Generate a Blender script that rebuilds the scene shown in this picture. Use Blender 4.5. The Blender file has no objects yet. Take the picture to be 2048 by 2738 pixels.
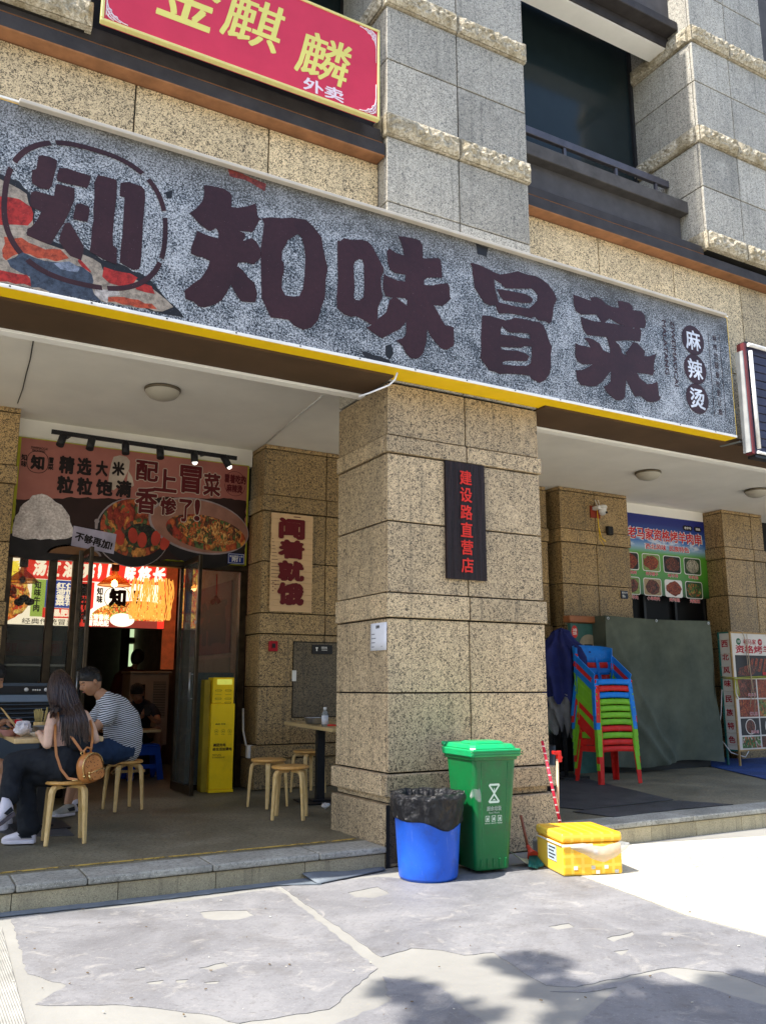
import bpy, bmesh, math, random
from mathutils import Vector, Matrix, geometry
from math import sin, cos, pi, radians as R

random.seed(7)
S = bpy.context.scene
COL = S.collection

# ---------------------------------------------------------------- camera
CAM = Vector((0, 0, 1.30))
FOC, PITCH, YAW, ROLL = 2292.67, .2006, .511186, -.000489
FW = Vector((sin(YAW)*cos(PITCH), cos(YAW)*cos(PITCH), sin(PITCH)))
RT0 = Vector((cos(YAW), -sin(YAW), 0)); UP0 = RT0.cross(FW)
RT = RT0*cos(ROLL) + UP0*sin(ROLL); UP = UP0*cos(ROLL) - RT0*sin(ROLL)
cd = bpy.data.cameras.new('camera'); cam = bpy.data.objects.new('camera', cd); COL.objects.link(cam)
M4 = Matrix.Identity(4)
for i in range(3):
    M4[i][0] = RT[i]; M4[i][1] = UP[i]; M4[i][2] = -FW[i]; M4[i][3] = CAM[i]
cam.matrix_world = M4
cd.sensor_fit = 'VERTICAL'; cd.sensor_height = 24; cd.lens = FOC/2738*24
cd.clip_start = .05; cd.clip_end = 400
S.camera = cam

# ---------------------------------------------------------------- world, sun, exposure
SUN_EL, SUN_AZ = R(58), R(2.0)          # light travels towards +x and slightly +y
w = bpy.data.worlds.new('World'); S.world = w; w.use_nodes = True
nt = w.node_tree; nt.nodes.clear()
sky = nt.nodes.new('ShaderNodeTexSky'); sky.sky_type = 'NISHITA'; sky.sun_disc = False
sky.sun_elevation = SUN_EL; sky.sun_rotation = R(268)
sky.air_density = 1.0; sky.dust_density = 1.6; sky.ozone_density = 1.0
bg = nt.nodes.new('ShaderNodeBackground'); bg.inputs[1].default_value = .15
wo = nt.nodes.new('ShaderNodeOutputWorld')
nt.links.new(sky.outputs[0], bg.inputs[0]); nt.links.new(bg.outputs[0], wo.inputs[0])
sl = bpy.data.lights.new('sun', 'SUN'); sl.energy = 3.6; sl.angle = R(.55); sl.color = (1, .955, .88)
so = bpy.data.objects.new('sun', sl); COL.objects.link(so)
so.rotation_euler = Vector((cos(SUN_EL)*cos(SUN_AZ), cos(SUN_EL)*sin(SUN_AZ), -sin(SUN_EL))).to_track_quat('-Z', 'Y').to_euler()
so.location = (-8, 0, 14)
S.view_settings.view_transform = 'Standard'; S.view_settings.look = 'None'
S.view_settings.exposure = 1.52; S.view_settings.gamma = 1; S.view_settings.use_curve_mapping = False
S.cycles.max_bounces = 10; S.cycles.diffuse_bounces = 8; S.cycles.glossy_bounces = 4
S.cycles.sample_clamp_indirect = 6; S.cycles.caustics_reflective = False; S.cycles.caustics_refractive = False

def at(px, py, x=None, y=None, z=None):
    """surveyed point: where the sight line through a photo point meets the plane x=, y= or z="""
    d = FW + RT*((px-1024)/FOC) - UP*((py-1369)/FOC)
    if x is not None: t = (x-CAM.x)/d.x
    elif y is not None: t = (y-CAM.y)/d.y
    else: t = (z-CAM.z)/d.z
    return CAM + d*t

# ---------------------------------------------------------------- mesh helpers
class MB:
    def __init__(s): s.v = []; s.f = []; s.m = []; s.sm = []
    def add(s, vs, fs, mi=0, sm=False):
        o = len(s.v); s.v += [Vector(p) for p in vs]
        for f in fs: s.f.append([i+o for i in f]); s.m.append(mi); s.sm.append(sm)
        return s
    def box(s, x0, y0, z0, x1, y1, z1, mi=0):
        if x0 > x1: x0, x1 = x1, x0
        if y0 > y1: y0, y1 = y1, y0
        if z0 > z1: z0, z1 = z1, z0
        vs = [(x0,y0,z0),(x1,y0,z0),(x1,y1,z0),(x0,y1,z0),(x0,y0,z1),(x1,y0,z1),(x1,y1,z1),(x0,y1,z1)]
        return s.add(vs, [(0,3,2,1),(4,5,6,7),(0,1,5,4),(1,2,6,5),(2,3,7,6),(3,0,4,7)], mi)
    def obox(s, c, sz, rot=None, mi=0):
        k = len(s.v); a, b, d = [q/2 for q in sz]
        s.box(-a,-b,-d,a,b,d,mi)
        for i in range(k, len(s.v)):
            p = s.v[i]
            if rot is not None: p = rot @ p
            s.v[i] = p + Vector(c)
        return s
    def bar(s, p, q, w, d=None, mi=0, up=(0,0,1), w2=None):
        """rectangular bar from p to q; w2 scales the far end"""
        p = Vector(p); q = Vector(q); a = (q-p).normalized(); u = Vector(up)
        if abs(a.dot(u)) > .98: u = Vector((0,1,0))
        r = a.cross(u).normalized(); u = r.cross(a); d = d or w; k = w2 or 1
        vs = []
        for c, kk in ((p,1),(q,k)):
            for sx, sy in ((-1,-1),(1,-1),(1,1),(-1,1)): vs.append(c + r*(sx*w/2*kk) + u*(sy*d/2*kk))
        return s.add(vs, [(0,1,2,3),(7,6,5,4),(0,4,5,1),(1,5,6,2),(2,6,7,3),(3,7,4,0)], mi)
    def tube(s, pts, r, n=8, mi=0, caps=True):
        pts = [Vector(p) for p in pts]; rs = r if isinstance(r, (list, tuple)) else [r]*len(pts)
        o = len(s.v); prev = None
        for i, p in enumerate(pts):
            a = (pts[min(i+1, len(pts)-1)] - pts[max(i-1, 0)]).normalized()
            if prev is None:
                u = Vector((0,0,1)) if abs(a.z) < .9 else Vector((1,0,0))
                prev = a.cross(u).normalized()
            prev = (prev - a*prev.dot(a)).normalized(); b = a.cross(prev)
            for k in range(n):
                t = 2*pi*k/n; s.v.append(p + prev*(cos(t)*rs[i]) + b*(sin(t)*rs[i]))
        for i in range(len(pts)-1):
            for k in range(n):
                k2 = (k+1) % n
                s.f.append([o+i*n+k, o+i*n+k2, o+(i+1)*n+k2, o+(i+1)*n+k]); s.m.append(mi); s.sm.append(True)
        if caps:
            s.f.append([o+k for k in range(n)][::-1]); s.m.append(mi); s.sm.append(False)
            s.f.append([o+(len(pts)-1)*n+k for k in range(n)]); s.m.append(mi); s.sm.append(False)
        return s
    def lathe(s, prof, n=24, c=(0,0,0), mi=0, sm=True, M=None, jit=None):
        o = len(s.v)
        for i, (r, z) in enumerate(prof):
            for k in range(n):
                t = 2*pi*k/n; rr = r; zz = z
                if jit: rr, zz = jit(r, z, t, i)
                p = Vector((rr*cos(t), rr*sin(t), zz))
                if M is not None: p = M @ p
                s.v.append(p + Vector(c))
        for i in range(len(prof)-1):
            for k in range(n):
                k2 = (k+1) % n
                s.f.append([o+i*n+k, o+i*n+k2, o+(i+1)*n+k2, o+(i+1)*n+k]); s.m.append(mi); s.sm.append(sm)
        return s
    def poly(s, loops, fn, d=.003, mi=0):
        """flat shape with holes; fn(u, v, depth) -> point; d = thickness towards the viewer"""
        if isinstance(loops[0][0], (int, float)): loops = [loops]
        vl = [[Vector((u, v, 0)) for u, v in lp] for lp in loops]
        tri = geometry.tessellate_polygon(vl)
        flat = [p for lp in loops for p in lp]; o = len(s.v); n = len(flat)
        s.v += [Vector(fn(u, v, d)) for u, v in flat] + [Vector(fn(u, v, 0)) for u, v in flat]
        for t in tri:
            s.f.append([o+i for i in t]); s.m.append(mi); s.sm.append(False)
        k = 0
        for lp in loops:
            for i in range(len(lp)):
                j = (i+1) % len(lp)
                s.f.append([o+k+i, o+k+j, o+n+k+j, o+n+k+i]); s.m.append(mi); s.sm.append(False)
            k += len(lp)
        return s
    def grid(s, fn, nu, nv, mi=0, sm=True):
        o = len(s.v)
        for j in range(nv+1):
            for i in range(nu+1): s.v.append(Vector(fn(i/nu, j/nv)))
        for j in range(nv):
            for i in range(nu):
                a = o+j*(nu+1)+i
                s.f.append([a, a+1, a+nu+2, a+nu+1]); s.m.append(mi); s.sm.append(sm)
        return s
    def xf(s, M):
        s.v = [M @ p for p in s.v]; return s
    def mesh(s, name, mats):
        me = bpy.data.meshes.new(name); me.from_pydata(s.v, [], s.f)
        if not isinstance(mats, (list, tuple)): mats = [mats]
        for m in mats: me.materials.append(m)
        me.polygons.foreach_set('material_index', s.m); me.polygons.foreach_set('use_smooth', s.sm)
        me.update(); return me

def deco(o, label=None, cat=None, group=None, kind=None):
    if label: o['label'] = label
    if cat: o['category'] = cat
    if group: o['group'] = group
    if kind: o['kind'] = kind
    return o

def put(name, mb, mats, parent=None, bev=0, label=None, cat=None, group=None, kind=None, world=True, seg=1, sub=0, wn=True, solid=0):
    """link a mesh as one object. world: coordinates are world ones (parents are not rotated)"""
    org = Vector((0,0,0))
    if world:
        if parent is not None:
            p = parent
            while p is not None: org += p.location; p = p.parent
            mb.v = [q-org for q in mb.v]
        elif kind != 'structure':
            zs = min(q.z for q in mb.v); n = len(mb.v)
            org = Vector((sum(q.x for q in mb.v)/n, sum(q.y for q in mb.v)/n, zs)); mb.v = [q-org for q in mb.v]
    me = mb.mesh(name, mats); o = bpy.data.objects.new(name, me); COL.objects.link(o)
    if parent is not None: o.parent = parent
    elif world: o.location = org
    if solid:
        m = o.modifiers.new('solid', 'SOLIDIFY'); m.thickness = solid; m.offset = 0
    if bev:
        m = o.modifiers.new('bevel', 'BEVEL'); m.width = bev; m.segments = seg; m.limit_method = 'ANGLE'; m.angle_limit = R(40)
    if sub:
        m = o.modifiers.new('sub', 'SUBSURF'); m.levels = sub; m.render_levels = sub
    return deco(o, label, cat, group, kind)

def thing(name, label, cat, loc, rz=0, group=None, kind=None):
    o = bpy.data.objects.new(name, None); COL.objects.link(o); o.location = loc; o.rotation_euler = (0,0,rz)
    o.empty_display_size = .1
    return deco(o, label, cat, group, kind)

def dup(root, loc, rz, label, group=None):
    r = root.copy(); COL.objects.link(r); r.location = loc; r.rotation_euler = (0,0,rz); r['label'] = label
    if group: r['group'] = group
    for ch in list(root.children):
        c = ch.copy(); COL.objects.link(c); c.parent = r
        for g in list(ch.children):
            d = g.copy(); COL.objects.link(d); d.parent = c
    return r

def text(body, x0, x1, z0, z1, y, mat, parent, name='lettering', bold=0, shear=0, axis='y', extr=.002, line=1.0, flat=True, rot=0, label=None, kind=None):
    """lettering fitted into a rectangle; axis y: faces -y on plane y; axis x: faces -x on plane x (x0,x1 are then y values, from right to left)"""
    cu = bpy.data.curves.new(name, 'FONT'); cu.body = body; cu.size = 1; cu.shear = shear
    cu.space_line = line; cu.extrude = 0; cu.resolution_u = 2; cu.align_x = 'LEFT'
    tmp = bpy.data.objects.new('t', cu); COL.objects.link(tmp)
    dg = bpy.context.evaluated_depsgraph_get(); me = bpy.data.meshes.new_from_object(tmp.evaluated_get(dg))
    bpy.data.objects.remove(tmp); me.name = name
    vs = [v.co.copy() for v in me.vertices]; fcs = [list(p.vertices) for p in me.polygons]; dep = [0.0]*len(vs)
    if bold > .004:                     # heavier strokes: shifted copies, each a hair's breadth in front of the last
        v0, f0 = list(vs), list(fcs); nb = 8 if bold > .03 else 4
        for k in range(nb):
            a = 2*pi*(k+.5)/nb; o_ = len(vs); vs += [v+Vector((cos(a)*bold, sin(a)*bold, 0)) for v in v0]
            fcs += [[i+o_ for i in f] for f in f0]; dep += [.00012*(k+1)]*len(v0)
        me = bpy.data.meshes.new(name); me.from_pydata(vs, [], fcs)
    if rot:
        Mr = Matrix.Rotation(rot, 3, 'Z'); vs = [Mr @ v for v in vs]
    ax, bx = min(v.x for v in vs), max(v.x for v in vs); az, bz = min(v.y for v in vs), max(v.y for v in vs)
    org = Vector((0,0,0)); p = parent
    while p is not None: org += p.location; p = p.parent
    for v, c, dd in zip(me.vertices, vs, dep):
        u = (c.x-ax)/max(bx-ax, 1e-6); t = (c.y-az)/max(bz-az, 1e-6)
        X = x0+(x1-x0)*u; Z = z0+(z1-z0)*t
        v.co = (Vector((X, y-dd, Z)) if axis == 'y' else Vector((y-dd, X, Z))) - org
    me.materials.clear(); me.materials.append(mat)
    for pl in me.polygons: pl.material_index = 0
    me.update()
    o = bpy.data.objects.new(name, me); COL.objects.link(o); o.parent = parent
    return deco(o, label, kind=kind)

# ---------------------------------------------------------------- material helpers
class NT:
    def __init__(s, name):
        s.m = bpy.data.materials.new(name); s.m.use_nodes = True; s.t = s.m.node_tree; s.t.nodes.clear()
        s.out = s.n('ShaderNodeOutputMaterial'); s.p = s.n('ShaderNodeBsdfPrincipled')
        s.t.links.new(s.p.outputs[0], s.out.inputs[0])
    def n(s, k, **kw):
        nd = s.t.nodes.new(k)
        for a, b in kw.items(): setattr(nd, a, b)
        return nd
    def l(s, a, b): s.t.links.new(a, b)
    def pos(s, sc=(1,1,1), gen=False):
        g = s.n('ShaderNodeTexCoord') if gen else s.n('ShaderNodeNewGeometry')
        o = g.outputs['Object'] if gen else g.outputs['Position']
        if sc != (1,1,1):
            mp = s.n('ShaderNodeMapping'); mp.inputs['Scale'].default_value = sc; s.l(o, mp.inputs[0]); o = mp.outputs[0]
        return o
    def noise(s, v, sc, det=2, ro=.5, dist=0):
        q = s.n('ShaderNodeTexNoise'); q.inputs['Scale'].default_value = sc; q.inputs['Detail'].default_value = det
        q.inputs['Roughness'].default_value = ro; q.inputs['Distortion'].default_value = dist
        s.l(v, q.inputs['Vector']); return q.outputs['Fac']
    def vor(s, v, sc, feat='F1', out='Distance'):
        q = s.n('ShaderNodeTexVoronoi', feature=feat); q.inputs['Scale'].default_value = sc; s.l(v, q.inputs['Vector']); return q.outputs[out]
    def ramp(s, f, stops, interp='LINEAR'):
        r = s.n('ShaderNodeValToRGB'); cr = r.color_ramp; cr.interpolation = interp
        while len(cr.elements) < len(stops): cr.elements.new(.5)
        for e, (p, c) in zip(cr.elements, stops):
            e.position = p; e.color = (c, c, c, 1) if isinstance(c, (int, float)) else (*c, 1)
        s.l(f, r.inputs[0]); return r.outputs[0]
    def mix(s, f, a, b, mode='MIX'):
        q = s.n('ShaderNodeMix', data_type='RGBA', blend_type=mode)
        for sock, v in ((q.inputs['Factor'], f), (q.inputs[6], a), (q.inputs[7], b)):
            if isinstance(v, (int, float)): sock.default_value = v if sock.name == 'Factor' or sock.type == 'VALUE' else (v, v, v, 1)
            elif isinstance(v, tuple): sock.default_value = (*v, 1)
            else: s.l(v, sock)
        return q.outputs[2]
    def math(s, op, a, b=0):
        q = s.n('ShaderNodeMath', operation=op)
        for i, v in enumerate((a, b)):
            if isinstance(v, (int, float)): q.inputs[i].default_value = v
            else: s.l(v, q.inputs[i])
        return q.outputs[0]
    def col(s, c):
        if isinstance(c, tuple): s.p.inputs['Base Color'].default_value = (*c, 1)
        else: s.l(c, s.p.inputs['Base Color'])
    def bump(s, h, st=.5, d=.01):
        b = s.n('ShaderNodeBump'); b.inputs['Strength'].default_value = st; b.inputs['Distance'].default_value = d
        s.l(h, b.inputs['Height']); s.l(b.outputs[0], s.p.inputs['Normal'])
    def fin(s, ro=.6, me=0, sp=.5):
        if isinstance(ro, (int, float)): s.p.inputs['Roughness'].default_value = ro
        else: s.l(ro, s.p.inputs['Roughness'])
        s.p.inputs['Metallic'].default_value = me; s.p.inputs['Specular IOR Level'].default_value = sp
        return s.m

def plain(name, c, ro=.6, me=0, sp=.22, var=.25, sc=6, gr=0, bs=0, bd=.004, emit=0, wear=0, wc=(.5,.48,.44)):
    """plain paint, plastic, cloth: a colour with uneven wear and a little grain"""
    t = NT(name); v = t.pos()
    d = tuple(q*(1-var) for q in c); hi = tuple(min(1, q*(1+var*.5)) for q in c)
    cc = t.ramp(t.noise(v, sc, 4, .6), [(.3, d), (.7, hi)])
    if wear:                            # scuffs, dried splashes and grime
        cc = t.mix(t.ramp(t.noise(t.pos((1,1,.3)), 38, 5, .75, 1), [(.60, 0), (.70, wear)]), cc, wc)
        cc = t.mix(t.ramp(t.noise(v, 7, 6, .75), [(.50, 0), (.72, wear*1.3)]), cc, (.05,.042,.03))
    t.col(cc)
    if bs: t.bump(t.noise(v, bs, 3, .6), .5, bd)
    m = t.fin(ro, me, sp)
    if emit:
        t.p.inputs['Emission Color'].default_value = (*c, 1); t.p.inputs['Emission Strength'].default_value = emit
    return m

def granite(name, base, dark, stain=.3, sc=58, lo=.425, hi=.485, ro=.55, grime=(.10,.09,.07), big=1.3):
    t = NT(name); v = t.pos()
    oi = t.n('ShaderNodeObjectInfo').outputs['Random']
    f = t.noise(v, sc, 2.5, .6, 1.6)
    c = t.ramp(f, [(0, dark), (lo, tuple(q*1.15 for q in dark)), (hi, tuple(q*.82 for q in base)), (.6, base), (.75, tuple(min(1,q*1.18) for q in base))])
    sp = t.ramp(t.noise(v, sc*2.3, 1), [(.28, .55), (.42, 1)])
    c = t.mix(1, c, sp, 'MULTIPLY')
    tone = t.ramp(t.math('ADD', t.math('MULTIPLY', oi, .5), t.math('MULTIPLY', t.noise(v, big, 4, .6), .6)), [(.2, .68), (.8, 1.15)])
    c = t.mix(1, c, tone, 'MULTIPLY')
    st = t.ramp(t.noise(t.pos((2.2, 2.2, .55)), 1.6, 5, .65), [(.5, 0), (.72, stain)])
    c = t.mix(st, c, grime)
    dr = t.ramp(t.noise(t.pos((9, 9, .35)), 2.2, 4, .6), [(.56, 0), (.68, stain*1.1)])       # drip streaks
    c = t.mix(dr, c, tuple(q*.5 for q in grime))
    bl_ = t.ramp(t.noise(v, 2.7, 5, .7), [(.58, 0), (.70, .28)]); c = t.mix(bl_, c, tuple(min(1, q*1.15+.05) for q in base))  # pale limescale
    t.col(c); t.bump(f, .25, .004)
    return t.fin(ro, 0, .4)

# ---------------------------------------------------------------- materials
g_warm = granite('beige_granite', (.63,.475,.285), (.095,.07,.044), .35)
g_in = granite('brown_granite', (.52,.345,.15), (.035,.024,.014), .35)
g_skygrey = granite('sky_grey_granite', (.50,.465,.39), (.11,.105,.095), .3, lo=.36, hi=.5)  # upper piers: same granite, the grey of skylight put into its colour
g_wall = granite('cream_granite', (.66,.52,.31), (.10,.075,.04), .2, sc=52)
g_wet = granite('stained_granite', (.10,.075,.055), (.018,.015,.015), .5)
g_riser = granite('riser_granite', (.52,.44,.27), (.2,.165,.10), .3, sc=130, lo=.36, hi=.45)
m_joint = plain('dark_joint', (.018,.016,.014), .9)

def rock_mat():
    t = NT('split_face_stone'); v = t.pos()
    c = t.ramp(t.noise(v, 40, 4, .7, .6), [(.3, (.12,.10,.07)), (.45, (.36,.31,.22)), (.65, (.62,.56,.44))])
    st = t.ramp(t.noise(v, 5, 4), [(.5, 0), (.7, .6)])
    t.col(t.mix(st, c, (.16,.12,.05))); t.bump(t.noise(v, 60, 5, .7), .9, .012); return t.fin(.85, 0, .2)
m_rock = rock_mat()

def slab_mat(name, a, b, sc=2.2):
    t = NT(name); v = t.pos()
    n1 = t.noise(v, sc, 8, .68, .5); n2 = t.noise(v, 40, 5, .7)
    c = t.ramp(n1, [(.3, a), (.52, tuple((p+q)/2 for p, q in zip(a, b))), (.7, b)])
    c = t.mix(t.ramp(n2, [(.35, .65), (.5, 0)]), c, tuple(q*.35 for q in a))
    c = t.mix(t.ramp(t.noise(v, 150, 2), [(.62, 0), (.7, .5)]), c, tuple(min(1,q*1.7) for q in b))
    t.col(c); t.bump(n2, .4, .004); return t.fin(t.ramp(n1, [(.3, .55), (.7, .85)]), 0, .35)
m_slab = slab_mat('worn_grey_slab', (.10,.09,.05), (.30,.27,.18))
m_floor = slab_mat('worn_floor', (.10,.088,.055), (.27,.235,.155), 1.4)
m_nose = slab_mat('step_nosing', (.20,.195,.165), (.45,.435,.37), 3)

def pave_mat():
    t = NT('pale_paving'); v = t.pos()
    n1 = t.noise(v, 1.1, 7, .65, .4); n2 = t.noise(v, 55, 4, .7)
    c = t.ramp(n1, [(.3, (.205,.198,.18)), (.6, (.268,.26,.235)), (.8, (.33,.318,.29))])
    c = t.mix(t.ramp(n2, [(.3, .5), (.45, 0)]), c, (.28,.25,.18))
    t.col(c); t.bump(n2, .35, .004); return t.fin(.85, 0, .2)
m_pave = pave_mat()
m_pale = slab_mat('glare_paving', (.40,.375,.30), (.60,.565,.47), 1.2)  # paler copy of the paving, sun glare put into its colour

def vinyl_mat():
    t = NT('grey_floor_sheet'); v = t.pos()
    wv = t.n('ShaderNodeTexChecker'); wv.inputs['Scale'].default_value = 42; t.l(v, wv.inputs[0])
    n1 = t.noise(v, 1.3, 8, .7, .8); n2 = t.noise(v, 30, 5, .7)
    c = t.ramp(n1, [(.3, (.13,.128,.133)), (.5, (.185,.182,.186)), (.72, (.262,.255,.252))])
    c = t.mix(t.ramp(n2, [(.3, .6), (.46, 0)]), c, (.10,.092,.085))
    c = t.mix(t.ramp(t.noise(v, 130, 3, .7), [(.60, 0), (.68, .45)]), c, (.42,.40,.37)); c = t.mix(t.ramp(t.noise(v, 3.1, 6, .75), [(.52, 0), (.68, .4)]), c, (.11,.10,.092))
    c = t.mix(t.ramp(t.noise(v, 5, 7, .75, 1), [(.56, 0), (.66, .4)]), c, (.40,.375,.33))
    c = t.mix(.05, c, wv.outputs[0], 'MULTIPLY')
    t.col(c)
    h = t.math('ADD', t.math('MULTIPLY', wv.outputs[1], .35), n2)
    t.bump(h, .35, .003); return t.fin(t.ramp(n1, [(.3, .5), (.7, .8)]), 0, .35)
m_vinyl = vinyl_mat()

def ribbed_mat(name, c, sc=70):
    t = NT(name); v = t.pos()
    wv = t.n('ShaderNodeTexWave', bands_direction='X'); wv.inputs['Scale'].default_value = sc; t.l(v, wv.inputs[0])
    n = t.noise(v, 3, 7, .7)
    cc = t.ramp(n, [(.3, tuple(q*.6 for q in c)), (.7, tuple(q*1.5 for q in c))]); t.col(cc)
    t.bump(wv.outputs['Fac'], .5, .004); return t.fin(.6, 0, .4)
m_mat = ribbed_mat('black_rubber_mat', (.055,.055,.058))
m_bluecarpet = ribbed_mat('blue_carpet', (.02,.06,.22))
m_beam = plain('dark_brown_beam', (.042,.037,.036), .6, sp=.2, var=.35, sc=5, bs=60, bd=.002)
m_bounce = plain('bounce_brown', (.26,.12,.055), .8, var=.3)
m_brown = plain('brown_soffit_paint', (.09,.054,.030), .75, var=.2, sc=2)
m_ceil = plain('white_ceiling', (.90,.865,.79), .8, var=.07, sc=1.7)
m_white = plain('white_paint', (.84,.82,.77), .6, var=.06, sc=3)
m_upper = plain('grey_render', (.085,.08,.082), .8, var=.2)
m_black = plain('black_metal', (.02,.02,.022), .45)
m_glassdark = plain('dark_window_glass', (.014,.022,.024), .12, 0, .22, var=.1)
m_alu = plain('dark_bronze_frame', (.055,.037,.02), .32, .6, .5, var=.6, sc=9)
def clear_mat(name, tint=(.85,.9,.88), a=.25, ro=.03):
    t = NT(name); tr = t.n('ShaderNodeBsdfTransparent'); tr.inputs[0].default_value = (*tint, 1)
    mx = t.n('ShaderNodeMixShader'); mx.inputs[0].default_value = a
    t.l(tr.outputs[0], mx.inputs[1]); t.l(t.p.outputs[0], mx.inputs[2]); t.l(mx.outputs[0], t.out.inputs[0])
    t.p.inputs['Base Color'].default_value = (.5,.5,.48,1); return t.fin(ro, 0, .5)
m_glass = clear_mat('shop_glass', (.82,.84,.80), .09)
m_film = clear_mat('clear_plastic', (.95,.95,.95), .35, .15)
def glow(name, c, st):
    t = NT(name); t.col(tuple(q*.5 for q in c)); t.p.inputs['Emission Color'].default_value = (*c, 1)
    t.p.inputs['Emission Strength'].default_value = st; return t.fin(.5)
m_steel = plain('steel', (.45,.45,.45), .35, .9, .5, var=.2)
m_tubew = plain('white_tube', (.75,.73,.70), .4)
# ================================================================ ground and pavement
ZP = .155; YC = 5.813; Z0 = 0
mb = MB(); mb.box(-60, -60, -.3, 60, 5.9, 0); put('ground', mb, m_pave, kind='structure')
# grey floor sheet, torn, in several pieces laid side by side
def fl(d): return lambda u, v, t: (u, v, .001+d+t)
def jag(pts, n=5, a=.012, seed=1):
    rg = random.Random(seed); out = []
    for i in range(len(pts)):
        p = pts[i]; q = pts[(i+1) % len(pts)]; L = math.hypot(q[0]-p[0], q[1]-p[1]); k = max(1, int(L/.045))
        for j in range(k):
            t = j/k; o = 0 if j == 0 else rg.uniform(-a, a)
            out.append((p[0]+(q[0]-p[0])*t-(q[1]-p[1])/max(L,1e-5)*o, p[1]+(q[1]-p[1])*t+(q[0]-p[0])/max(L,1e-5)*o))
    return out
def gp(px, py): p = at(px, py, z=0); return (p.x, p.y)
A = [gp(*q) for q in ((30,2455),(500,2410),(742,2376),(1010,2590),(880,2700),(640,2738),(560,2715),(330,2688),(170,2690),(95,2687),(180,2635),(75,2605))]
holes = [jag([gp(*q) for q in h], a=.01, seed=k) for k, h in enumerate((
    ((535,2440),(580,2436),(660,2435),(680,2448),(640,2460),(580,2462),(545,2455)),
    ((530,2590),(600,2575),(612,2585),(570,2596)), ((360,2592),(388,2587),(392,2594),(372,2599)),
    ((470,2622),(505,2620),(495,2630),(474,2630)), ((392,2628),(440,2622),(430,2633),(400,2634)), ((545,2628),(590,2624),(580,2632),(556,2633))))]
covers = thing('floor_sheet', 'torn grey floor sheeting stuck on the pale pavement in front of the step', 'floor sheet', (2.0,4.0,0), kind='structure')
def piece(loops, off=0, m=None):
    mb = MB(); mb.poly(loops, fl(off), .0018); put('sheet_piece', mb, m or m_vinyl, covers)
piece([jag(A, a=.008, seed=11)] + holes)
B = [gp(*q) for q in ((752,2372),(1010,2345),(1080,2350),(1230,2340),(1420,2305),(1560,2348),(1700,2400),(1830,2450),(2048,2508),(2048,2640),(1930,2600),(1800,2588),(1765,2592),(1540,2640),(1460,2636),(1390,2596),(1320,2548),(1240,2555),(1180,2542),(1100,2536),(1020,2560))]
Bh = [jag([gp(*q) for q in h], a=.008, seed=20+k) for k, h in enumerate((
    ((930,2388),(1010,2372),(1040,2390),(1000,2402),(950,2400)), ((1465,2478),(1520,2470),(1535,2480),(1490,2487)),
    ((1620,2510),(1690,2492),(1695,2500),(1640,2520)), ((1640,2545),(1680,2540),(1660,2556))))]
piece([jag(B, a=.008, seed=12)] + Bh)
Cc = [gp(*q) for q in ((1470,2652),(1545,2648),(1770,2600),(1850,2630),(2048,2690),(2048,2738),(1850,2860),(1500,2860),(1540,2738),(1600,2690),(1650,2640),(1560,2655))]
piece(jag(Cc, a=.006, seed=13), .0)
D = [gp(*q) for q in ((1024,2612),(1180,2640),(1240,2700),(1300,2738),(1200,2900),(700,2900),(900,2738),(1040,2680))]
piece(jag(D, a=.012, seed=14))
mb = MB()
for q, s_ in (((0,2462),(12,2458)), ):
    pass
# ribbed strip along the left side and shade at the foot of the step painted as a dark strip
mb.poly([gp(-60,2490), gp(5,2480), gp(70,2738), gp(60,2900), gp(-200,2900)], fl(0), .004); put('sheet_piece', mb, ribbed_mat('pale_ribbed_sheet', (.27,.26,.23), 30), covers)
mb = MB(); mb.poly(jag([gp(-40,2460), gp(400,2412), gp(740,2370), gp(860,2368), gp(820,2352), gp(400,2401), gp(-40,2449)], a=.006, seed=5), fl(.0045), .004); put('sheet_piece', mb, plain('step_shade_blue', (.15,.175,.20), .6, var=.3), covers)  # slate blue stands in for the shade along the step
# lifted flap of carpet by the column
mb = MB(); e = [gp(808,2350), gp(1010,2303), gp(1030,2330), gp(850,2368)]
def flap(u, v):
    p = Vector((*e[0], 0)).lerp(Vector((*e[1], 0)), u); q = Vector((*e[3], 0)).lerp(Vector((*e[2], 0)), u)
    r = p.lerp(q, v); r.z = .012+.022*(1-v)*max(0, 1-u*1.5)+.006*sin(u*9)*(1-v); return r
mb.grid(flap, 14, 5); put('sheet_piece', mb, plain('carpet_flap', (.15,.17,.19), .8, bs=80), covers, solid=.006)
mb = MB(); mb.poly([gp(1425,2303), gp(1560,2345), gp(1700,2396), gp(1830,2446), gp(2048,2504), gp(2700,2680), gp(3600,2500), gp(3000,2330), gp(2600,2200), (5.4,5.62), (4.95,5.62)], fl(0), .003); put('glare_pavement', mb, m_pale, kind='structure')  # right-hand pavement, overexposed glare painted as a paler surface
mb = MB(); mb.box(-25, -21.5, .002, 25, .9, .006); put('bounce_paving', mb, m_pale, kind='structure')  # unseen pale paving behind the camera, added to bounce light into the arcade
# scraps of paper and leaves on the ground
random.seed(3); lit = MB()
for k in range(60):
    p = gp(random.uniform(30,2000), random.uniform(2390,2720)); a = random.uniform(0, pi); s_ = random.uniform(.002,.007)
    lit.obox((p[0], p[1], .009), (s_*2, s_, .002), Matrix.Rotation(a, 3, 'Z'), random.choice((0,1,1)))
put('litter', lit, [plain('paper_scrap', (.6,.56,.46), .8), plain('dry_leaf', (.14,.09,.04), .8)], kind='stuff', label='tiny scraps of paper and leaf scattered over the pavement', cat='litter')

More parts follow.
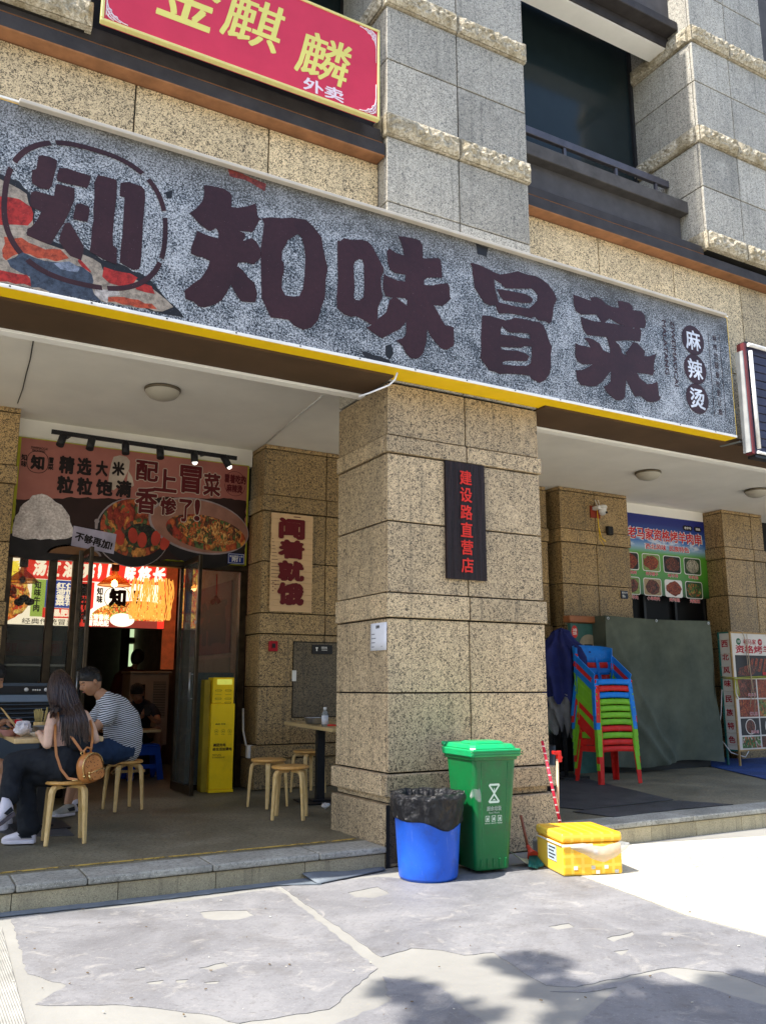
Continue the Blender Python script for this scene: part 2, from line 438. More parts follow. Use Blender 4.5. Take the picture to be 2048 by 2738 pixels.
# ================================================================ raised terraces (steps)
def terrace(x0, x1, yf, name, joints, yback, rj, zt):
    mb = MB(); mb.box(x0, yf+.05, 0, x1, yback, zt-.004); fl_ = put(name, mb, m_floor, kind='structure')
    xs = [x0]+joints+[x1]
    for a, b in zip(xs, xs[1:]):
        mb = MB(); mb.box(a+.002, yf-.025, zt-.045, b-.002, yf+.30, zt); put('nosing_slab', mb, m_nose, fl_, bev=.012, seg=2)
    xs = [x0]+rj+[x1]
    for k, (a, b) in enumerate(zip(xs, xs[1:])):
        mb = MB(); mb.box(a+.002, yf+random.uniform(-.002,.002), -.02, b-.002, yf+.03, zt-.052); put('riser_tile', mb, g_riser, fl_, bev=.002)
    return fl_
YL = 5.775; XL = 3.303; XR = 4.858
terrace(-4, XL-.045, YL, 'terrace_floor', [-1.0,-.1,.75,1.16,1.95,2.72], 16, [-1.2,-.2,.735,1.35,1.98,2.62], ZP)
YR = 5.64
mb = MB(); mb.box(XL-.044, 6.70, -.05, XR+.029, 16, ZP-.004); put('terrace_link', mb, m_floor, kind='structure')
tr = terrace(XR+.03, 14, YR, 'terrace_floor', [6.3,7.8,9.2], 16, [5.8,6.35,6.95,7.5,8.1,8.7,9.5], ZP+.02)
# floor slabs joints: long flags set 2 mm proud
for (x0,x1,y0,y1) in ((-1,1.1,6.12,7.3),(1.104,2.6,6.12,7.3),(2.604,3.2,6.12,7.3)):
    mb = MB(); mb.box(x0, y0, ZP-.02, x1, y1, ZP-.001); put('floor_slab', mb, m_floor, bpy.data.objects['terrace_floor'], bev=.002)
# worn yellow line
m_yel = NT('worn_yellow_paint'); v = m_yel.pos()
m_yel.col((.50,.33,.07)); ff = m_yel.ramp(m_yel.noise(v, 9, 7, .8), [(.44, 0), (.5, 1)])
trn = m_yel.n('ShaderNodeBsdfTransparent'); mx = m_yel.n('ShaderNodeMixShader'); m_yel.l(ff, mx.inputs[0]); m_yel.l(trn.outputs[0], mx.inputs[1]); m_yel.l(m_yel.p.outputs[0], mx.inputs[2]); m_yel.l(mx.outputs[0], m_yel.out.inputs[0]); m_yel = m_yel.fin(.8)
mb = MB(); mb.box(-1, 6.13, ZP+.001, 3.22, 6.165, ZP+.004); put('yellow_line', mb, m_yel, kind='structure')
# rubber mats and blue carpet on the right terrace
zt = ZP+.02
def tp(px, py, z=ZP): p = at(px, py, z=z); return (p.x, p.y)
mb = MB(); mb.poly([tp(1500,2066), tp(1598,2096), tp(1800,2145), tp(1560,2172), tp(1490,2165)], lambda u,v,t:(u,v,zt+.001+t), .006)
put('rubber_mat', mb, m_mat, label='black ribbed rubber mat lying on the right terrace beside the stacked chairs', cat='mat')
mb = MB(); mb.poly([tp(1530,2177), tp(1812,2147), tp(1960,2158), tp(1820,2170), tp(1640,2192)], lambda u,v,t:(u,v,zt+.001+t), .005)
put('rubber_mat', mb, m_mat, label='narrow strip of black rubber mat at the edge of the right step', cat='mat')
mb = MB(); mb.poly([tp(1905,2055), tp(1870,2040), tp(2200,1990), tp(2300,2150)], lambda u,v,t:(u,v,zt+.001+t), .006)
put('carpet', mb, m_bluecarpet, label='blue carpet under the wired menu stand', cat='carpet')
mb = MB(); mb.poly([tp(-30,2215), tp(35,2262-25), tp(200,2235), tp(150,2190), tp(20,2185)], lambda u,v,t:(u,v,ZP+t), .006)
put('rubber_mat', mb, m_mat, label='black rubber mat on the floor under the seated woman', cat='mat')

# ================================================================ granite clad columns
def rough_face(mb, x0, x1, yf, z0, z1, axis='y', pr=.055, seed=0):
    rg = random.Random(seed+int(x0*100)+int(z0*77))
    nu = max(4, int(abs(x1-x0)/.035)); nv = 6
    H = [[rg.uniform(.25, 1) for _ in range(nu+1)] for _ in range(nv+1)]
    def fn(u, v):
        i = round(u*nu); j = round(v*nv); e = 0 if i in (0, nu) or j in (0, nv) else H[j][i]
        p = .012+pr*e*(.5+.5*sin(pi*v)); a = x0+(x1-x0)*u; z = z0+(z1-z0)*v
        return (a, yf-p, z) if axis == 'y' else (yf-p, a, z)
    mb.grid(fn, nu, nv, sm=False)

def column(name, label, x0, x1, yf, yb, rows, xj, mats, loc, low=None, side_r=True, yj=()):
    T = thing(name, label, 'column', loc)
    z0 = rows[0][0]; z1 = rows[-1][1]
    mb = MB(); mb.box(x0+.028, yf+.03, z0, x1-.028, yb-.004, z1); put('core', mb, m_joint, T)
    g = .0062; th = .034
    for (a, b, k) in rows:
        pr = {'p':0, 'b':.018, 'r':.02, 'l':.045, 'f':.04, 'g':-.02}[k]
        m = mats[0] if k != 'r' else m_rock
        aa, bb = a+g, b-g
        if k == 'g': aa, bb = a, b
        xs = [x0-pr] + list(xj) + [x1+pr]
        for i, (p, q) in enumerate(zip(xs, xs[1:])):
            mb = MB(); l_ = p+(g*.4 if i == 0 else g); r_ = q-(g*.4 if i == len(xs)-2 else g)
            mb.box(l_, yf-pr+.0, aa, r_, yf+th, bb)
            if k == 'r': rough_face(mb, l_+.004, r_-.004, yf-pr, aa+.004, bb-.004)
            put('stone_panel', mb, mats[1] if (len(mats) > 1 and k == 'f') else m, T, bev=.003 if k not in 'lf' else .008)
        ys = [yf+th+.002] + list(yj) + [yb]
        for i, (p, q) in enumerate(zip(ys, ys[1:])):
            mb = MB(); mb.box(x0-pr, p+g*.6, aa, x0+th, q, bb)
            if k == 'r': rough_face(mb, p+.01, q-.004, x0-pr, aa+.004, bb-.004, 'x', .03)
            put('stone_panel', mb, m if k != 'f' else mats[0], T, bev=.003 if k not in 'lf' else .008)
            if side_r:
                mb = MB(); mb.box(x1-th, p+g*.6, aa, x1+pr, q, bb); put('stone_panel', mb, m if k != 'f' else mats[0], T, bev=.003 if k not in 'lf' else .008)
    return T
low = [(0,.443,'f'),(.443,.487,'g'),(.487,.658,'l'),(.658,1.25,'p'),(1.25,1.824,'p'),(1.824,2.022,'b'),(2.022,2.593,'p'),(2.593,3.152,'p'),(3.152,3.303,'b'),(3.303,3.75,'p')]
mid = [(3.76,4.6,'p'),(4.6,5.39,'p'),(5.39,6.02,'p')]
up = [(6.02,6.24,'r'),(6.24,6.79,'p'),(6.79,7.34,'p'),(7.34,7.55,'r'),(7.55,8.13,'p'),(8.13,8.65,'p'),(8.65,8.86,'r'),(8.86,9.41,'p'),(9.41,9.96,'p'),(9.96,10.17,'r'),(10.17,10.8,'p'),(10.8,11.4,'p'),(11.4,11.6,'r'),(11.6,12.6,'p')]
cmain = column('stone_column', 'big beige granite column with a dark wooden plaque, bins at its foot', XL, XR, YC, 6.70, low, [4.068], [g_warm, g_warm], (4.08, 6.2, 0))
column('stone_pier', 'sky-greyed granite pier rising above the long shop sign between the red sign and the balcony', XL, XR, YC, 6.70, mid+up, [4.058], [g_skygrey], (4.08, 6.2, 3.76))
column('stone_pier', 'sky-greyed granite pier to the right of the balcony with rough stone bands', 7.36, 8.68, YC, 6.78, up, [7.985], [g_skygrey], (8.0, 6.2, 6.02))
column('stone_pier', 'sky-greyed granite pier at the top left corner beside the red sign', -.75, .795, YC, 6.70, up, [.02], [g_skygrey], (0, 6.2, 6.02))
# dark stained stone on the bottom front block behind the blue bin
mb = MB(); mb.box(XL-.038, YC-.0435, .03, XL+.27, YC-.0405, .436); put('stain', mb, g_wet, cmain)
mb = MB(); mb.box(XL-.043, YC-.0445, .0, XL-.012, YC-.0415, .44); put('corner_tape', mb, m_black, cmain)

# ================================================================ upper facade: walls, beams, balcony
up_w = thing('facade_wall', 'cream granite wall strip above the long shop sign under the dark beams', 'wall', (4, 5.97, 3.76))
g = .006
for xs in ([-4,-1.0,.1,1.185,2.27,XL-.004], [XR+.004,5.87,6.95,8.03,9.1,10.2,14]):
    for a, b in zip(xs, xs[1:]):
        for (za, zb) in ((3.77,4.7),(4.7,5.815)):
            mb = MB(); mb.box(a+g, 5.96, za+g, b-g, 5.99, zb-g); put('stone_panel', mb, g_wall, up_w, bev=.002)
    mb = MB(); mb.box(xs[0], 5.985, 3.77, xs[-1], 6.18, 5.83); put('backing', mb, m_joint, up_w)
def beam(x0, x1, y0, y1, z0, z1, name, label, m=None, bev=.008):
    mb = MB(); mb.box(x0, y0, z0, x1, y1, z1, 0)
    # underside painted warmer for the light bounced up from the ground
    mb.m[0] = 1
    return put(name, mb, [m or m_beam, m_bounce], bev=bev, label=label, cat='beam')
beam(-4, XL-.006, 5.83, 6.3, 5.82, 5.945, 'facade_beam', 'lower dark brown beam left of the big pier, below the red sign')
beam(-4, XL-.006, 5.865, 6.3, 5.968, 6.10, 'facade_beam', 'upper dark brown beam left of the big pier, directly under the red sign')
beam(XR+.006, 14, 5.83, 6.3, 5.82, 5.945, 'facade_beam', 'lower long dark brown beam running right below the balcony')
beam(XR+.006, 7.356, 5.865, 6.3, 5.968, 6.07, 'facade_beam', 'upper dark brown beam below the balcony parapet')
beam(8.69, 14, 5.865, 6.3, 5.968, 6.07, 'facade_beam', 'upper dark brown beam at the far right edge of the building')
bal = thing('balcony', 'balcony with dark parapet and slim metal railing between two sky-greyed piers', 'balcony', (6.1, 6.3, 6.07))
mb = MB(); mb.box(XR+.004, 6.14, 6.07, 7.33, 6.7, 6.545); put('parapet', mb, m_upper, bal)
mb = MB(); mb.box(XR+.004, 6.03, 6.55, 7.355, 6.5, 6.70); put('ledge', mb, plain('grey_ledge', (.085,.078,.074), .75, var=.3, bs=50), bal, bev=.006)
m_rail = plain('grey_rail', (.10,.095,.11), .4, .3)
mb = MB(); mb.box(XR+.004, 6.26, 7.0, 7.34, 6.31, 7.085); put('handrail', mb, m_rail, bal, bev=.004)
for x in (4.95, 5.75, 6.5, 7.12):
    mb = MB(); mb.box(x, 6.27, 6.70, x+.035, 6.30, 6.999); put('baluster', mb, m_rail, bal)
mb = MB(); mb.box(XR-.1, 6.76, 6.07, 7.46, 6.78, 10.4); put('window_pane', mb, m_glassdark, bal)
for x in (4.87, 7.31):
    mb = MB(); mb.box(x, 6.72, 6.5, x+.04, 6.758, 10); put('window_frame', mb, m_black, bal)
mb = MB(); mb.box(XR+.004, 6.15, 8.76, 7.355, 6.40, 8.80); bb = put('ceiling_slab', mb, m_white, bal)
mb = MB(); mb.box(XR+.004, 6.13, 8.77, 7.355, 6.149, 8.90); put('upper_ledge', mb, m_beam, bal, bev=.006)
mb = MB(); mb.box(XR+.004, 5.98, 8.91, 7.355, 6.4, 9.02); put('upper_ledge', mb, m_beam, bal, bev=.006)
mb = MB(); mb.box(XR+.004, 6.1, 9.03, 7.355, 6.39, 9.6); put('upper_parapet', mb, m_upper, bal)
mb = MB(); mb.box(XR+.004, 6.3, 10.45, 7.355, 6.8, 12.6); put('upper_wall', mb, m_upper, bal)
# loggias behind the red sign and right of the right pier
for (a, b, lab) in ((.80, XL-.004, 'dark window wall behind the red sign'), (8.69, 14, 'dark window wall beyond the right pier'), (-4, -.76, 'dark window wall left of the left pier')):
    T = thing('window_wall', lab, 'window wall', ((a+b)/2, 6.8, 6.1))
    mb = MB(); mb.box(a, 6.76, 6.07, b, 6.80, 8.3); put('pane', mb, m_glassdark, T)
    mb = MB(); mb.box(a, 6.0, 6.101, b, 6.3, 7.0); put('parapet', mb, m_beam, T)
    mb = MB(); mb.box(a, 5.96, 8.3, b, 6.8, 8.8); put('lintel', mb, m_beam, T)
    mb = MB(); mb.box(a, 6.3, 8.8, b, 6.8, 12.6); put('wall', mb, m_upper, T)
# building mass above, so that nothing is open behind
mb = MB(); mb.box(-4, 6.81, 4.3, 14, 17, 12.6); put('building_core', mb, m_upper, label='plain grey building body behind the piers and balcony', cat='building')

# ================================================================ soffit and ceiling of the arcade
sof = thing('arcade_ceiling', 'white arcade ceiling with brown front strip above both terraces', 'ceiling', (4, 6.5, 3.75))
for (a, b) in ((-4, XL-.004), (XR+.004, 14)):
    mb = MB(); mb.box(a, 5.70, 3.753, b, 6.19, 3.83); put('brown_strip', mb, m_brown, sof)
    mb = MB(); mb.box(a, 6.192, 3.735, b, 6.29, 4.2); put('white_lip', mb, m_white, sof, bev=.004)
mb = MB(); mb.box(-4, 6.292, 4.20, XL-.004, 10.4, 4.3); mb.box(XL-.004, 6.71, 4.20, XR+.004, 10.4, 4.3); mb.box(XR+.004, 6.292, 4.20, 14, 10.4, 4.3); put('ceiling', mb, m_ceil, sof)
mb = MB(); mb.box(-4, 5.84, 3.835, XL-.006, 5.955, 4.3); put('backing', mb, m_black, sof)
# inner pilasters
inrows = [(ZP,.493,'f'),(.493,.645,'l'),(.645,1.297,'p'),(1.297,1.905,'p'),(1.905,2.147,'b'),(2.147,2.76,'p'),(2.76,3.37,'p'),(3.37,3.57,'b'),(3.57,4.14,'p'),(4.14,4.2,'p')]
YP = 9.48
cin = column('stone_pilaster', 'brown granite pilaster with a paper banner reading 闻着就饿 behind the big column', 3.675, 6.2, YP, 9.93, inrows, [4.505,5.4], [g_in], (5, 9.7, ZP))
column('stone_pilaster', 'brown granite pilaster at the left edge of the shop front', -1.2, .915, YP, 9.93, inrows, [0.2], [g_in], (0, 9.7, ZP))
column('stone_pilaster', 'brown granite pilaster carrying the security camera', 8.285, 9.64, YP, 9.93, inrows, [8.97], [g_in], (9, 9.7, ZP))
column('stone_pilaster', 'brown granite pilaster behind the wired menu stand', 11.79, 12.80, YP, 9.93, inrows, [12.5], [g_in], (12.3, 9.7, ZP))
column('stone_pilaster', 'recessed granite wall piece between the big column and the camera pilaster', 6.21, 8.15, 9.62, 9.93, inrows, [7.2,7.9], [g_in], (7.2, 9.8, ZP), side_r=False)
# recessed panel (cupboard door) in the banner pilaster
mb = MB(); mb.box(4.095, YP-.006, .94, 4.70, YP-.001, 1.825); put('niche_shadow', mb, m_joint, cin)
mb = MB(); mb.box(4.105, YP-.010, .95, 4.692, YP-.007, 1.812); put('niche_panel', mb, granite('dark_granite', (.20,.15,.085), (.03,.024,.016)), cin, bev=.001)
# lintel walls above the shop fronts
mb = MB(); mb.box(.93, 9.86, 3.985, 3.66, 9.95, 4.2); put('lintel_wall', mb, m_ceil, label='white wall strip above the red food poster of the left shop', cat='wall')
mb = MB(); mb.box(9.65, 9.86, 4.04, 11.78, 9.95, 4.2); mb.box(9.65, 9.87, 3.95, 11.78, 9.96, 4.05); put('lintel_wall', mb, m_ceil, label='white wall strip above the blue and green skewer board', cat='wall')
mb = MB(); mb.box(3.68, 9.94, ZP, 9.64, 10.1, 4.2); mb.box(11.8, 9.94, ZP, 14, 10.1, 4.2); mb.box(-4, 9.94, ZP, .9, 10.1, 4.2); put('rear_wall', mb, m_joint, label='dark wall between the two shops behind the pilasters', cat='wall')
# dark shop interior on the right
T = thing('storefront', 'dark closed shop front under the blue and green skewer board', 'shop front', (10.7, 9.95, ZP))
mb = MB(); mb.box(9.65, 10.0, ZP, 11.78, 10.02, 3.95); put('pane', mb, plain('black_unlit_glass', (.008,.008,.009), .5, sp=.1), T)
for x in (9.66, 10.35, 11.05, 11.72):
    mb = MB(); mb.box(x, 9.94, ZP, x+.05, 9.998, 3.95); put('mullion', mb, m_black, T)
# opposite side of the street: building and street tree
ob = thing('opposite_building', 'grey apartment building across the street behind the viewer', 'building', (2, -24, 0))
mb = MB(); mb.box(-30, -30, 0, 34, -22, 13); put('wall', mb, plain('street_wall', (.5,.47,.42), .8), ob)
mb = MB(); mb.box(6, -29, 13, 14, -23, 16); put('stair_tower', mb, plain('tower_wall', (.16,.15,.14), .8), ob)
for k in range(6):
    for j in range(4):
        mb = MB(); mb.box(-26+k*10, -21.99, 1.2+j*3, -22+k*10, -21.94, 2.9+j*3); put('window', mb, m_glassdark, ob)
for x in (9.5, 12): 
    mb = MB(); mb.tube([(x,-23.5,16),(x,-23.5,19)], .05, 6); put('antenna', mb, m_black, ob)
tree = thing('street_tree', 'leafy street tree on the kerb left of the viewer casting dappled shade', 'tree', (-4.6, 1.6, 0))
mb = MB(); mb.tube([(-4.6,1.6,0),(-4.5,1.6,2.5),(-4.3,1.7,4.6),(-3.9,1.8,6.6)], [.2,.16,.12,.05], 10)
for e_ in ((-2.8,2.2,7),(-5.8,.6,6.8),(-3.4,3.0,6.6),(-2.2,1.2,7.2)): mb.tube([(-4.35,1.7,4.3), ((-4.35+e_[0])/2,(1.7+e_[1])/2,5.7), e_], [.08,.05,.02], 6)
put('trunk', mb, plain('bark', (.12,.09,.06), .9, bs=30), tree)
random.seed(21); mb = MB()
for cx, cy, cz, rr, n in ((-1.60,3.38,7.0,.20,110),(-1.72,3.05,7.0,.16,90),(-2.30,3.36,7.0,.17,70),(-2.28,3.02,7.0,.22,130),(-1.44,2.84,7.0,.22,120),(-1.75,2.62,7.0,.30,300),(-1.35,2.58,7.1,.26,260),(-.96,2.60,7.0,.26,200),(-1.15,2.25,7.0,.40,500),(-2.0,2.2,7.0,.5,500),(-2.7,1.6,7.2,.5,450),(-3.9,1.8,7.3,.9,600),(-5.0,1.0,7.0,.8,500),(-1.3,1.0,7.6,.9,700),(-2.4,.4,7.4,.9,600)):
    for k in range(n):
        while True:
            p = Vector((random.uniform(-1,1), random.uniform(-1,1), random.uniform(-1,1)))
            if p.length < 1: break
        c = Vector((cx,cy,cz)) + Vector((p.x*rr, p.y*rr, p.z*rr*.7))
        q = Matrix.Rotation(random.uniform(0,6.28), 3, 'Z') @ Matrix.Rotation(random.uniform(-.8,.8), 3, 'X')
        s_ = random.uniform(.04,.075)
        mb.add([c+q@Vector(t) for t in ((-s_,0,0),(0,-s_*.5,0),(s_,0,0),(0,s_*.5,0))], [(0,1,2,3)])
put('crown', mb, plain('leaf', (.06,.12,.03), .6), tree, kind='stuff')
GLYPH={'logo':[[[(.506,4.739),(.532,4.75),(.58,4.752),(.622,4.741),(.622,4.693),(.617,4.667),(.602,4.547),(.587,4.516),(.537,4.507),(.482,4.529),(.476,4.559),(.475,4.622),(.497,4.637),(.503,4.686)]],[[(.638,4.691),(.687,4.704),(.743,4.699),(.834,4.697),(.843,4.682),(.835,4.631),(.823,4.599),(.778,4.597),(.708,4.592),(.632,4.592),(.628,4.631)]],[[(.48,4.462),(.506,4.48),(.579,4.48),(.62,4.477),(.625,4.558),(.634,4.572),(.744,4.574),(.749,4.516),(.744,4.466),(.722,4.388),(.694,4.301),(.668,4.239),(.625,4.13),(.578,4.133),(.477,4.155),(.477,4.201),(.505,4.225),(.533,4.287),(.552,4.347),(.488,4.359),(.479,4.395)]],[[(.759,4.459),(.789,4.476),(.842,4.467),(.852,4.442),(.843,4.353),(.794,4.349),(.752,4.349),(.75,4.372),(.755,4.414)]],[[(.701,4.303),(.727,4.318),(.765,4.274),(.803,4.213),(.83,4.173),(.83,4.126),(.82,4.069),(.75,4.082),(.706,4.125),(.673,4.17),(.679,4.219)]],[[(.883,4.713),(.926,4.721),(1.012,4.719),(1.017,4.679),(1.018,4.58),(1.012,4.44),(1.01,4.302),(1.018,4.228),(1.044,4.215),(1.049,4.096),(.957,4.112),(.87,4.145),(.874,4.201),(.873,4.32),(.88,4.37),(.873,4.456),(.874,4.553),(.866,4.649)]],[[(1.038,4.706),(1.087,4.727),(1.176,4.724),(1.204,4.703),(1.211,4.647),(1.207,4.438),(1.209,4.275),(1.208,4.145),(1.2,4.102),(1.16,4.084),(1.068,4.117),(1.068,4.237),(1.074,4.319),(1.072,4.605),(1.039,4.603)]]],'zhi':[[[(1.621,4.869),(1.681,4.88),(1.774,4.885),(1.819,4.868),(1.836,4.85),(1.834,4.757),(1.881,4.763),(1.947,4.792),(2.022,4.84),(2.033,4.792),(2.042,4.733),(2.073,4.726),(2.054,4.709),(2.026,4.643),(2.005,4.6),(1.953,4.593),(1.902,4.581),(1.947,4.574),(1.951,4.545),(1.933,4.51),(1.999,4.551),(2.037,4.534),(2.064,4.491),(2.076,4.448),(2.071,4.405),(2.021,4.346),(1.962,4.346),(1.907,4.333),(1.894,4.299),(1.934,4.283),(1.98,4.234),(2.032,4.202),(2.057,4.118),(2.044,4.055),(1.994,4.04),(1.936,4.034),(1.898,4.073),(1.853,4.144),(1.826,4.078),(1.793,4.012),(1.746,3.968),(1.671,3.926),(1.623,3.922),(1.588,3.95),(1.529,3.958),(1.517,4.016),(1.575,4.084),(1.634,4.142),(1.679,4.234),(1.691,4.288),(1.634,4.303),(1.6,4.298),(1.55,4.31),(1.552,4.362),(1.585,4.475),(1.584,4.497),(1.655,4.483),(1.747,4.478),(1.746,4.527),(1.726,4.557),(1.695,4.528),(1.674,4.518),(1.61,4.549),(1.527,4.618),(1.576,4.67),(1.616,4.738),(1.629,4.795)]],[[(2.072,4.733),(2.151,4.764),(2.236,4.78),(2.313,4.809),(2.432,4.824),(2.497,4.782),(2.567,4.713),(2.584,4.606),(2.623,4.472),(2.608,4.373),(2.602,4.215),(2.575,4.139),(2.549,4.024),(2.495,3.951),(2.426,3.918),(2.352,3.936),(2.309,3.972),(2.233,3.967),(2.166,3.959),(2.127,4.029),(2.091,4.096),(2.082,4.267),(2.072,4.493),(2.087,4.621),(2.092,4.7)],[(2.367,4.686),(2.325,4.647),(2.286,4.613),(2.265,4.553),(2.242,4.508),(2.243,4.438),(2.26,4.411),(2.262,4.35),(2.248,4.293),(2.248,4.209),(2.274,4.161),(2.343,4.166),(2.389,4.181),(2.419,4.25),(2.429,4.353),(2.434,4.511),(2.42,4.602),(2.399,4.668)]]],'wei':[[[(2.702,4.723),(2.725,4.723),(2.76,4.76),(2.832,4.762),(2.905,4.786),(2.971,4.789),(3.008,4.764),(3.053,4.698),(3.086,4.642),(3.116,4.6),(3.12,4.57),(3.109,4.542),(3.094,4.503),(3.094,4.433),(3.109,4.345),(3.068,4.246),(3.061,4.141),(3.142,4.221),(3.172,4.332),(3.202,4.357),(3.135,4.355),(3.109,4.422),(3.12,4.545),(3.165,4.528),(3.241,4.518),(3.319,4.526),(3.322,4.588),(3.218,4.576),(3.173,4.601),(3.154,4.667),(3.147,4.751),(3.173,4.779),(3.242,4.754),(3.311,4.754),(3.289,4.846),(3.254,4.91),(3.305,4.923),(3.383,4.93),(3.462,4.93),(3.489,4.893),(3.49,4.775),(3.572,4.797),(3.637,4.817),(3.665,4.806),(3.676,4.72),(3.678,4.647),(3.61,4.634),(3.529,4.61),(3.501,4.582),(3.501,4.542),(3.576,4.553),(3.649,4.585),(3.731,4.612),(3.751,4.584),(3.753,4.496),(3.765,4.481),(3.719,4.43),(3.678,4.395),(3.59,4.382),(3.629,4.33),(3.699,4.23),(3.784,4.23),(3.787,4.133),(3.785,4.068),(3.712,4.014),(3.656,4.017),(3.601,4.059),(3.554,4.106),(3.524,4.157),(3.514,4.042),(3.482,3.937),(3.435,3.886),(3.366,3.873),(3.321,3.906),(3.291,3.962),(3.231,3.998),(3.292,4.031),(3.322,4.072),(3.327,4.181),(3.269,4.103),(3.202,4.061),(3.105,3.989),(3.017,4.022),(2.963,4.051),(3.01,4.082),(2.966,4.099),(2.873,4.127),(2.83,4.11),(2.766,4.117),(2.706,4.157),(2.702,4.244),(2.711,4.381),(2.705,4.586)],[(2.895,4.614),(2.862,4.588),(2.846,4.546),(2.852,4.457),(2.857,4.376),(2.85,4.278),(2.865,4.261),(2.9,4.266),(2.933,4.297),(2.943,4.369),(2.939,4.507),(2.939,4.576),(2.924,4.615)],[(3.233,4.367),(3.263,4.353),(3.332,4.32),(3.336,4.37),(3.313,4.379)]]],'mao':[[[(3.964,4.85),(3.991,4.862),(4.064,4.863),(4.151,4.847),(4.239,4.83),(4.286,4.829),(4.391,4.868),(4.48,4.909),(4.583,4.901),(4.684,4.913),(4.756,4.897),(4.828,4.865),(4.891,4.8),(4.921,4.745),(4.876,4.661),(4.865,4.585),(4.847,4.514),(4.816,4.483),(4.773,4.498),(4.7,4.488),(4.652,4.517),(4.615,4.491),(4.544,4.493),(4.433,4.489),(4.363,4.482),(4.26,4.457),(4.237,4.487),(4.225,4.528),(4.161,4.51),(4.108,4.521),(4.063,4.569),(4.005,4.637),(4.0,4.712),(3.988,4.762),(3.99,4.821)],[(4.216,4.765),(4.227,4.673),(4.26,4.562),(4.366,4.563),(4.449,4.564),(4.59,4.578),(4.65,4.634),(4.688,4.679),(4.694,4.729),(4.663,4.764),(4.628,4.777),(4.477,4.741),(4.337,4.711),(4.284,4.746)]],[[(4.244,4.683),(4.337,4.693),(4.448,4.701),(4.561,4.71),(4.624,4.694),(4.641,4.677),(4.622,4.639),(4.528,4.615),(4.437,4.609),(4.312,4.592),(4.279,4.62)]],[[(4.078,4.401),(4.158,4.413),(4.238,4.411),(4.333,4.408),(4.389,4.432),(4.424,4.455),(4.515,4.466),(4.614,4.466),(4.7,4.473),(4.746,4.456),(4.776,4.408),(4.808,4.318),(4.837,4.265),(4.819,4.183),(4.817,4.076),(4.795,4.001),(4.746,3.939),(4.68,3.901),(4.618,3.916),(4.583,3.927),(4.574,3.948),(4.466,3.94),(4.343,3.923),(4.248,3.903),(4.195,3.913),(4.142,3.915),(4.104,3.953),(4.047,4.01),(4.062,4.092),(4.062,4.206),(4.071,4.294)],[(4.287,4.345),(4.272,4.307),(4.274,4.267),(4.356,4.278),(4.425,4.287),(4.487,4.282),(4.564,4.292),(4.598,4.29),(4.593,4.322),(4.577,4.339),(4.475,4.324),(4.364,4.303),(4.323,4.324)],[(4.27,4.153),(4.276,4.129),(4.351,4.138),(4.447,4.154),(4.53,4.147),(4.578,4.13),(4.548,4.077),(4.485,4.065),(4.388,4.05),(4.313,4.032),(4.275,4.014),(4.285,3.998),(4.359,4.004),(4.448,4.015),(4.539,4.032),(4.589,4.068),(4.603,4.141),(4.607,4.224),(4.526,4.211),(4.49,4.189),(4.352,4.164)]]],'cai':[[[(5.118,4.836),(5.183,4.833),(5.291,4.826),(5.341,4.822),(5.32,4.855),(5.396,4.876),(5.466,4.87),(5.519,4.831),(5.599,4.823),(5.685,4.829),(5.683,4.868),(5.674,4.902),(5.736,4.913),(5.827,4.914),(5.866,4.891),(5.867,4.848),(5.982,4.864),(6.021,4.833),(6.036,4.758),(6.009,4.693),(5.942,4.685),(5.964,4.658),(5.957,4.617),(5.938,4.542),(5.871,4.535),(5.755,4.52),(5.61,4.478),(5.661,4.453),(5.686,4.414),(5.688,4.383),(5.711,4.368),(5.751,4.364),(5.733,4.389),(5.772,4.425),(5.818,4.485),(5.841,4.519),(5.895,4.52),(5.934,4.496),(5.994,4.456),(5.985,4.403),(6.053,4.416),(6.146,4.46),(6.107,4.355),(6.097,4.289),(6.122,4.287),(6.095,4.263),(6.079,4.225),(6.004,4.227),(5.87,4.212),(5.907,4.165),(5.995,4.123),(6.063,4.139),(6.133,4.174),(6.141,4.111),(6.146,4.029),(6.171,4.027),(6.142,3.983),(6.055,3.95),(5.979,3.944),(5.932,3.974),(5.892,3.986),(5.825,3.968),(5.789,4.018),(5.723,4.113),(5.709,4.029),(5.694,3.94),(5.66,3.909),(5.587,3.891),(5.534,3.912),(5.466,3.956),(5.434,3.999),(5.495,4.035),(5.527,4.065),(5.535,4.172),(5.485,4.113),(5.418,4.039),(5.337,3.985),(5.252,3.97),(5.153,3.965),(5.115,4.015),(5.105,4.098),(5.17,4.11),(5.248,4.149),(5.312,4.193),(5.188,4.168),(5.129,4.187),(5.109,4.22),(5.113,4.361),(5.154,4.351),(5.296,4.355),(5.271,4.399),(5.224,4.43),(5.282,4.445),(5.343,4.439),(5.412,4.416),(5.455,4.356),(5.533,4.349),(5.543,4.379),(5.524,4.445),(5.504,4.497),(5.433,4.489),(5.264,4.469),(5.221,4.507),(5.201,4.565),(5.194,4.635),(5.263,4.628),(5.356,4.626),(5.447,4.638),(5.392,4.697),(5.305,4.681),(5.203,4.655),(5.136,4.681),(5.117,4.751)],[(5.494,4.64),(5.603,4.653),(5.7,4.659),(5.766,4.661),(5.652,4.668),(5.589,4.687),(5.55,4.694),(5.524,4.672)],[(5.849,4.667),(5.874,4.671),(5.869,4.66),(5.848,4.659)]]]}
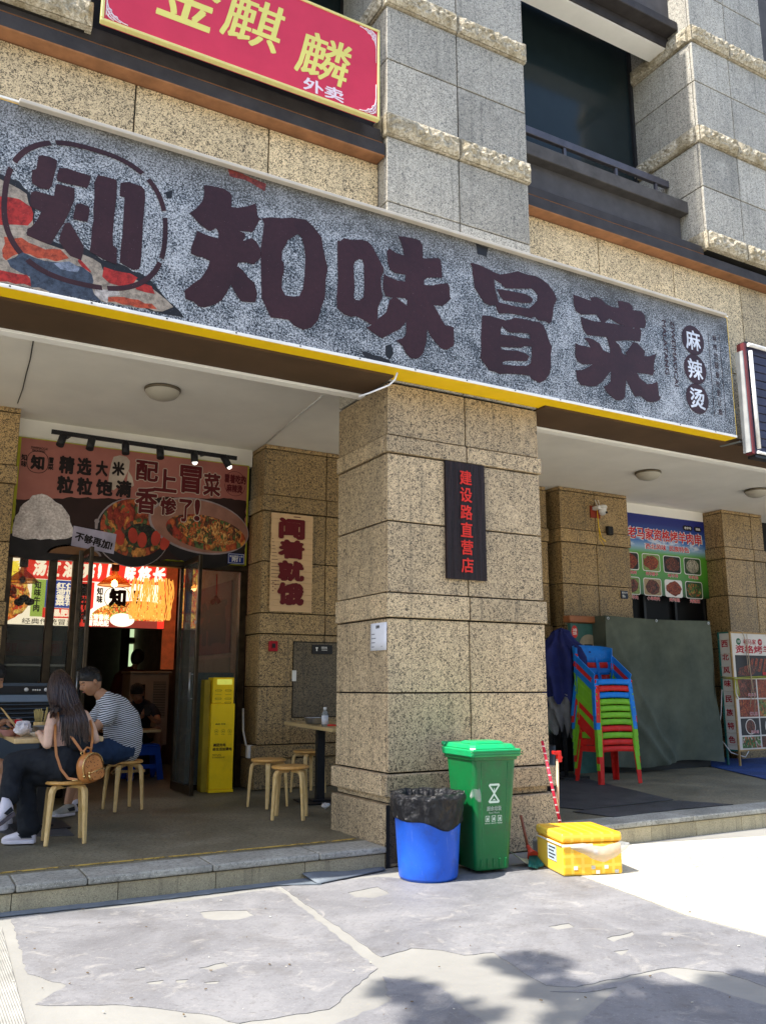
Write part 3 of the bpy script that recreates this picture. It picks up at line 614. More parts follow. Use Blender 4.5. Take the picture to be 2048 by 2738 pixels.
# ================================================================ long shop sign
def sign_face_mat():
    t = NT('printed_concrete'); v = t.pos()
    n = t.noise(v, 80, 3, .7, .6); n2 = t.noise(v, 1.5, 4, .6); n3 = t.noise(v, 7, 5, .7)
    f = t.math('ADD', t.math('MULTIPLY', t.math('SUBTRACT', n, .5), 2.5), t.math('ADD', t.math('MULTIPLY', t.math('SUBTRACT', n2, .5), .7), t.math('MULTIPLY', t.math('SUBTRACT', n3, .5), .7)))
    f = t.math('ADD', f, .585)
    c = t.ramp(f, [(.36, (.010,.015,.022)), (.50, (.055,.066,.080)), (.64, (.21,.23,.255)), (.88, (.49,.51,.545))])
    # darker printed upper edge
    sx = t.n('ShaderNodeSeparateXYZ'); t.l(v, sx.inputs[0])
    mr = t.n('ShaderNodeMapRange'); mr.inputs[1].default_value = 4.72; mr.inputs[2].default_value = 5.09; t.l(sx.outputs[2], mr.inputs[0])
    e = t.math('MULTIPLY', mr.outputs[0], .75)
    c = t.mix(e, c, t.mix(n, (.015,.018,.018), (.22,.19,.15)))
    t.col(c); return t.fin(.45, 0, .3)
m_face = sign_face_mat()
def ink(name, c, speck=.5, sp2=(.5,.4,.4), rough_=None):
    rough_ = rough_ or (.35 if 'brick' in name or 'slate' in name or 'mortar' in name else .85)
    t = NT(name); v = t.pos(); a = t.ramp(t.noise(v, 90, 2, .8), [(.69, 0), (.74, speck)])
    b = t.mix(1, t.ramp(t.noise(v, 2.5, 3), [(.3, .8), (.7, 1.25)]), t.ramp(t.noise(v, 26, 5, .75), [(.32, rough_), (.6, 1.2)]), 'MULTIPLY')
    t.col(t.mix(a, t.mix(1, c, b, 'MULTIPLY'), sp2)); return t.fin(.45, 0, .3)
m_ink = ink('maroon_ink', (.030,.009,.011), .5)
m_yellow = plain('yellow_sign_side', (.95,.62,.012), .45, var=.06)
YS = 5.55
sg = thing('shop_sign', 'long grey stone-print shop sign reading 知味冒菜 with yellow sides', 'shop sign', (3.7, 5.7, 3.76))
mb = MB(); mb.box(-3, YS+.004, 3.772, 7.238, 5.80, 5.078); put('sign_box', mb, m_yellow, sg, bev=.004)
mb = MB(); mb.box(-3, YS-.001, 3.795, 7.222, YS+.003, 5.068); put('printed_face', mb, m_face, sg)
mb = MB(); mb.box(-3, YS-.008, 3.770, 7.225, YS+.0035, 3.794); put('edge_strip', mb, m_white, sg, bev=.003)
mb = MB(); mb.box(.357, YS-.055, 5.058, 7.165, YS-.004, 5.086); put('light_strip', mb, plain('cream_light_strip', (.52,.47,.40), .5, var=.1), sg, bev=.004)
mb = MB(); mb.box(-3, YS-.01, 5.079, 7.24, 5.78, 5.092); put('top_flashing', mb, m_white, sg)
fs = lambda d: (lambda u, v, t: (u, YS-.002-d-t, v))
# printed brick patch bottom left
bk = ink('brick_ink', (.33,.022,.016), .8, (.65,.3,.22)); mo = ink('mortar_ink', (.30,.25,.20), .7, (.2,.17,.15)); sl_ = ink('slate_ink', (.045,.058,.085), .8, (.2,.23,.28)); bl = ink('crack_ink', (.012,.012,.014), .3)
bk2 = ink('orange_brick_ink', (.34,.055,.022), .8, (.65,.35,.25))
def sp(px, py): p = at(px*.29, 340+py*.29, y=YS); return (p.x, p.z)
def shp(name, pts, m, d, a=.006, seed=1):
    mb = MB(); mb.poly(jag([sp(*q) for q in pts], a=a, seed=seed), fs(d), .0006); put(name, mb, m, sg)
shp('printed_crack', [(-700,200),(0,430),(180,500),(280,610),(330,760),(300,940),(500,1060),(800,1120),(950,1230),(1100,1260),(1350,1380),(1450,1480),(1600,1640),(1700,1760),(1200,1640),(0,1440),(-700,1300)], bl, .0002, .01, 3)
shp('printed_mortar', [(-700,260),(0,480),(120,540),(250,620),(290,760),(310,900),(240,980),(500,1100),(780,1180),(930,1260),(960,1340),(1200,1370),(1420,1500),(1600,1660),(1500,1700),(1100,1640),(0,1430),(-700,1290)], mo, .001, .008, 4)
for k, (nm, pts, m) in enumerate((('printed_brick', [(-600,560),(0,640),(180,665),(290,740),(310,800),(260,910),(100,900),(-600,800)], bk),
    ('printed_brick', [(40,1010),(200,1020),(420,1130),(560,1130),(640,1210),(520,1240),(350,1210),(200,1160),(60,1230),(30,1200)], bk2),
    ('printed_slate', [(70,1230),(200,1150),(330,1210),(560,1250),(760,1290),(850,1360),(870,1540),(940,1610),(700,1570),(290,1480),(280,1380),(100,1290)], sl_),
    ('printed_slate', [(500,1260),(640,1240),(740,1300),(720,1340),(560,1310)], ink('light_slate_ink', (.17,.20,.27), .6, (.3,.34,.4))),
    ('printed_brick', [(-600,1230),(0,1320),(250,1365),(280,1400),(290,1470),(0,1425),(-600,1310)], bk),
    ('printed_brick', [(730,1210),(840,1330),(840,1345),(760,1290),(720,1240)], bk),
    ('printed_brick', [(960,1290),(1130,1340),(1270,1390),(1180,1460),(1010,1440),(945,1380)], bk),
    ('printed_brick', [(1290,1430),(1400,1470),(1430,1540),(1260,1500),(1240,1470)], bk),
    ('printed_brick', [(1000,1570),(1150,1570),(1400,1630),(1450,1680),(1330,1670),(1000,1610)], bk2),
    ('printed_mortar', [(880,1500),(1000,1500),(1100,1520),(1110,1550),(1000,1560),(990,1625),(930,1590),(870,1540)], ink('pale_mortar_ink', (.42,.38,.36), .5)))):
    shp(nm, pts, m, .0014+.00012*k, .012, 30+k)
# small brick and dark stains
def sb(px, py): p = at(px, py, y=YS); return (p.x, p.z)
for nm, pts, m in (('printed_brick', [(610,452),(670,475),(712,492),(708,512),(650,480),(615,472)], ink('dark_brick_ink', (.16,.03,.025), .6)),
    ('printed_stain', [(965,938),(1000,950),(1040,962),(1048,975),(1010,970),(975,955)], bl), ('printed_stain', [(1030,925),(1046,920),(1052,945),(1042,962),(1030,950)], bl),
    ('printed_stain', [(1270,650),(1305,662),(1300,688),(1275,680)], bl), ('printed_stain', [(442,515),(462,508),(460,530),(448,532)], bl)):
    mb = MB(); mb.poly(jag([sb(*q) for q in pts], a=.008, seed=len(pts)), fs(.0003), .0006); put(nm, mb, m, sg)
for k, cl in GLYPH.items():
    mb = MB()
    for loops in cl: mb.poly(loops, fs(.0026), .0012)
    put('character' if k != 'logo' else 'logo_character', mb, m_ink, sg)
# logo ring: rounded square outline with five small breaks
def put_ring(rs, m, T):
    for r_ in rs: put('logo_ring' if len(rs) == 1 else 'ring_arc', r_, m, T)
def ring(cx, cz, rx, rz, wd, n=96, gaps=(), e=2.6, fn=None, d=.0012):
    mb = MB()
    def pt(t, k):
        c_, s_ = cos(t), sin(t); r = (abs(c_)**e+abs(s_)**e)**(-1/e)
        return (cx+c_*r*(rx-wd*k), cz+s_*r*(rz-wd*k))
    segs = []; cur = []
    for i in range(n+1):
        t = 2*pi*i/n
        if any(abs((t-g_+pi) % (2*pi)-pi) < .022 for g_ in gaps):
            if len(cur) > 1: segs.append(cur)
            cur = []
        else: cur.append(t)
    if len(cur) > 1: segs.append(cur)
    out = []
    for sgm in segs:
        mb = MB(); out.append(mb)
        for t0, t1 in zip(sgm, sgm[1:]):
            mb.poly([pt(t0,0), pt(t1,0), pt(t1,1), pt(t0,1)], fn, d)
    return out
put_ring(ring(.845, 4.40, .535, .515, .034, 192, (R(118), R(50), R(18), R(155), R(-22), R(-132), R(-75)), 2.5, fs(.0026)), m_ink, sg)
# right end: three discs and the small columns of writing
m_pale = ink('pale_print', (.55,.58,.64), .3, (.3,.33,.4))
for z, ch in ((4.708, '麻'), (4.40, '辣'), (4.092, '烫')):
    mb = MB(); mb.poly([(6.68+.158*cos(t*pi/24), z+.157*sin(t*pi/24)) for t in range(48)], fs(.0026), .0012); put('disc', mb, m_ink, sg)
    text(ch, 6.575, 6.785, z-.105, z+.105, YS-.0065, m_pale, sg, 'character', .022)
for i, ch in enumerate('麻辣烫冒着吃更过瘾'):
    z = 4.80-i*.099; text(ch, 6.975, 7.035, z-.035, z+.033, YS-.003, m_ink, sg, 'small_character', .012)
for x in (6.912, 7.082):
    mb = MB(); mb.box(x, YS-.0035, 3.95, x+.004, YS-.002, 4.86); put('print_line', mb, m_ink, sg)
text('ZIWEIMAOCAI', 6.375, 6.43, 4.17, 4.86, YS-.003, m_ink, sg, 'small_lettering', .03, rot=-pi/2)
text('MALATANG', 6.255, 6.31, 4.27, 4.84, YS-.003, m_ink, sg, 'small_lettering', .03, rot=-pi/2)
# screws in the edge strip
mb = MB()
for k in range(14): mb.box(.4+k*.5, YS-.010, 3.778, .412+k*.5, YS-.007, 3.788)
put('screw', mb, m_black, sg, kind='stuff')

# ================================================================ red sign above
rd = thing('red_sign', 'red sign with yellow brush characters 金麒麟 in a gold frame above the beams', 'sign', (2.0, 5.75, 6.05))
m_red = plain('red_sheet', (.55,.035,.075), .35, var=.06); m_gold = plain('pale_gold', (.62,.56,.22), .35, var=.05); m_gy = plain('yellow_letters', (.66,.60,.16), .4, var=.05); m_pk = plain('pale_pink_ornament', (.72,.60,.66), .5, var=.05)
X0, X1, ZA, ZB = .852, 3.168, 6.045, 6.93
mb = MB(); mb.box(X0+.01, 5.706, ZA+.01, X1-.01, 5.76, ZB-.01); put('sign_panel', mb, m_red, rd)
for (a,b,c,d) in ((X0,X1,ZA,ZA+.022),(X0,X1,ZB-.022,ZB),(X0,X0+.022,ZA+.023,ZB-.023),(X1-.022,X1,ZA+.023,ZB-.023)):
    mb = MB(); mb.box(a, 5.695, c, b, 5.745, d); put('frame', mb, m_gold, rd, bev=.004)
fr = lambda u, v, t: (u, 5.704-t, v)
text('金', 1.24, 1.74, 6.27, 6.80, 5.7045, m_gy, rd, 'character', .02, .25)
text('麒', 1.735, 2.285, 6.30, 6.76, 5.7045, m_gy, rd, 'character', .014, .2)
text('麟', 2.37, 2.90, 6.225, 6.66, 5.7045, m_gy, rd, 'character', .014, .2)
text('外卖', 2.455, 2.825, 6.085, 6.205, 5.7045, m_pk, rd, 'small_character', .03)
for (cx, cz, sx, sz) in ((X0+.035,ZA+.035,1,1),(X1-.035,ZA+.035,-1,1),(X1-.035,ZB-.035,-1,-1),(X0+.035,ZB-.035,1,-1)):
    mb = MB()
    for k in range(3):
        r0 = .16-.05*k; pts = [(cx+sx*(r0*(1-cos(t))+.0), cz+sz*(r0*(1-sin(t)))) for t in [i*pi/2/8 for i in range(9)]]
        mb.tube([(u, 5.703, v) for u, v in pts], .0045, 5)
    for q, r_ in (((.035,.03),.018),((.07,.025),.014),((.025,.07),.014)):
        mb.tube([(cx+sx*(q[0]+r_*cos(t)), 5.703, cz+sz*(q[1]+r_*sin(t))) for t in [i*5/8 for i in range(9)]], .004, 5)
    mb.tube([(cx, 5.703, cz+sz*.02),(cx, 5.703, cz+sz*.3)], .003, 5); put('corner_ornament', mb, m_pk, rd)

# ================================================================ dark wooden plaque and paper notice on the big column
def wood_dark():
    t = NT('dark_carved_wood'); v = t.pos((18,18,1.2)); n = t.noise(v, 4, 5, .7)
    t.col(t.ramp(n, [(.3, (.005,.003,.004)), (.6, (.020,.009,.010)), (.78, (.05,.025,.022))])); t.bump(n, .9, .01); return t.fin(.5, 0, .25)
pq = thing('wooden_plaque', 'dark wooden plaque with red carved characters 建设路直营店 on the big column', 'plaque', (4.04, 5.79, 2.16))
mb = MB()
mb.grid(lambda u, v: (3.842+.398*u, 5.786-.004*sin(u*40)*sin(v*3+u*9), 2.16+.99*v), 30, 10); mb.box(3.842, 5.788, 2.16, 4.24, 5.812, 3.15)
put('board', mb, wood_dark(), pq)
m_redl = plain('red_lacquer', (.62,.03,.02), .4, var=.1)
for i, ch in enumerate('建设路直营店'):
    z = 3.083-i*.1485; text(ch, 3.978, 4.098, z-.125, z, 5.777, m_redl, pq, 'character', .024)
m_paper = plain('white_paper', (.70,.70,.74), .7, var=.05); m_grayink = plain('grey_ink', (.25,.25,.28), .7)
nt_ = thing('paper_notice', 'white paper notice headed 招聘 taped round the corner of the big column', 'notice', (3.29, 5.95, 1.57))
mb = MB(); mb.grid(lambda u, v: (3.297-.006*sin(u*3.14)-.004*(1-v), 6.08-.262*u, 1.575+.215*v), 6, 3); put('sheet', mb, m_paper, nt_, solid=.001)
text('招聘', 5.98, 5.92, 1.745, 1.772, 3.288, plain('black_ink', (.03,.03,.03), .7), nt_, 'lettering', .02, axis='x')
for k in range(4):
    mb = MB(); mb.box(3.2885, 6.05-(.0 if k < 3 else 0), 1.70-k*.033, 3.2895, 6.0-(.12 if k == 3 else .02*k), 1.708-k*.033); put('text_line', mb, m_grayink, nt_)

# ================================================================ corrugated banner 闻着就饿
bn = thing('paper_banner', 'tan corrugated banner with dark red characters 闻着就饿 on the rear pilaster', 'banner', (4.05, 9.45, 2.165))
m_card = plain('corrugated_card', (.70,.47,.26), .75, var=.08); m_dr = plain('dark_red_ink', (.13,.008,.012), .5, var=.1)
n_ = 34
for k in range(n_):
    z = 2.168+1.182*k/n_; h = 1.182/n_; off = .006*(k % 2)
    mb = MB(); mb.box(3.775+.006*random.random(), 9.452+off, z+.0005, 4.318, 9.474, z+h-.0005); put('paper_strip', mb, m_card, bn)
for (ch, z1, z0) in (('闻',3.30,3.04),('着',3.035,2.80),('就',2.78,2.53),('饿',2.515,2.245)):
    text(ch, 3.865, 4.21, z0, z1, 9.448, m_dr, bn, 'character', .062)
mb = MB()
for k in range(14):
    a = .018+.085*min(1, k/8); mb.box(3.785, 9.449, 3.03-k*.042, 3.785+a, 9.451, 3.036-k*.042)
mb.box(4.06, 9.449, 3.314, 4.15, 9.451, 3.325); put('small_print', mb, plain('brown_ink', (.12,.05,.03), .6), bn)
for k in range(11): text(random.choice('闻着香得很来一份麻辣'), 3.80+.03*(k%2), 3.822+.03*(k%2), 2.40+k*.024-.0, 2.418+k*.024, 9.448, m_dr, bn, 'small_print', .02) if k < 6 else None
# fire alarm point, hydrant sign, junction box
al = thing('alarm_call_point', 'small red fire alarm call point left of the recessed stone panel', 'alarm', (3.83, 9.46, 1.72))
mb = MB(); mb.box(3.782, 9.44, 1.70, 3.89, 9.478, 1.82); put('housing', mb, plain('alarm_red', (.45,.01,.02), .4), al, bev=.006)
mb = MB(); mb.box(3.815, 9.434, 1.74, 3.855, 9.4385, 1.79); put('button', mb, m_black, al)
hy = thing('hydrant_sign', 'small black hydrant sign 消防栓 on the recessed stone panel', 'sign', (4.5, 9.455, 1.70))
mb = MB(); mb.box(4.335, 9.45, 1.68, 4.60, 9.466, 1.79); put('plate', mb, m_black, hy, bev=.002)
text('消防栓', 4.45, 4.53, 1.742, 1.77, 9.4485, m_white, hy, 'lettering', .02)
mb = MB(); mb.poly([(4.385,1.715),(4.40,1.715),(4.40,1.745),(4.408,1.745),(4.408,1.76),(4.377,1.76),(4.377,1.745),(4.385,1.745)], lambda u,v,t:(u,9.4495-t,v), .0012); put('pictogram', mb, m_white, hy)
mb = MB(); mb.box(4.455, 9.448, 1.725, 4.53, 9.4495, 1.731); put('small_print', mb, m_white, hy)
mb = MB(); mb.box(4.085, 9.45, 1.36, 4.135, 9.469, 1.485); put('wall_switch', mb, m_white, bev=.004, label='slim white switch plate on the edge of the recessed stone panel', cat='switch')
jb = thing('socket_box', 'white socket box with a cable beside the yellow power bank cabinet', 'socket', (3.64, 9.62, .52))
mb = MB(); mb.box(3.60, 9.55, .50, 3.672, 9.63, .64); put('box', mb, m_white, jb, bev=.005)
mb = MB(); mb.tube([(3.60,9.62,.64),(3.575,9.66,.8),(3.58,9.7,1.05)], .012, 6); put('cable', mb, m_tubew, jb)

# ================================================================ right side: skewer board, camera, plates
def food(name, cs, sc=60, em=0):
    t = NT(name); v = t.pos(); q = t.n('ShaderNodeTexVoronoi'); q.inputs['Scale'].default_value = sc; q.inputs['Randomness'].default_value = 1
    mp = t.n('ShaderNodeMapping'); mp.inputs['Scale'].default_value = (1,1,.6); t.l(v, mp.inputs[0])
    nz = t.n('ShaderNodeTexNoise'); nz.inputs['Scale'].default_value = sc*.5; t.l(mp.outputs[0], nz.inputs[0])
    mm = t.n('ShaderNodeMix', data_type='VECTOR'); mm.inputs[0].default_value = .3; t.l(mp.outputs[0], mm.inputs[4]); t.l(nz.outputs['Color'], mm.inputs[5]); t.l(mm.outputs[1], q.inputs['Vector'])
    s_ = t.n('ShaderNodeSeparateColor'); t.l(q.outputs['Color'], s_.inputs[0])
    n = len(cs); c = t.ramp(s_.outputs[0], [(i/n, k) for i, k in enumerate(cs)], 'CONSTANT')
    sh = t.mix(.6, t.ramp(q.outputs['Distance'], [(0, 1.1), (.5, .7), (.8, .3)]), t.ramp(t.noise(v, sc*2.2, 4, .7), [(.3, .35), (.7, 1.5)]), 'MULTIPLY')
    c = t.mix(1, c, sh, 'MULTIPLY'); t.col(c)
    if em: t.l(c, t.p.inputs['Emission Color']); t.p.inputs['Emission Strength'].default_value = em
    return t.fin(.5, 0, .3)
f_red = food('grilled_meat', [(.45,.06,.02),(.25,.03,.015),(.55,.15,.04),(.12,.02,.01)], 45)
f_dark = food('dark_meat', [(.22,.05,.03),(.10,.03,.02),(.35,.09,.05),(.05,.03,.02)], 40)
f_soup = food('soup_bowl', [(.42,.38,.28),(.30,.28,.2),(.5,.46,.36)], 30)
f_mix = food('mixed_skewers', [(.5,.35,.08),(.10,.22,.05),(.5,.12,.03),(.06,.08,.03)], 28)
f_hot = food('hot_dish', [(.55,.12,.03),(.35,.04,.02),(.7,.28,.06),(.08,.05,.03),(.12,.16,.05),(.5,.09,.03)], 17)
def rice():
    t = NT('white_rice'); v = t.pos(); n = t.noise(v, 45, 4, .7); n2 = t.noise(v, 6, 3)
    t.col(t.mix(1, t.ramp(n, [(.3, (.42,.35,.33)), (.5, (.68,.60,.57)), (.65, (.88,.82,.80))]), t.ramp(n2, [(.3, .7), (.7, 1.1)]), 'MULTIPLY')); return t.fin(.5, 0, .2)
f_rice = rice()
sk = thing('skewer_board', 'blue and green board reading 老马家资格烤羊肉串 with pictures of grilled skewers', 'sign board', (10.9, 9.9, 2.73))
def sky_green():
    t = NT('sky_and_grass_print'); v = t.pos(); sx = t.n('ShaderNodeSeparateXYZ'); t.l(v, sx.inputs[0])
    mr = t.n('ShaderNodeMapRange'); mr.inputs[1].default_value = 2.72; mr.inputs[2].default_value = 4.04; t.l(sx.outputs[2], mr.inputs[0])
    c = t.ramp(mr.outputs[0], [(.0, (.01,.07,.015)), (.25, (.06,.26,.02)), (.52, (.10,.34,.03)), (.60, (.25,.42,.62)), (.68, (.04,.16,.50)), (.9, (.01,.02,.20))])
    cl = t.ramp(t.noise(t.pos((1,1,2)), 4, 4, .6), [(.5, 0), (.62, 1)])
    bd = t.ramp(mr.outputs[0], [(.58, 0), (.64, .8), (.72, .5), (.78, 0)])
    c = t.mix(t.math('MULTIPLY', cl, bd), c, (.8,.85,.9)); t.col(c); return t.fin(.4)
mb = MB(); mb.box(9.5, 9.86, 2.735, 11.87, 9.90, 4.04); put('panel', mb, sky_green(), sk)
def board_pt(px, py): p = at(1680+px*.2223, 1350+py*.2223, y=9.855); return p.x, p.z
m_rl = plain('red_letters', (.60,.02,.03), .4, var=.05); m_wl = plain('white_outline', (.8,.78,.78), .4, var=.04)
def wtext(s_, a, b, c, d, y, parent, b1=.05, b2=.02, m1=None, m2=None, nm='lettering', sh=0):
    text(s_, a, b, c, d, y, m1 or m_wl, parent, nm, b1, sh); e = (b-a)*.006+.0015*len(s_); f = (d-c)*.05
    text(s_, a+e, b-e, c+f, d-f, y-.0025, m2 or m_rl, parent, nm, b2, sh)
a = board_pt(-60,235); b = board_pt(805,400)
wtext('老马家资格烤羊肉串', 9.98, 11.72, 3.615, 3.83, 9.8575, sk, .06, .03)
wtext('西北风味  民族特色', 10.36, 11.40, 3.47, 3.575, 9.8575, sk, .05, .025)
for (u0, u1, z, s_) in ((11.27,11.5,3.90,'老字号'),(11.54,11.72,3.90,'清真')):
    mb = MB(); n = 20; r_ = .045; w2 = (u1-u0)/2-r_; cx = (u0+u1)/2
    mb.poly([(cx+(w2 if cos(t) > 0 else -w2)+r_*cos(t), z+r_*sin(t)) for t in [2*pi*i/n+.01 for i in range(n)]], lambda u,v,t:(u,9.859-t,v), .002)
    put('badge', mb, m_black, sk); text(s_, u0+.035, u1-.035, z-.022, z+.022, 9.8545, m_wl, sk, 'lettering', .03)
names = (('羊肉烧烤','烤羊腰子','烤羊排','羊肉汤'),('手抓羊肉','小串烤肉','烤鸡翅','烤蔬菜'))
def rrect(cx, cz, w_, h_, r_, n=5):
    out = []
    for (sx, sz, t0) in ((1,1,0),(-1,1,pi/2),(-1,-1,pi),(1,-1,1.5*pi)):
        for i in range(n): t = t0+pi/2*i/(n-1); out.append((cx+sx*(w_/2-r_)+r_*cos(t), cz+sz*(h_/2-r_)+r_*sin(t)))
    return out
mats8 = ((f_red,f_red,f_dark,f_soup),(f_dark,f_dark,f_red,f_mix))
m_blk0 = plain('photo_black', (.02,.02,.02), .5); m_lg = plain('photo_lettuce', (.22,.32,.10), .5, var=.5, sc=20); m_dg = plain('photo_dark_green', (.03,.07,.03), .5, var=.4, sc=20); m_tn = plain('photo_tan', (.40,.30,.18), .5, var=.3, sc=20)
fb = lambda dd: (lambda u, v, t: (u, 9.859-dd-t, v))
for j in range(2):
    for i in range(4):
        cx = 10.01+i*.475; cz = 3.255-j*.395
        mb = MB(); mb.poly(rrect(cx, cz, .40, .285, .04), fb(0), .002); put('picture_border', mb, m_wl, sk)
        mb = MB(); mb.poly(rrect(cx, cz, .375, .262, .035), fb(.0025), .0015); put('picture', mb, (m_blk0, m_lg, m_blk0, m_dg, m_lg, m_tn, m_wl, m_dg)[i+4*j], sk)
        mb = MB(); rg_ = random.Random(i*7+j); mb.poly([(cx+(.165+.02*rg_.uniform(-1,1))*cos(t_*pi/9), cz+(.115+.015*rg_.uniform(-1,1))*sin(t_*pi/9)) for t_ in range(18)], fb(.0041), .0008)
        if not (i == 3 and j == 0): put('dish_picture', mb, mats8[j][i], sk)
        if i == 3 and j == 0:
            mb = MB(); mb.poly([(cx+.15*cos(t*pi/12), cz+.115*sin(t*pi/12)) for t in range(24)], fb(.0045), .001); put('bowl_picture', mb, f_soup, sk)
        text(names[j][i], cx-.02*len(names[j][i])-.06, cx+.02*len(names[j][i])+.06, cz-.215, cz-.15, 9.856, m_wl, sk, 'caption', .05)
        text(names[j][i], cx-.02*len(names[j][i])-.056, cx+.02*len(names[j][i])+.056, cz-.211, cz-.154, 9.853, m_rl, sk, 'caption', .012)
# security camera
p = at(1600,1362,y=9.4)
sc = thing('security_camera', 'white dome security camera on a red plate on the brown pilaster', 'camera', (9.0, 9.38, 3.75))
P = at(1592,1368,y=9.47); mb = MB(); mb.box(P.x-.11, 9.462, P.z-.10, P.x+.08, 9.478, P.z+.08); put('red_plate', mb, plain('rust_red', (.28,.04,.02), .6), sc)
P = at(1606,1360,y=9.38)
mb = MB(); mb.box(P.x-.10, 9.33, P.z-.02, P.x-.02, 9.46, P.z+.03); mb.lathe([(.0,.045),(.062,.045),(.07,.03),(.07,0),(.06,-.005)], 20, (P.x+.01, 9.36, P.z)); put('housing', mb, m_tubew, sc, bev=.003)
mb = MB(); mb.lathe([(.058,0),(.06,-.05),(.045,-.09),(.02,-.105),(0,-.107)], 20, (P.x+.01, 9.36, P.z)); put('dome', mb, m_tubew, sc)
mb = MB(); mb.lathe([(0,0),(.018,0),(.018,.01),(0,.01)], 12, (P.x+.03, 9.30, P.z-.07), M=Matrix.Rotation(pi/2, 3, 'X')); put('lens', mb, m_black, sc)
mb = MB(); 
for dx in (-.05, .0): mb.tube([(P.x-.02+dx, 9.38, P.z+.04),(P.x-.03+dx*1.3, 9.40, P.z+.13)], .006, 6)
put('antenna', mb, m_tubew, sc)
mb = MB(); mb.tube([(P.x-.04,9.42,P.z-.02),(P.x-.0,9.45,P.z-.25),(P.x+.05,9.46,P.z-.42),(P.x+.14,9.46,P.z-.48)], .006, 6); mb.tube([(P.x+.0,9.45,P.z-.25),(P.x+.02,9.46,P.z-.45),(P.x+.10,9.46,P.z-.55)], .004, 5); put('cable', mb, m_yellow, sc)
P = at(1632,1418,y=9.42); mb = MB(); mb.box(P.x-.05, 9.41, P.z-.07, P.x+.05, 9.477, P.z+.06); put('adapter_box', mb, m_black, bev=.008, label='small black adapter box on the camera pilaster right of the camera', cat='adapter')
P = at(1672,1590,y=9.45); pl = thing('number_plate', 'small dark door number plate on the camera pilaster edge', 'plate', (P.x, 9.46, P.z-.06))
mb = MB(); mb.box(P.x-.075, 9.462, P.z-.06, P.x+.06, 9.478, P.z+.06); put('plate', mb, plain('navy_plate', (.02,.03,.06), .4), pl, bev=.003)
text('建设巷10号', P.x-.065, P.x+.05, P.z+.015, P.z+.045, 9.459, m_tubew, pl, 'lettering', .02); text('附6', P.x-.055, P.x-.0, P.z-.045, P.z+.0, 9.459, m_tubew, pl, 'lettering', .02)

# slatted dark sign box at the right edge
ss = thing('slatted_sign', 'dark slatted sign box with white tubes on a steel bracket at the right edge', 'sign box', (7.6, 5.5, 3.6))
m_navy = plain('navy_slat', (.035,.035,.07), .5); m_mar = plain('maroon_frame', (.14,.03,.035), .5)
mb = MB(); mb.box(7.337, 5.46, 3.60, 7.375, 5.55, 4.79); put('side_frame', mb, m_mar, ss, bev=.004)
mb = MB(); mb.box(7.318, 5.47, 3.62, 7.333, 5.56, 4.70); put('side_angle', mb, plain('grey_angle', (.35,.36,.36), .5), ss)
for z_ in (3.57, 4.79): mb = MB(); mb.box(7.38, 5.47, z_, 8.6, 5.56, z_+.025); put('frame_rail', mb, m_black, ss)
for k in range(13):
    z = 3.605+k*.0905; mb = MB(); mb.box(7.38, 5.485+.0*k, z+.006, 8.6, 5.51, z+.0865); put('slat', mb, m_navy, ss, bev=.003)
mb = MB(); mb.tube([(7.40,5.455,4.775),(7.44,5.45,4.775),(8.6,5.45,4.775)], .022, 10); put('tube', mb, m_tubew, ss)
mb = MB(); mb.tube([(7.425,5.455,3.66),(7.425,5.455,4.71)], .021, 10); put('tube', mb, m_tubew, ss)
mb = MB(); mb.tube([(7.40,5.455,3.62),(8.6,5.455,3.62)], .016, 10); put('tube', mb, m_tubew, ss)
for q in (((7.32,5.6,4.55),(7.26,5.8,4.15)),((7.32,5.6,4.05),(7.26,5.8,4.5)),((7.32,5.58,3.75),(7.28,5.8,3.75))):
    mb = MB(); mb.bar(q[0], q[1], .03, .012); put('bracket', mb, plain('steel_bracket', (.18,.2,.2), .5), ss)
# ================================================================ left shop: food poster box above the door
ps = thing('food_poster', 'red food poster box above the left shop door showing rice and noodle bowls', 'poster', (2.27, 9.86, 2.72))
YQ = 9.80
fq = lambda d: (lambda u, v, t: (u, YQ-.002-d-t, v))
def q5(px, py): p = at(px*.43504, 1050+py*.43504, y=YQ); return (p.x, p.z)
def pq5(name, pts, m, d, a=0, seed=1):
    mb = MB(); L = [q5(*q) for q in pts]; mb.poly(jag(L, a=a, seed=seed) if a else L, fq(d), .0006); return put(name, mb, m, ps)
mb = MB(); mb.box(.945, YQ, 2.735, 3.60, 9.92, 3.98); put('poster_box', mb, plain('lime_sign_side', (.42,.42,.03), .5, var=.15), ps, bev=.003)
def poster_mat():
    t = NT('pink_printed_film'); v = t.pos(); t.col(t.ramp(t.noise(v, 1.6, 5, .6), [(.3, (.30,.095,.075)), (.7, (.42,.16,.125))])); return t.fin(.35, 0, .35)
m_pp = poster_mat(); m_blk = plain('black_print', (.016,.010,.010), .4); m_mrn = plain('maroon_print', (.10,.010,.012), .4)
m_cream = plain('cream_print', (.50,.40,.32), .5)
mb = MB(); mb.box(.975, YQ-.002, 2.745, 3.578, YQ-.0005, 3.968); put('print', mb, m_pp, ps)
pq5('printed_table', [(100,655),(360,650),(440,640),(620,650),(820,660),(1000,640),(1250,650),(1400,650),(1512,665),(1500,1050),(1000,1030),(600,1010),(62,975)], plain('brown_print', (.028,.012,.010), .5), .0006, .012, 7)
pq5('printed_petal', [(700,395),(740,385),(780,395),(800,420),(795,470),(750,560),(700,600),(665,590),(670,520),(685,440)], m_cream, .001)
pq5('printed_petal', [(790,480),(815,520),(825,570),(800,590),(780,560)], m_cream, .001)
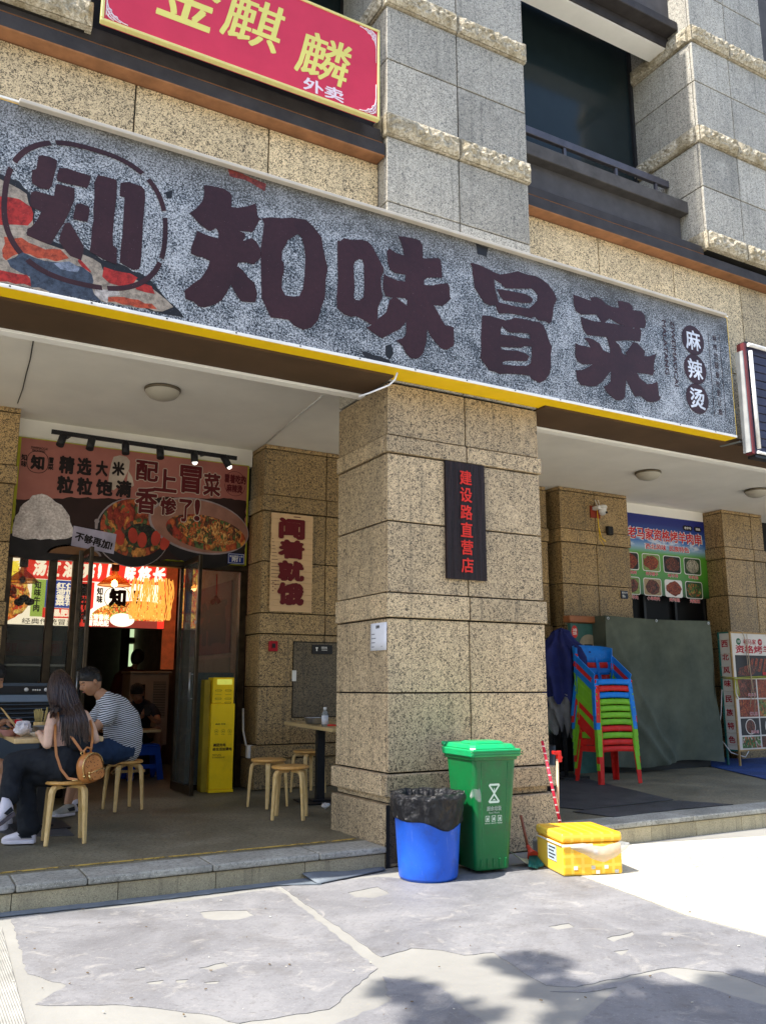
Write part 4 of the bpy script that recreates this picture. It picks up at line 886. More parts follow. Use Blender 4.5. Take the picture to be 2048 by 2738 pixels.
def disc5(name, c, rx, rz, m, d, a0=0, a1=2*pi, rot=0):
    X, Z = q5(*c); s_ = .00205
    pts = []
    for i in range(40):
        t = a0+(a1-a0)*i/39 if a1-a0 < 6 else 2*pi*i/40
        u, v = rx*s_*cos(t), rz*s_*sin(t); pts.append((X+u*cos(rot)-v*sin(rot), Z+u*sin(rot)+v*cos(rot)))
    mb = MB(); mb.poly(pts, fq(d), .0006); return put(name, mb, m, ps)
m_bowl = plain('printed_bowl_black', (.02,.016,.016), .35); m_rim = plain('printed_bowl_rim', (.30,.24,.24), .4); m_in = plain('printed_bowl_inside', (.30,.14,.10), .4)
disc5('printed_bowl', (250,940), 195, 80, m_bowl, .001); 
disc5('printed_rim', (820,860), 205, 195, m_rim, .0011); disc5('printed_bowl', (822,862), 199, 189, m_bowl, .0014); disc5('printed_food', (830,830), 186, 165, f_hot, .002)
disc5('printed_bowl', (1260,900), 250, 165, m_bowl, .0022, rot=-.1); disc5('printed_rim', (1230,820), 300, 160, m_rim, .0026, rot=-.12); disc5('printed_inside', (1235,820), 290, 150, m_in, .003, rot=-.12)
disc5('printed_food', (1270,862), 240, 100, f_hot, .0036, rot=-.12); disc5('printed_food', (1290,850), 190, 80, food('noodle_print', [(.7,.25,.06),(.5,.12,.03),(.75,.4,.12),(.12,.04,.02),(.1,.15,.04)], 26), .0042, rot=-.1)
disc5('printed_food', (870,880), 90, 70, food('greens_print', [(.03,.03,.02),(.06,.08,.03),(.02,.015,.015)], 30), .0026)
for k in range(5): disc5('printed_food', (735+k*70+(k%2)*14, 890-20*(k%2)+k*8), 26, 44, plain('tomato_print', (.45,.05,.03), .4), .0028, rot=.3-.15*k)
pq5('printed_rice', [(78,840),(95,760),(150,680),(200,632),(260,622),(320,650),(380,690),(430,760),(450,830),(452,880),(400,900),(250,905),(130,895),(80,880)], f_rice, .002, .012, 9)
disc5('printed_bowl', (460,998), 140, 56, m_rim, .001, .05, pi-.05); disc5('printed_bowl', (460,998), 128, 46, plain('amber_print', (.22,.10,.04), .4), .0014, .05, pi-.05)
pq5('printed_card', [(455,818),(718,870),(700,992),(438,940)], plain('lilac_card', (.40,.36,.46), .5), .003)
disc5('printed_clip', (597,790), 13, 13, m_rim, .004); pq5('printed_clip', [(585,800),(605,803),(600,840),(585,838)], m_rim, .004); pq5('printed_clip', [(545,828),(640,846),(640,852),(545,835)], m_blk, .0045)
def t5(s_, x0, y1, x1, y0, m, bold=.04, d=.005, nm='lettering', par=None, **k):
    a = q5((x0+x1)/2, y0)[1]; b = q5((x0+x1)/2, y1)[1]; u0 = q5(x0, (y0+y1)/2)[0]; u1 = q5(x1, (y0+y1)/2)[0]
    text(s_, u0, u1, a, b, YQ-.003-d, m, par or ps, nm, bold, **k)
for s_, x0, y1, x1, y0 in (('精',365,390,460,500),('选',475,400,565,508),('大',590,418,665,515),('米',690,425,768,512),('粒',352,512,455,622),('粒',475,522,570,632),('饱',590,535,695,635),('满',712,540,808,645)):
    t5(s_, x0, y1, x1, y0, m_blk, .05, nm='character')
for s_, x0, y1, x1, y0 in (('配',835,420,975,545),('上',945,470,1090,612),('冒',1105,450,1240,620),('菜',1250,495,1355,638),('香',832,582,968,745),('惨',985,645,1085,755),('了',1100,655,1180,795),('!',1195,655,1230,790)):
    t5(s_, x0-5, y1-5, x1+5, y0+5, m_cream, .065, .0045, 'character_outline'); t5(s_, x0, y1, x1, y0, m_mrn, .034, .0062, 'character')
t5('不够再加!', 460, 865, 695, 958, m_blk, .045, .005, rot=-.2)
t5('知', 190, 385, 275, 475, m_blk, .06, nm='logo_character'); t5('知\n味', 132, 378, 168, 458, m_blk, .04); t5('冒\n菜', 298, 398, 333, 476, m_blk, .04)
X, Z = q5(234, 427); put_ring(ring(X, Z, .113, .125, .006, 64, (), 2.4, fq(.004)), m_blk, ps)
t5('ZIWEIMAOCAI', 190, 335, 295, 350, m_blk, .02, nm='small_lettering'); t5('MALATANG', 200, 352, 280, 365, m_blk, .02, nm='small_lettering')
t5('冒着吃的', 1382, 505, 1512, 560, m_mrn, .04); t5('麻辣烫', 1392, 565, 1490, 615, m_mrn, .04)
X, Z = q5(1445, 560); put_ring(ring(X, Z, .135, .155, .005, 64, (R(0), R(180)), 2.1, fq(.004)), m_mrn, ps)
# blue house number plate
np_ = thing('house_number_plate', 'blue house number plate 附1 at the lower right corner of the food poster', 'plate', (3.47, 9.78, 2.77))
a = q5(1400, 985); b = q5(1498, 1058)
m_bl = plain('blue_plate', (.012,.03,.20), .35); mb = MB(); mb.box(a[0], 9.778, b[1], b[0], 9.789, a[1]); put('plate', mb, m_bl, np_, bev=.003)
for (c0,c1,d0,d1) in ((a[0]+.006,b[0]-.006,a[1]-.012,a[1]-.008),(a[0]+.006,b[0]-.006,b[1]+.008,b[1]+.012),(a[0]+.006,a[0]+.01,b[1]+.012,a[1]-.012),(b[0]-.01,b[0]-.006,b[1]+.012,a[1]-.012)):
    mb = MB(); mb.box(c0, 9.7755, d0, c1, 9.7775, d1); put('border', mb, m_tubew, np_)
text('建设巷街10号', a[0]+.02, b[0]-.02, a[1]-.05, a[1]-.025, 9.7765, m_tubew, np_, 'lettering', .02); text('附1', a[0]+.05, b[0]-.05, b[1]+.025, b[1]+.085, 9.7765, m_tubew, np_, 'lettering', .03)
# track light
tk = thing('track_light', 'black track rail with six small spotlights above the food poster', 'track light', (2.28, 9.55, 3.95))
mb = MB(); mb.bar((1.243,9.55,4.01), (3.345,9.55,3.985), .03, .045); mb.bar((1.45,9.55,4.0),(1.45,9.9,4.05),.02); mb.bar((3.0,9.55,4.0),(3.0,9.9,4.05),.02); put('rail', mb, m_black, tk)
for k, x in enumerate((1.36,1.66,2.03,2.42,2.82,3.19)):
    dz = -.13; dx = (-.03,-.02,0,0,0,.05)[k]
    mb = MB(); mb.bar((x,9.55,3.985),(x,9.55,3.94),.05,.05); mb.tube([(x-dx*.3,9.54,3.985),(x+dx,9.50,3.985+dz)], [.042,.042], 14); put('spotlight', mb, m_black, tk)
    sp_ = tk.children[-1]
    if k > 3:
        mb = MB(); mb.tube([(x+dx+.001,9.498,3.985+dz-.0),(x+dx*1.03,9.494,3.982+dz)], [.03,.03], 12); put('lens', mb, glow('spot_glow', (1,.95,.85), 1.2), sp_)

# ================================================================ shop front frames, glass and folding doors
sf = thing('storefront', 'bronze framed glass shop front with two open door leaves', 'shop front', (2.27, 9.9, ZP))
def bx(name, x0, y0, z0, x1, y1, z1, m=m_alu, par=None, **k):
    mb = MB(); mb.box(x0, y0, z0, x1, y1, z1); return put(name, mb, m, par or sf, **k)
ZT = 2.70
bx('frame_head', .93, 9.86, 2.665, 3.64, 9.96, 2.732, bev=.003)
for x0, x1 in ((.93,1.0),(1.375,1.455),(1.62,1.70),(2.90,2.97),(3.56,3.64)): bx('frame_post', x0, 9.87, ZP, x1, 9.95, 2.664, bev=.004)
for x0, x1 in ((1.002,1.373),(1.457,1.618),(2.972,3.558)):
    bx('glass_pane', x0, 9.905, ZP+.06, x1, 9.911, 2.662, m_glass); bx('frame_sill', x0, 9.88, ZP, x1, 9.94, ZP+.055)
bx('frame_sill', 1.002, 9.875, .90, 1.373, 9.94, .94)
def leaf(label, x, y0, y1, zt):
    T = thing('door_leaf', label, 'door', (x, y1, ZP))
    w_ = .045
    for a, b in ((y0, y0+w_),(y1-w_, y1)):
        mb = MB(); mb.box(x-.02, a, ZP+.01, x+.02, b, zt); put('stile', mb, m_alu, T, bev=.004)
    for a, b in ((ZP+.01, ZP+.10),(zt-.06, zt)):
        mb = MB(); mb.box(x-.019, y0+w_+.001, a, x+.019, y1-w_-.001, b); put('rail', mb, m_alu, T, bev=.003)
    mb = MB(); mb.box(x-.003, y0+w_+.001, ZP+.101, x+.003, y1-w_-.001, zt-.061); put('glass_pane', mb, m_glass, T)
    mb = MB(); mb.tube([(x-.055,y0+.05,1.15),(x-.055,y0+.05,1.45)], .011, 8); mb.bar((x-.055,y0+.05,1.17),(x,y0+.05,1.17),.012); mb.bar((x-.055,y0+.05,1.43),(x,y0+.05,1.43),.012); put('handle', mb, m_steel, T)
    mb = MB(); mb.box(x-.03, y0+.01, 1.98, x-.02, y0+.06, 2.01); put('latch', mb, m_steel, T)
    return T
leaf('open bronze framed glass door leaf beside the yellow power bank cabinet', 2.875, 9.27, 10.02, 2.745)
leaf('open bronze framed glass door leaf left of the doorway behind the seated woman', 1.70, 9.27, 9.86, 2.745)
mb = MB(); mb.box(1.58, 9.30, ZP+.01, 1.62, 9.34, 2.70); put('door_post', mb, m_alu, bev=.004, label='slim bronze folded door post left of the left door leaf', cat='door post')

# ================================================================ shop interior
inr = thing('shop_interior', 'dim room inside the noodle shop with grey walls', 'room', (2, 12, ZP), kind='structure')
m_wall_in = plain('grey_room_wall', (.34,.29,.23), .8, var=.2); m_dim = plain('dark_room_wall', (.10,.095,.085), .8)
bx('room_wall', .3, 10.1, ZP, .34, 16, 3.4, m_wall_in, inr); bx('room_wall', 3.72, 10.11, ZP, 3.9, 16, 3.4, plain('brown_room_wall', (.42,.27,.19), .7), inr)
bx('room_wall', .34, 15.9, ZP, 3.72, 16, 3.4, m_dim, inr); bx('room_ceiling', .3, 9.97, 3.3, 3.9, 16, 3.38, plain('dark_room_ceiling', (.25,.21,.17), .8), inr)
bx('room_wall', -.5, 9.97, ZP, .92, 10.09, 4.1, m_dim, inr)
# lit menu board (light box) hanging across the room
YM = 12.4
mn = thing('menu_light_box', 'lit red menu light box inside the shop with noodles and white brush writing', 'light box', (1.8, YM, 2.2))
def qm(px, py): p = at(px, py, y=YM); return (p.x, p.z)
fm = lambda d: (lambda u, v, t: (u, YM-.001-d-t, v))
EM = .5
g_red = glow('lit_red', (.80,.035,.02), EM*.9); g_wh = glow('lit_white', (.95,.80,.62), EM*1.15); g_gr = glow('lit_green', (.42,.55,.09), EM*.8); g_blu = glow('lit_blue', (.03,.06,.30), EM)
g_bk = plain('unlit_black', (.03,.01,.01), .6); g_or = food('lit_noodles', [(1,.45,.08),(.9,.25,.03),(1,.65,.2),(.8,.1,.02),(.35,.4,.05)], 30, EM*1.0); g_or2 = food('lit_broth', [(1,.3,.04),(.9,.55,.1),(.7,.06,.01),(.95,.4,.1)], 24, EM)
def pm(name, pts, m, d, a=0, par=None, seed=3):
    mb = MB(); L = [qm(*q) for q in pts]; mb.poly(jag(L, a=a, seed=seed) if a else L, fm(d), .001); return put(name, mb, m, par or mn)
TL, TR, BR, BL = (-60,1483), (452,1512), (436,1678), (-60,1668)
xa = qm(-60,1575)[0]; xb = qm(444,1595)[0]; za = qm(200,1676)[1]; zb = qm(200,1495)[1]
mb = MB(); mb.box(xa, YM, za, xb, YM+.12, zb); put('box', mb, m_black, mn)
mb = MB(); mb.box(xa+.01, YM-.001, za+.01, xb-.01, YM-.0002, zb-.01); put('lit_panel', mb, g_wh, mn)
def mr(px0, px1, f0, f1): # rectangle by photo x range and height fraction
    x0 = qm(px0, 1590)[0]; x1 = qm(px1, 1590)[0]; return [(x0, za+(zb-za)*f0), (x1, za+(zb-za)*f0), (x1, za+(zb-za)*f1), (x0, za+(zb-za)*f1)]
def pr_(name, r, m, d): mb = MB(); mb.poly(r, fm(d), .001); return put(name, mb, m, mn)
pr_('printed_band', mr(60, 443, .68, .985), g_red, .001); pr_('printed_block', mr(85, 122, .13, .67), g_gr, .002)
pr_('printed_block', mr(122, 208, .27, .67), g_blu, .002); pr_('printed_block', mr(118, 208, .12, .265), g_red, .0025)
pr_('printed_block', mr(208, 252, .01, .67), g_red, .003); pr_('printed_edge', mr(425, 443, .01, .68), g_red, .0036); pr_('printed_block', mr(240, 443, .01, .22), plain('maroon_block', (.2,.03,.02), .5, emit=.5), .003)
pm('printed_bowl', [(-60,1490),(40,1500),(75,1560),(82,1610),(60,1640),(20,1660),(-60,1672)], g_or2, .004, .01)
x_, z_ = qm(375,1660)
mb = MB(); mb.poly([(min(xb-.025, x_+.75*cos(pi*k/30)), max(za+.012, z_+.33*sin(pi*k/30))) for k in range(31)], fm(.004), .001); put('printed_bowl', mb, g_wh, mn)
mb = MB(); mb.poly([(min(xb-.02, x_+.69*cos(pi*k/30)), max(za+.014, z_+.28*sin(pi*k/30))) for k in range(31)], fm(.0052), .001); put('printed_food', mb, g_or, mn)
random.seed(5)
mb = MB()
for k in range(70):
    a = random.uniform(-.27,.30); b = a+random.uniform(-.06,.06)
    mb.tube([(x_+.12+a, YM-.012-.0004*k, z_+.02)]+[(x_+.12+a+(b-a)*q/8+.012*sin(q*1.3+k), YM-.012-.0004*k, z_+.07*q) for q in range(1,8)]+[(x_+.12+b*.9, YM-.012-.0004*k, z_+.60+random.uniform(-.03,.03))], .0055, 4)
put('printed_noodles', mb, glow('lit_noodle_strand', (1,.42,.07), EM*.8), mn)
x_, z_ = qm(327,1658); mb = MB(); mb.poly([(x_+.17*cos(2*pi*k/30), z_+.095*sin(2*pi*k/30)) for k in range(30)], fm(.008), .001); put('printed_bowl', mb, g_wh, mn)
def tm(s_, px0, px1, f0, f1, m, b=.05, sh=0, d=.012, nm='character', **k):
    r = mr(px0, px1, f0, f1); text(s_, r[0][0], r[1][0], r[0][1], r[2][1], YM-d, m, mn, nm, b, sh, **k)
for s_, p0, p1 in (('汤',84,120),('红',122,158),('油',164,202),('亮',214,252),(',',258,268),('口',282,312),('味',330,360),('悠',364,402),('长',406,440)): tm(s_, p0, p1, .72, .96, g_wh, .06, .15)
tm('知\n味\n牛\n肉', 91, 110, .2, .64, g_bk, .04); tm('经典传统冒菜', 65, 205, .02, .105, g_bk, .01)
tm('红仁\n油怡\n香肚\n菜花', 150, 200, .3, .64, g_wh, .05); tm('水晶肥肠', 125, 206, .14, .25, g_wh, .05)
tm('冒\n牛\n排', 214, 240, .06, .64, g_bk, .05)
tm('知\n味', 259, 276, .36, .60, g_bk, .05); tm('冒\n菜', 356, 374, .36, .58, g_bk, .05); tm('知', 292, 338, .32, .60, g_bk, .07)
r = mr(280, 350, .28, .64); put_ring(ring((r[0][0]+r[1][0])/2, (r[0][1]+r[2][1])/2, .185, .15, .008, 64, (), 2.4, fm(.010)), g_bk, mn)
tm('五常香米\n冒菜绝配', 240, 296, .02, .2, g_wh, .05, 0, .014); tm('绝', 20, 46, .38, .56, plain('red_print', (.5,.03,.02), .5), .05)
tm('香\n鲜', 24, 48, .60, .92, plain('yellow_print', (.8,.6,.05), .5, emit=.6), .05)
# second narrow light box seen through the right leaf
nb = thing('menu_light_box', 'narrow lit orange menu panel seen through the right door leaf', 'light box', (3.45, 12.0, 2.1))
a = at(492, 1500, y=12.0); b = at(528, 1680, y=12.0); mb = MB(); mb.box(a.x, 12.0, b.z, b.x+.02, 12.05, a.z+.1); put('lit_panel', mb, g_or2, nb)
# red vertical banner
a = at(448, 1500, y=12.7); b = at(455, 1790, y=12.7)
mb = MB(); mb.box(a.x-.02, 12.7, b.z, a.x+.17, 12.71, a.z+.3); put('hanging_banner', mb, plain('orange_red_banner', (.62,.13,.04), .6, var=.4, sc=9, emit=.06), label='orange red vertical banner hanging inside the doorway', cat='banner')
# pendant lamps
m_wick = clear_mat('wicker', (1,.55,.25), .5, .7); m_wick.node_tree.nodes['Principled BSDF'].inputs['Base Color'].default_value = (.30,.12,.04,1)
def pendant(label, px, py, y, on, sc_=1):
    p = at(px, py, y=y); T = thing('pendant_lamp', label, 'lamp', (p.x, p.y, p.z))
    mb = MB(); mb.lathe([(.03,.16),(.035,.15),(.045,.11),(.12*sc_,.06),(.21*sc_,-.02),(.212*sc_,-.03),(.2*sc_,-.018)], 20, tuple(p)); put('shade', mb, m_wick, T)
    mb = MB(); mb.tube([(p.x,p.y,p.z+.15),(p.x,p.y,3.3)], .008, 6); mb.tube([(p.x,p.y,p.z+.16),(p.x,p.y,p.z+.42)], .05, 8); put('cord', mb, plain('dark_maroon', (.09,.02,.015), .5), T)
    mb = MB(); mb.lathe([(0,.05),(.03,.03),(.04,0),(.03,-.03),(0,-.045)], 14, tuple(p)); put('bulb', mb, glow('bulb_glow', (1,.62,.22), 22) if on else m_tubew, T)
pendant('lit wicker pendant lamp in front of the noodle menu light box', 307, 1560, 11.2, True)
pendant('dim wicker pendant lamp near the left glass pane', 62, 1550, 11.4, False, .9)
pendant('wicker pendant lamp at the top beside the long 味 character', 362, 1500, 11.6, False, .8)
# garland of dark fans
mb = MB()
for c in ((52,1610),(66,1600),(80,1609)):
    p = at(*c, y=11.38); mb.lathe([(0,.05),(.05,.03),(.06,0),(.05,-.03),(0,-.05)], 12, tuple(p))
put('hanging_ornament', mb, plain('dark_felt', (.03,.012,.012), .8), label='dark three lobed ornament hanging under the left pendant lamp', cat='ornament')
# rear window
wd = thing('rear_window', 'pale green rear window with dark frame inside the shop', 'window', (2.9, 15.8, 1.5))
def qr(px, py): p = at(px, py, y=15.8); return p.x, p.z
for (x0, y0, x1, y1) in ((347,1660,400,1705),(343,1722,388,1850)):
    a = qr(x0, y0); b = qr(x1, y1); mb = MB(); mb.box(a[0], 15.8, b[1], b[0], 15.82, a[1]); put('pane', mb, glow('window_daylight', (.50,.66,.38), .42), wd)
a = qr(335,1650); b = qr(415,1855)
for x0, x1, z0, z1 in ((a[0]-.05,qr(346,1700)[0],b[1],a[1]+.6),(qr(402,1700)[0],b[0],b[1],a[1]+.6),(a[0],b[0],qr(360,1720)[1],qr(360,1707)[1])):
    mb = MB(); mb.box(x0, 15.74, z0, x1, 15.79, z1); put('frame', mb, m_black, wd)
# back shelf / counter area
ct = thing('kitchen_counter', 'dim steel kitchen counter with shelves at the back left of the shop', 'counter', (1.2, 14, ZP))
mb = MB(); mb.box(.4, 13.9, ZP, 2.4, 14.5, 1.1); put('cabinet', mb, plain('dull_cabinet', (.10,.09,.08), .5), ct)
mb = MB(); mb.box(.4, 13.85, 1.1, 2.4, 14.5, 1.14); put('worktop', mb, m_steel, ct)
for x in (.42, 1.4, 2.3):
    mb = MB(); mb.box(x, 13.9, 1.14, x+.04, 13.94, 2.1); put('post', mb, m_alu, ct)
mb = MB(); mb.box(.4, 13.9, 1.6, 2.4, 14.2, 1.63); put('shelf', mb, m_steel, ct)
random.seed(9)
for k in range(9):
    x = .55+k*.2; h = random.uniform(.1,.26); mb = MB(); mb.lathe([(0,0),(.06,0),(.065,h*.7),(.05,h),(0,h)], 12, (x, 14.0, random.choice((1.141,1.631))))
    put('jar', mb, plain('jar_colour', random.choice(((.3,.25,.2),(.1,.2,.18),(.35,.12,.05),(.4,.38,.33))), .3), label='small jar on the dim kitchen counter at the back of the shop', cat='jar', group='jars on the kitchen counter')
mb = MB(); mb.box(.5, 13.86, 1.75, 2.2, 13.88, 1.98); o = put('menu_strip', mb, plain('pinkish_strip', (.22,.09,.06), .6), label='pinkish strip sign under the menu light box', cat='sign'); 
text('现煮现冒麻辣鲜香冲呀!', 1.2, 2.15, 1.80, 1.94, 13.855, plain('dark_red_letters', (.25,.02,.015), .6), o, 'lettering', .03)
# notices on the right room wall seen through the right pane
for (a0, a1, z0, z1, m, lb) in ((10.6, 13.3, 1.72, 2.65, plain('dull_red_sheet', (.22,.04,.03), .6), 'dull red poster on the right room wall behind the glass'), (10.6, 12.4, 1.05, 1.66, plain('dull_beige_sheet', (.30,.22,.15), .6), 'beige notice with dark writing on the right room wall')):
    mb = MB(); mb.box(3.705, a0, z0, 3.718, a1, z1); o = put('wall_poster', mb, m, label=lb, cat='poster')
    text('招福' if z0 > 1.5 else '欢迎', a1-.15, a0+.15, z0+.12, z1-.2, 3.703, plain('dark_print', (.09,.02,.015), .6), o, 'lettering', .05, axis='x')
og = thing('wall_ornament', 'red string with round beads hanging on the glass at the right pane', 'ornament', (3.25, 9.88, 2.2))
mb = MB(); mb.tube([(3.27,9.895,2.62),(3.27,9.89,2.3)], .006, 5); put('string', mb, plain('red_cord', (.4,.02,.02), .6), og)
for dx, dz in ((-.04,0),(.03,.01),(0,.05)):
    mb = MB(); mb.lathe([(0,.03),(.022,.02),(.03,0),(.022,-.02),(0,-.03)], 12, (3.26+dx, 9.87, 2.28+dz)); put('bead', mb, plain('brown_bead', (.2,.06,.04), .4), og)
# air coolers
ac = thing('air_cooler', 'large grey air cooler with white knobs behind the left dining table', 'air cooler', (1.0, 9.3, ZP))
m_ac = plain('slate_plastic', (.065,.085,.11), .4, var=.1); m_acl = plain('light_slate_plastic', (.17,.22,.29), .4, var=.08)
YA = 9.15
def qa(px, py): p = at(px, py, y=YA); return p.x, p.z
x0 = qa(-40,1900)[0]; x1 = qa(146,1900)[0]; zt_ = qa(60,1826)[1]
mb = MB(); mb.box(x0, YA+.03, ZP+.06, x1, YA+.25, zt_); put('body', mb, m_ac, ac, bev=.015, seg=2)
za_ = qa(60,1855)[1]; mb = MB(); mb.box(x0+.03, YA+.01, za_, x1-.02, YA+.029, zt_-.03); put('control_panel', mb, m_black, ac, bev=.003)
for px in (72, 125): X, Z = qa(px, 1844); mb = MB(); mb.lathe([(0,0),(.02,0),(.017,.02),(0,.02)], 14, (X, YA+.01, Z), M=Matrix.Rotation(pi/2,3,'X')); put('knob', mb, m_tubew, ac)
for px in (90,96,102,108): X, Z = qa(px, 1845); mb = MB(); mb.lathe([(0,0),(.009,0),(.008,.01),(0,.01)], 10, (X, YA+.01, Z), M=Matrix.Rotation(pi/2,3,'X')); put('button', mb, m_tubew, ac)
zb_ = qa(60,1877)[1]; mb = MB(); mb.box(x0+.02, YA-.01, zb_, x1-.015, YA+.029, za_-.012); put('trim', mb, m_acl, ac, bev=.004)
zc_ = qa(60,1930)[1]; mb = MB(); mb.box(x0+.03, YA+.02, zc_-.1, x1-.02, YA+.029, zb_-.01); put('grille_recess', mb, m_black, ac)
for k in range(7):
    z = zb_-.03-(zb_-zc_+.06)*k/6; mb = MB(); mb.bar((x0+.03,YA,z),(x1-.03,YA,z+.004), .03, .008, up=(0,.4,1)); put('louvre', mb, m_ac, ac)
mb = MB(); mb.box(x0+.02, YA, ZP+.1, x1-.015, YA+.029, zc_-.12); put('lower_panel', mb, m_ac, ac, bev=.006)
a2 = thing('air_cooler', 'dull beige air cooler with side grille standing deep in the shop', 'air cooler', (3.1, 12.6, ZP))
m_be = plain('beige_plastic', (.40,.31,.25), .5, var=.12)
p = at(350,1800,y=12.6); q = at(452,1935,y=12.6)
mb = MB(); mb.box(p.x, 12.6, q.z-.3, q.x-.02, 13.1, p.z); put('body', mb, m_be, a2, bev=.02, seg=2)
mb = MB(); mb.box(p.x-.02, 12.55, p.z, q.x, 13.12, p.z+.03); put('top', mb, m_be, a2, bev=.01)
r = at(398,1830,y=12.6); mb = MB(); mb.box(p.x+.05, 12.585, r.z-.8, r.x-.05, 12.6, r.z); put('front_grille', mb, m_black, a2)
a = at(412,1822,y=12.6); b = at(440,1918,y=12.6); mb = MB(); mb.box(a.x, 12.59, b.z, b.x, 12.6, a.z); gpn = put('side_grille', mb, m_dim, a2)
for k in range(22):
    z = b.z+(a.z-b.z)*(k+.5)/22; mb = MB(); mb.box(a.x, 12.58, z-.004, b.x, 12.59, z+.006); put('slat', mb, m_be, a2)
# ceiling lamps of the arcade
def dome(label, px, py, z=4.195, r=.175):
    p = at(px, py, z=z-.05); T = thing('ceiling_lamp', label, 'ceiling lamp', (p.x, p.y, z), group='round arcade ceiling lamps')
    mb = MB(); mb.lathe([(0,0),(r,0),(r*1.02,-.012),(r,-.028),(r*.96,-.03)], 36, (p.x,p.y,z)); put('rim', mb, plain('brass_rim', (.16,.13,.09), .4, .4), T)
    mb = MB(); mb.lathe([(r*.97,-.026),(r*.93,-.05),(r*.75,-.085),(r*.4,-.11),(0,-.118)], 36, (p.x,p.y,z)); put('shade', mb, plain('frosted_glass', (.50,.46,.38), .35, var=.04), T)
dome('round ceiling lamp above the left terrace', 435, 1053); dome('round ceiling lamp above the right terrace beside the big column', 1732, 1272); dome('round ceiling lamp cut by the right edge of the photo', 2022, 1319)
# loose cables on the ceiling and sign
def cable(label, pts, r=.006, m=None): mb = MB(); mb.tube(pts, r, 6); put('cable', mb, m or m_tubew, label=label, cat='cable')
cable('white cable sagging from the sign corner at the big column', [tuple(at(*q, y=5.56)) for q in ((1062,997),(1056,1015),(1040,1030),(1010,1042),(985,1052),(960,1060))], .007)
cable('thin white conduit running across the left arcade ceiling', [tuple(at(*q, z=4.19)) for q in ((862,1058),(790,1118),(712,1185))], .009)
cable('thin dark cable hanging at the left end of the arcade ceiling', [tuple(at(*q, z=4.19)) for q in ((90,912),(82,960),(70,1005),(62,1040),(48,1078))], .005, m_black)
# yellow power bank cabinet
yb = thing('power_bank_cabinet', 'tall yellow power bank rental cabinet standing by the shop door', 'cabinet', (3.26, 9.56, ZP))
m_yc = plain('yellow_cabinet', (.95,.62,.010), .4, var=.05, wear=.12); m_yt = plain('brown_print_on_yellow', (.20,.10,.01), .5)
yb.rotation_euler = (0,0,R(-6))
def ybx(name, a, b, c, d, e, f, m, **k): mb = MB(); mb.box(a,b,c,d,e,f); return put(name, mb, m, yb, world=False, **k)
ybx('plinth', -.125,-.09,0,.155,.2,.03, m_yc, bev=.004); ybx('body', -.12,-.08,.031,.145,.2,.955, m_yc, bev=.005); ybx('upper_body', -.11,-.07,.956,.13,.19,1.245, m_yc, bev=.005)
ybx('side_panel', -.19,.0,.0,-.121,.2,1.22, plain('dark_yellow_side', (.38,.27,.02), .5), bev=.005)
ybx('screen', -.065,-.0735,1.165,.105,-.0705,1.225, plain('screen_yellow', (.75,.75,.12), .3, emit=.15)); 
for j in range(4):
    for i in range(2):
        if j in (1,3) and i+j != 4: 
            ybx('slot', -.08+i*.11,-.073,1.10-j*.045,-.01+i*.11,-.0705,1.103-j*.045, m_yt)
        else:
            o = MB(); L = rrect(-.045+i*.11, 1.10-j*.045, .072, .018, .008); L2 = rrect(-.045+i*.11, 1.10-j*.045, .064, .010, .005); o.poly([L, L2], lambda u,v,t:(u,-.0705-t,v), .002); put('slot', o, m_yt, yb, world=False)
def yt(s_, x0, x1, z0, z1, b=.02, m=None):
    text(s_, x0+yb.location.x, x1+yb.location.x, z0+yb.location.z, z1+yb.location.z, yb.location.y-.082, m or m_yt, yb, 'lettering', b)
m_bt = plain('black_print_on_yellow', (.05,.03,.01), .5)
yt('美团充电', -.085, .055, .49, .525, .035, m_bt); yt('给生活加满电', -.09, .125, .445, .48, .035, m_bt); yt('MEITUAN\nPOWERBANK', -.09, .05, .365, .41, .01); yt('美团 充电', -.07, .045, .725, .742, .03, m_bt)
for i in range(3):
    mb = MB(); cx = -.055+i*.075; n = 20
    mb.poly([[(cx+.022*cos(2*pi*k/n), .655+.022*sin(2*pi*k/n)) for k in range(n)], [(cx+.019*cos(2*pi*k/n), .655+.019*sin(2*pi*k/n)) for k in range(n)]], lambda u,v,t:(u,-.0805-t,v), .001); mb.box(cx-.008,-.0815,.65,cx+.008,-.0805,.66)
    put('icon', mb, m_yt, yb, world=False); yt('快速', cx-.02, cx+.02, .615, .625, .0)
mb = MB(); mb.box(2.99, 9.97, ZP, 3.55, 10.4, 1.46); put('display_case', mb, plain('dull_blue_case', (.07,.11,.14), .4), label='dull blue grey case behind the yellow cabinet', cat='case')
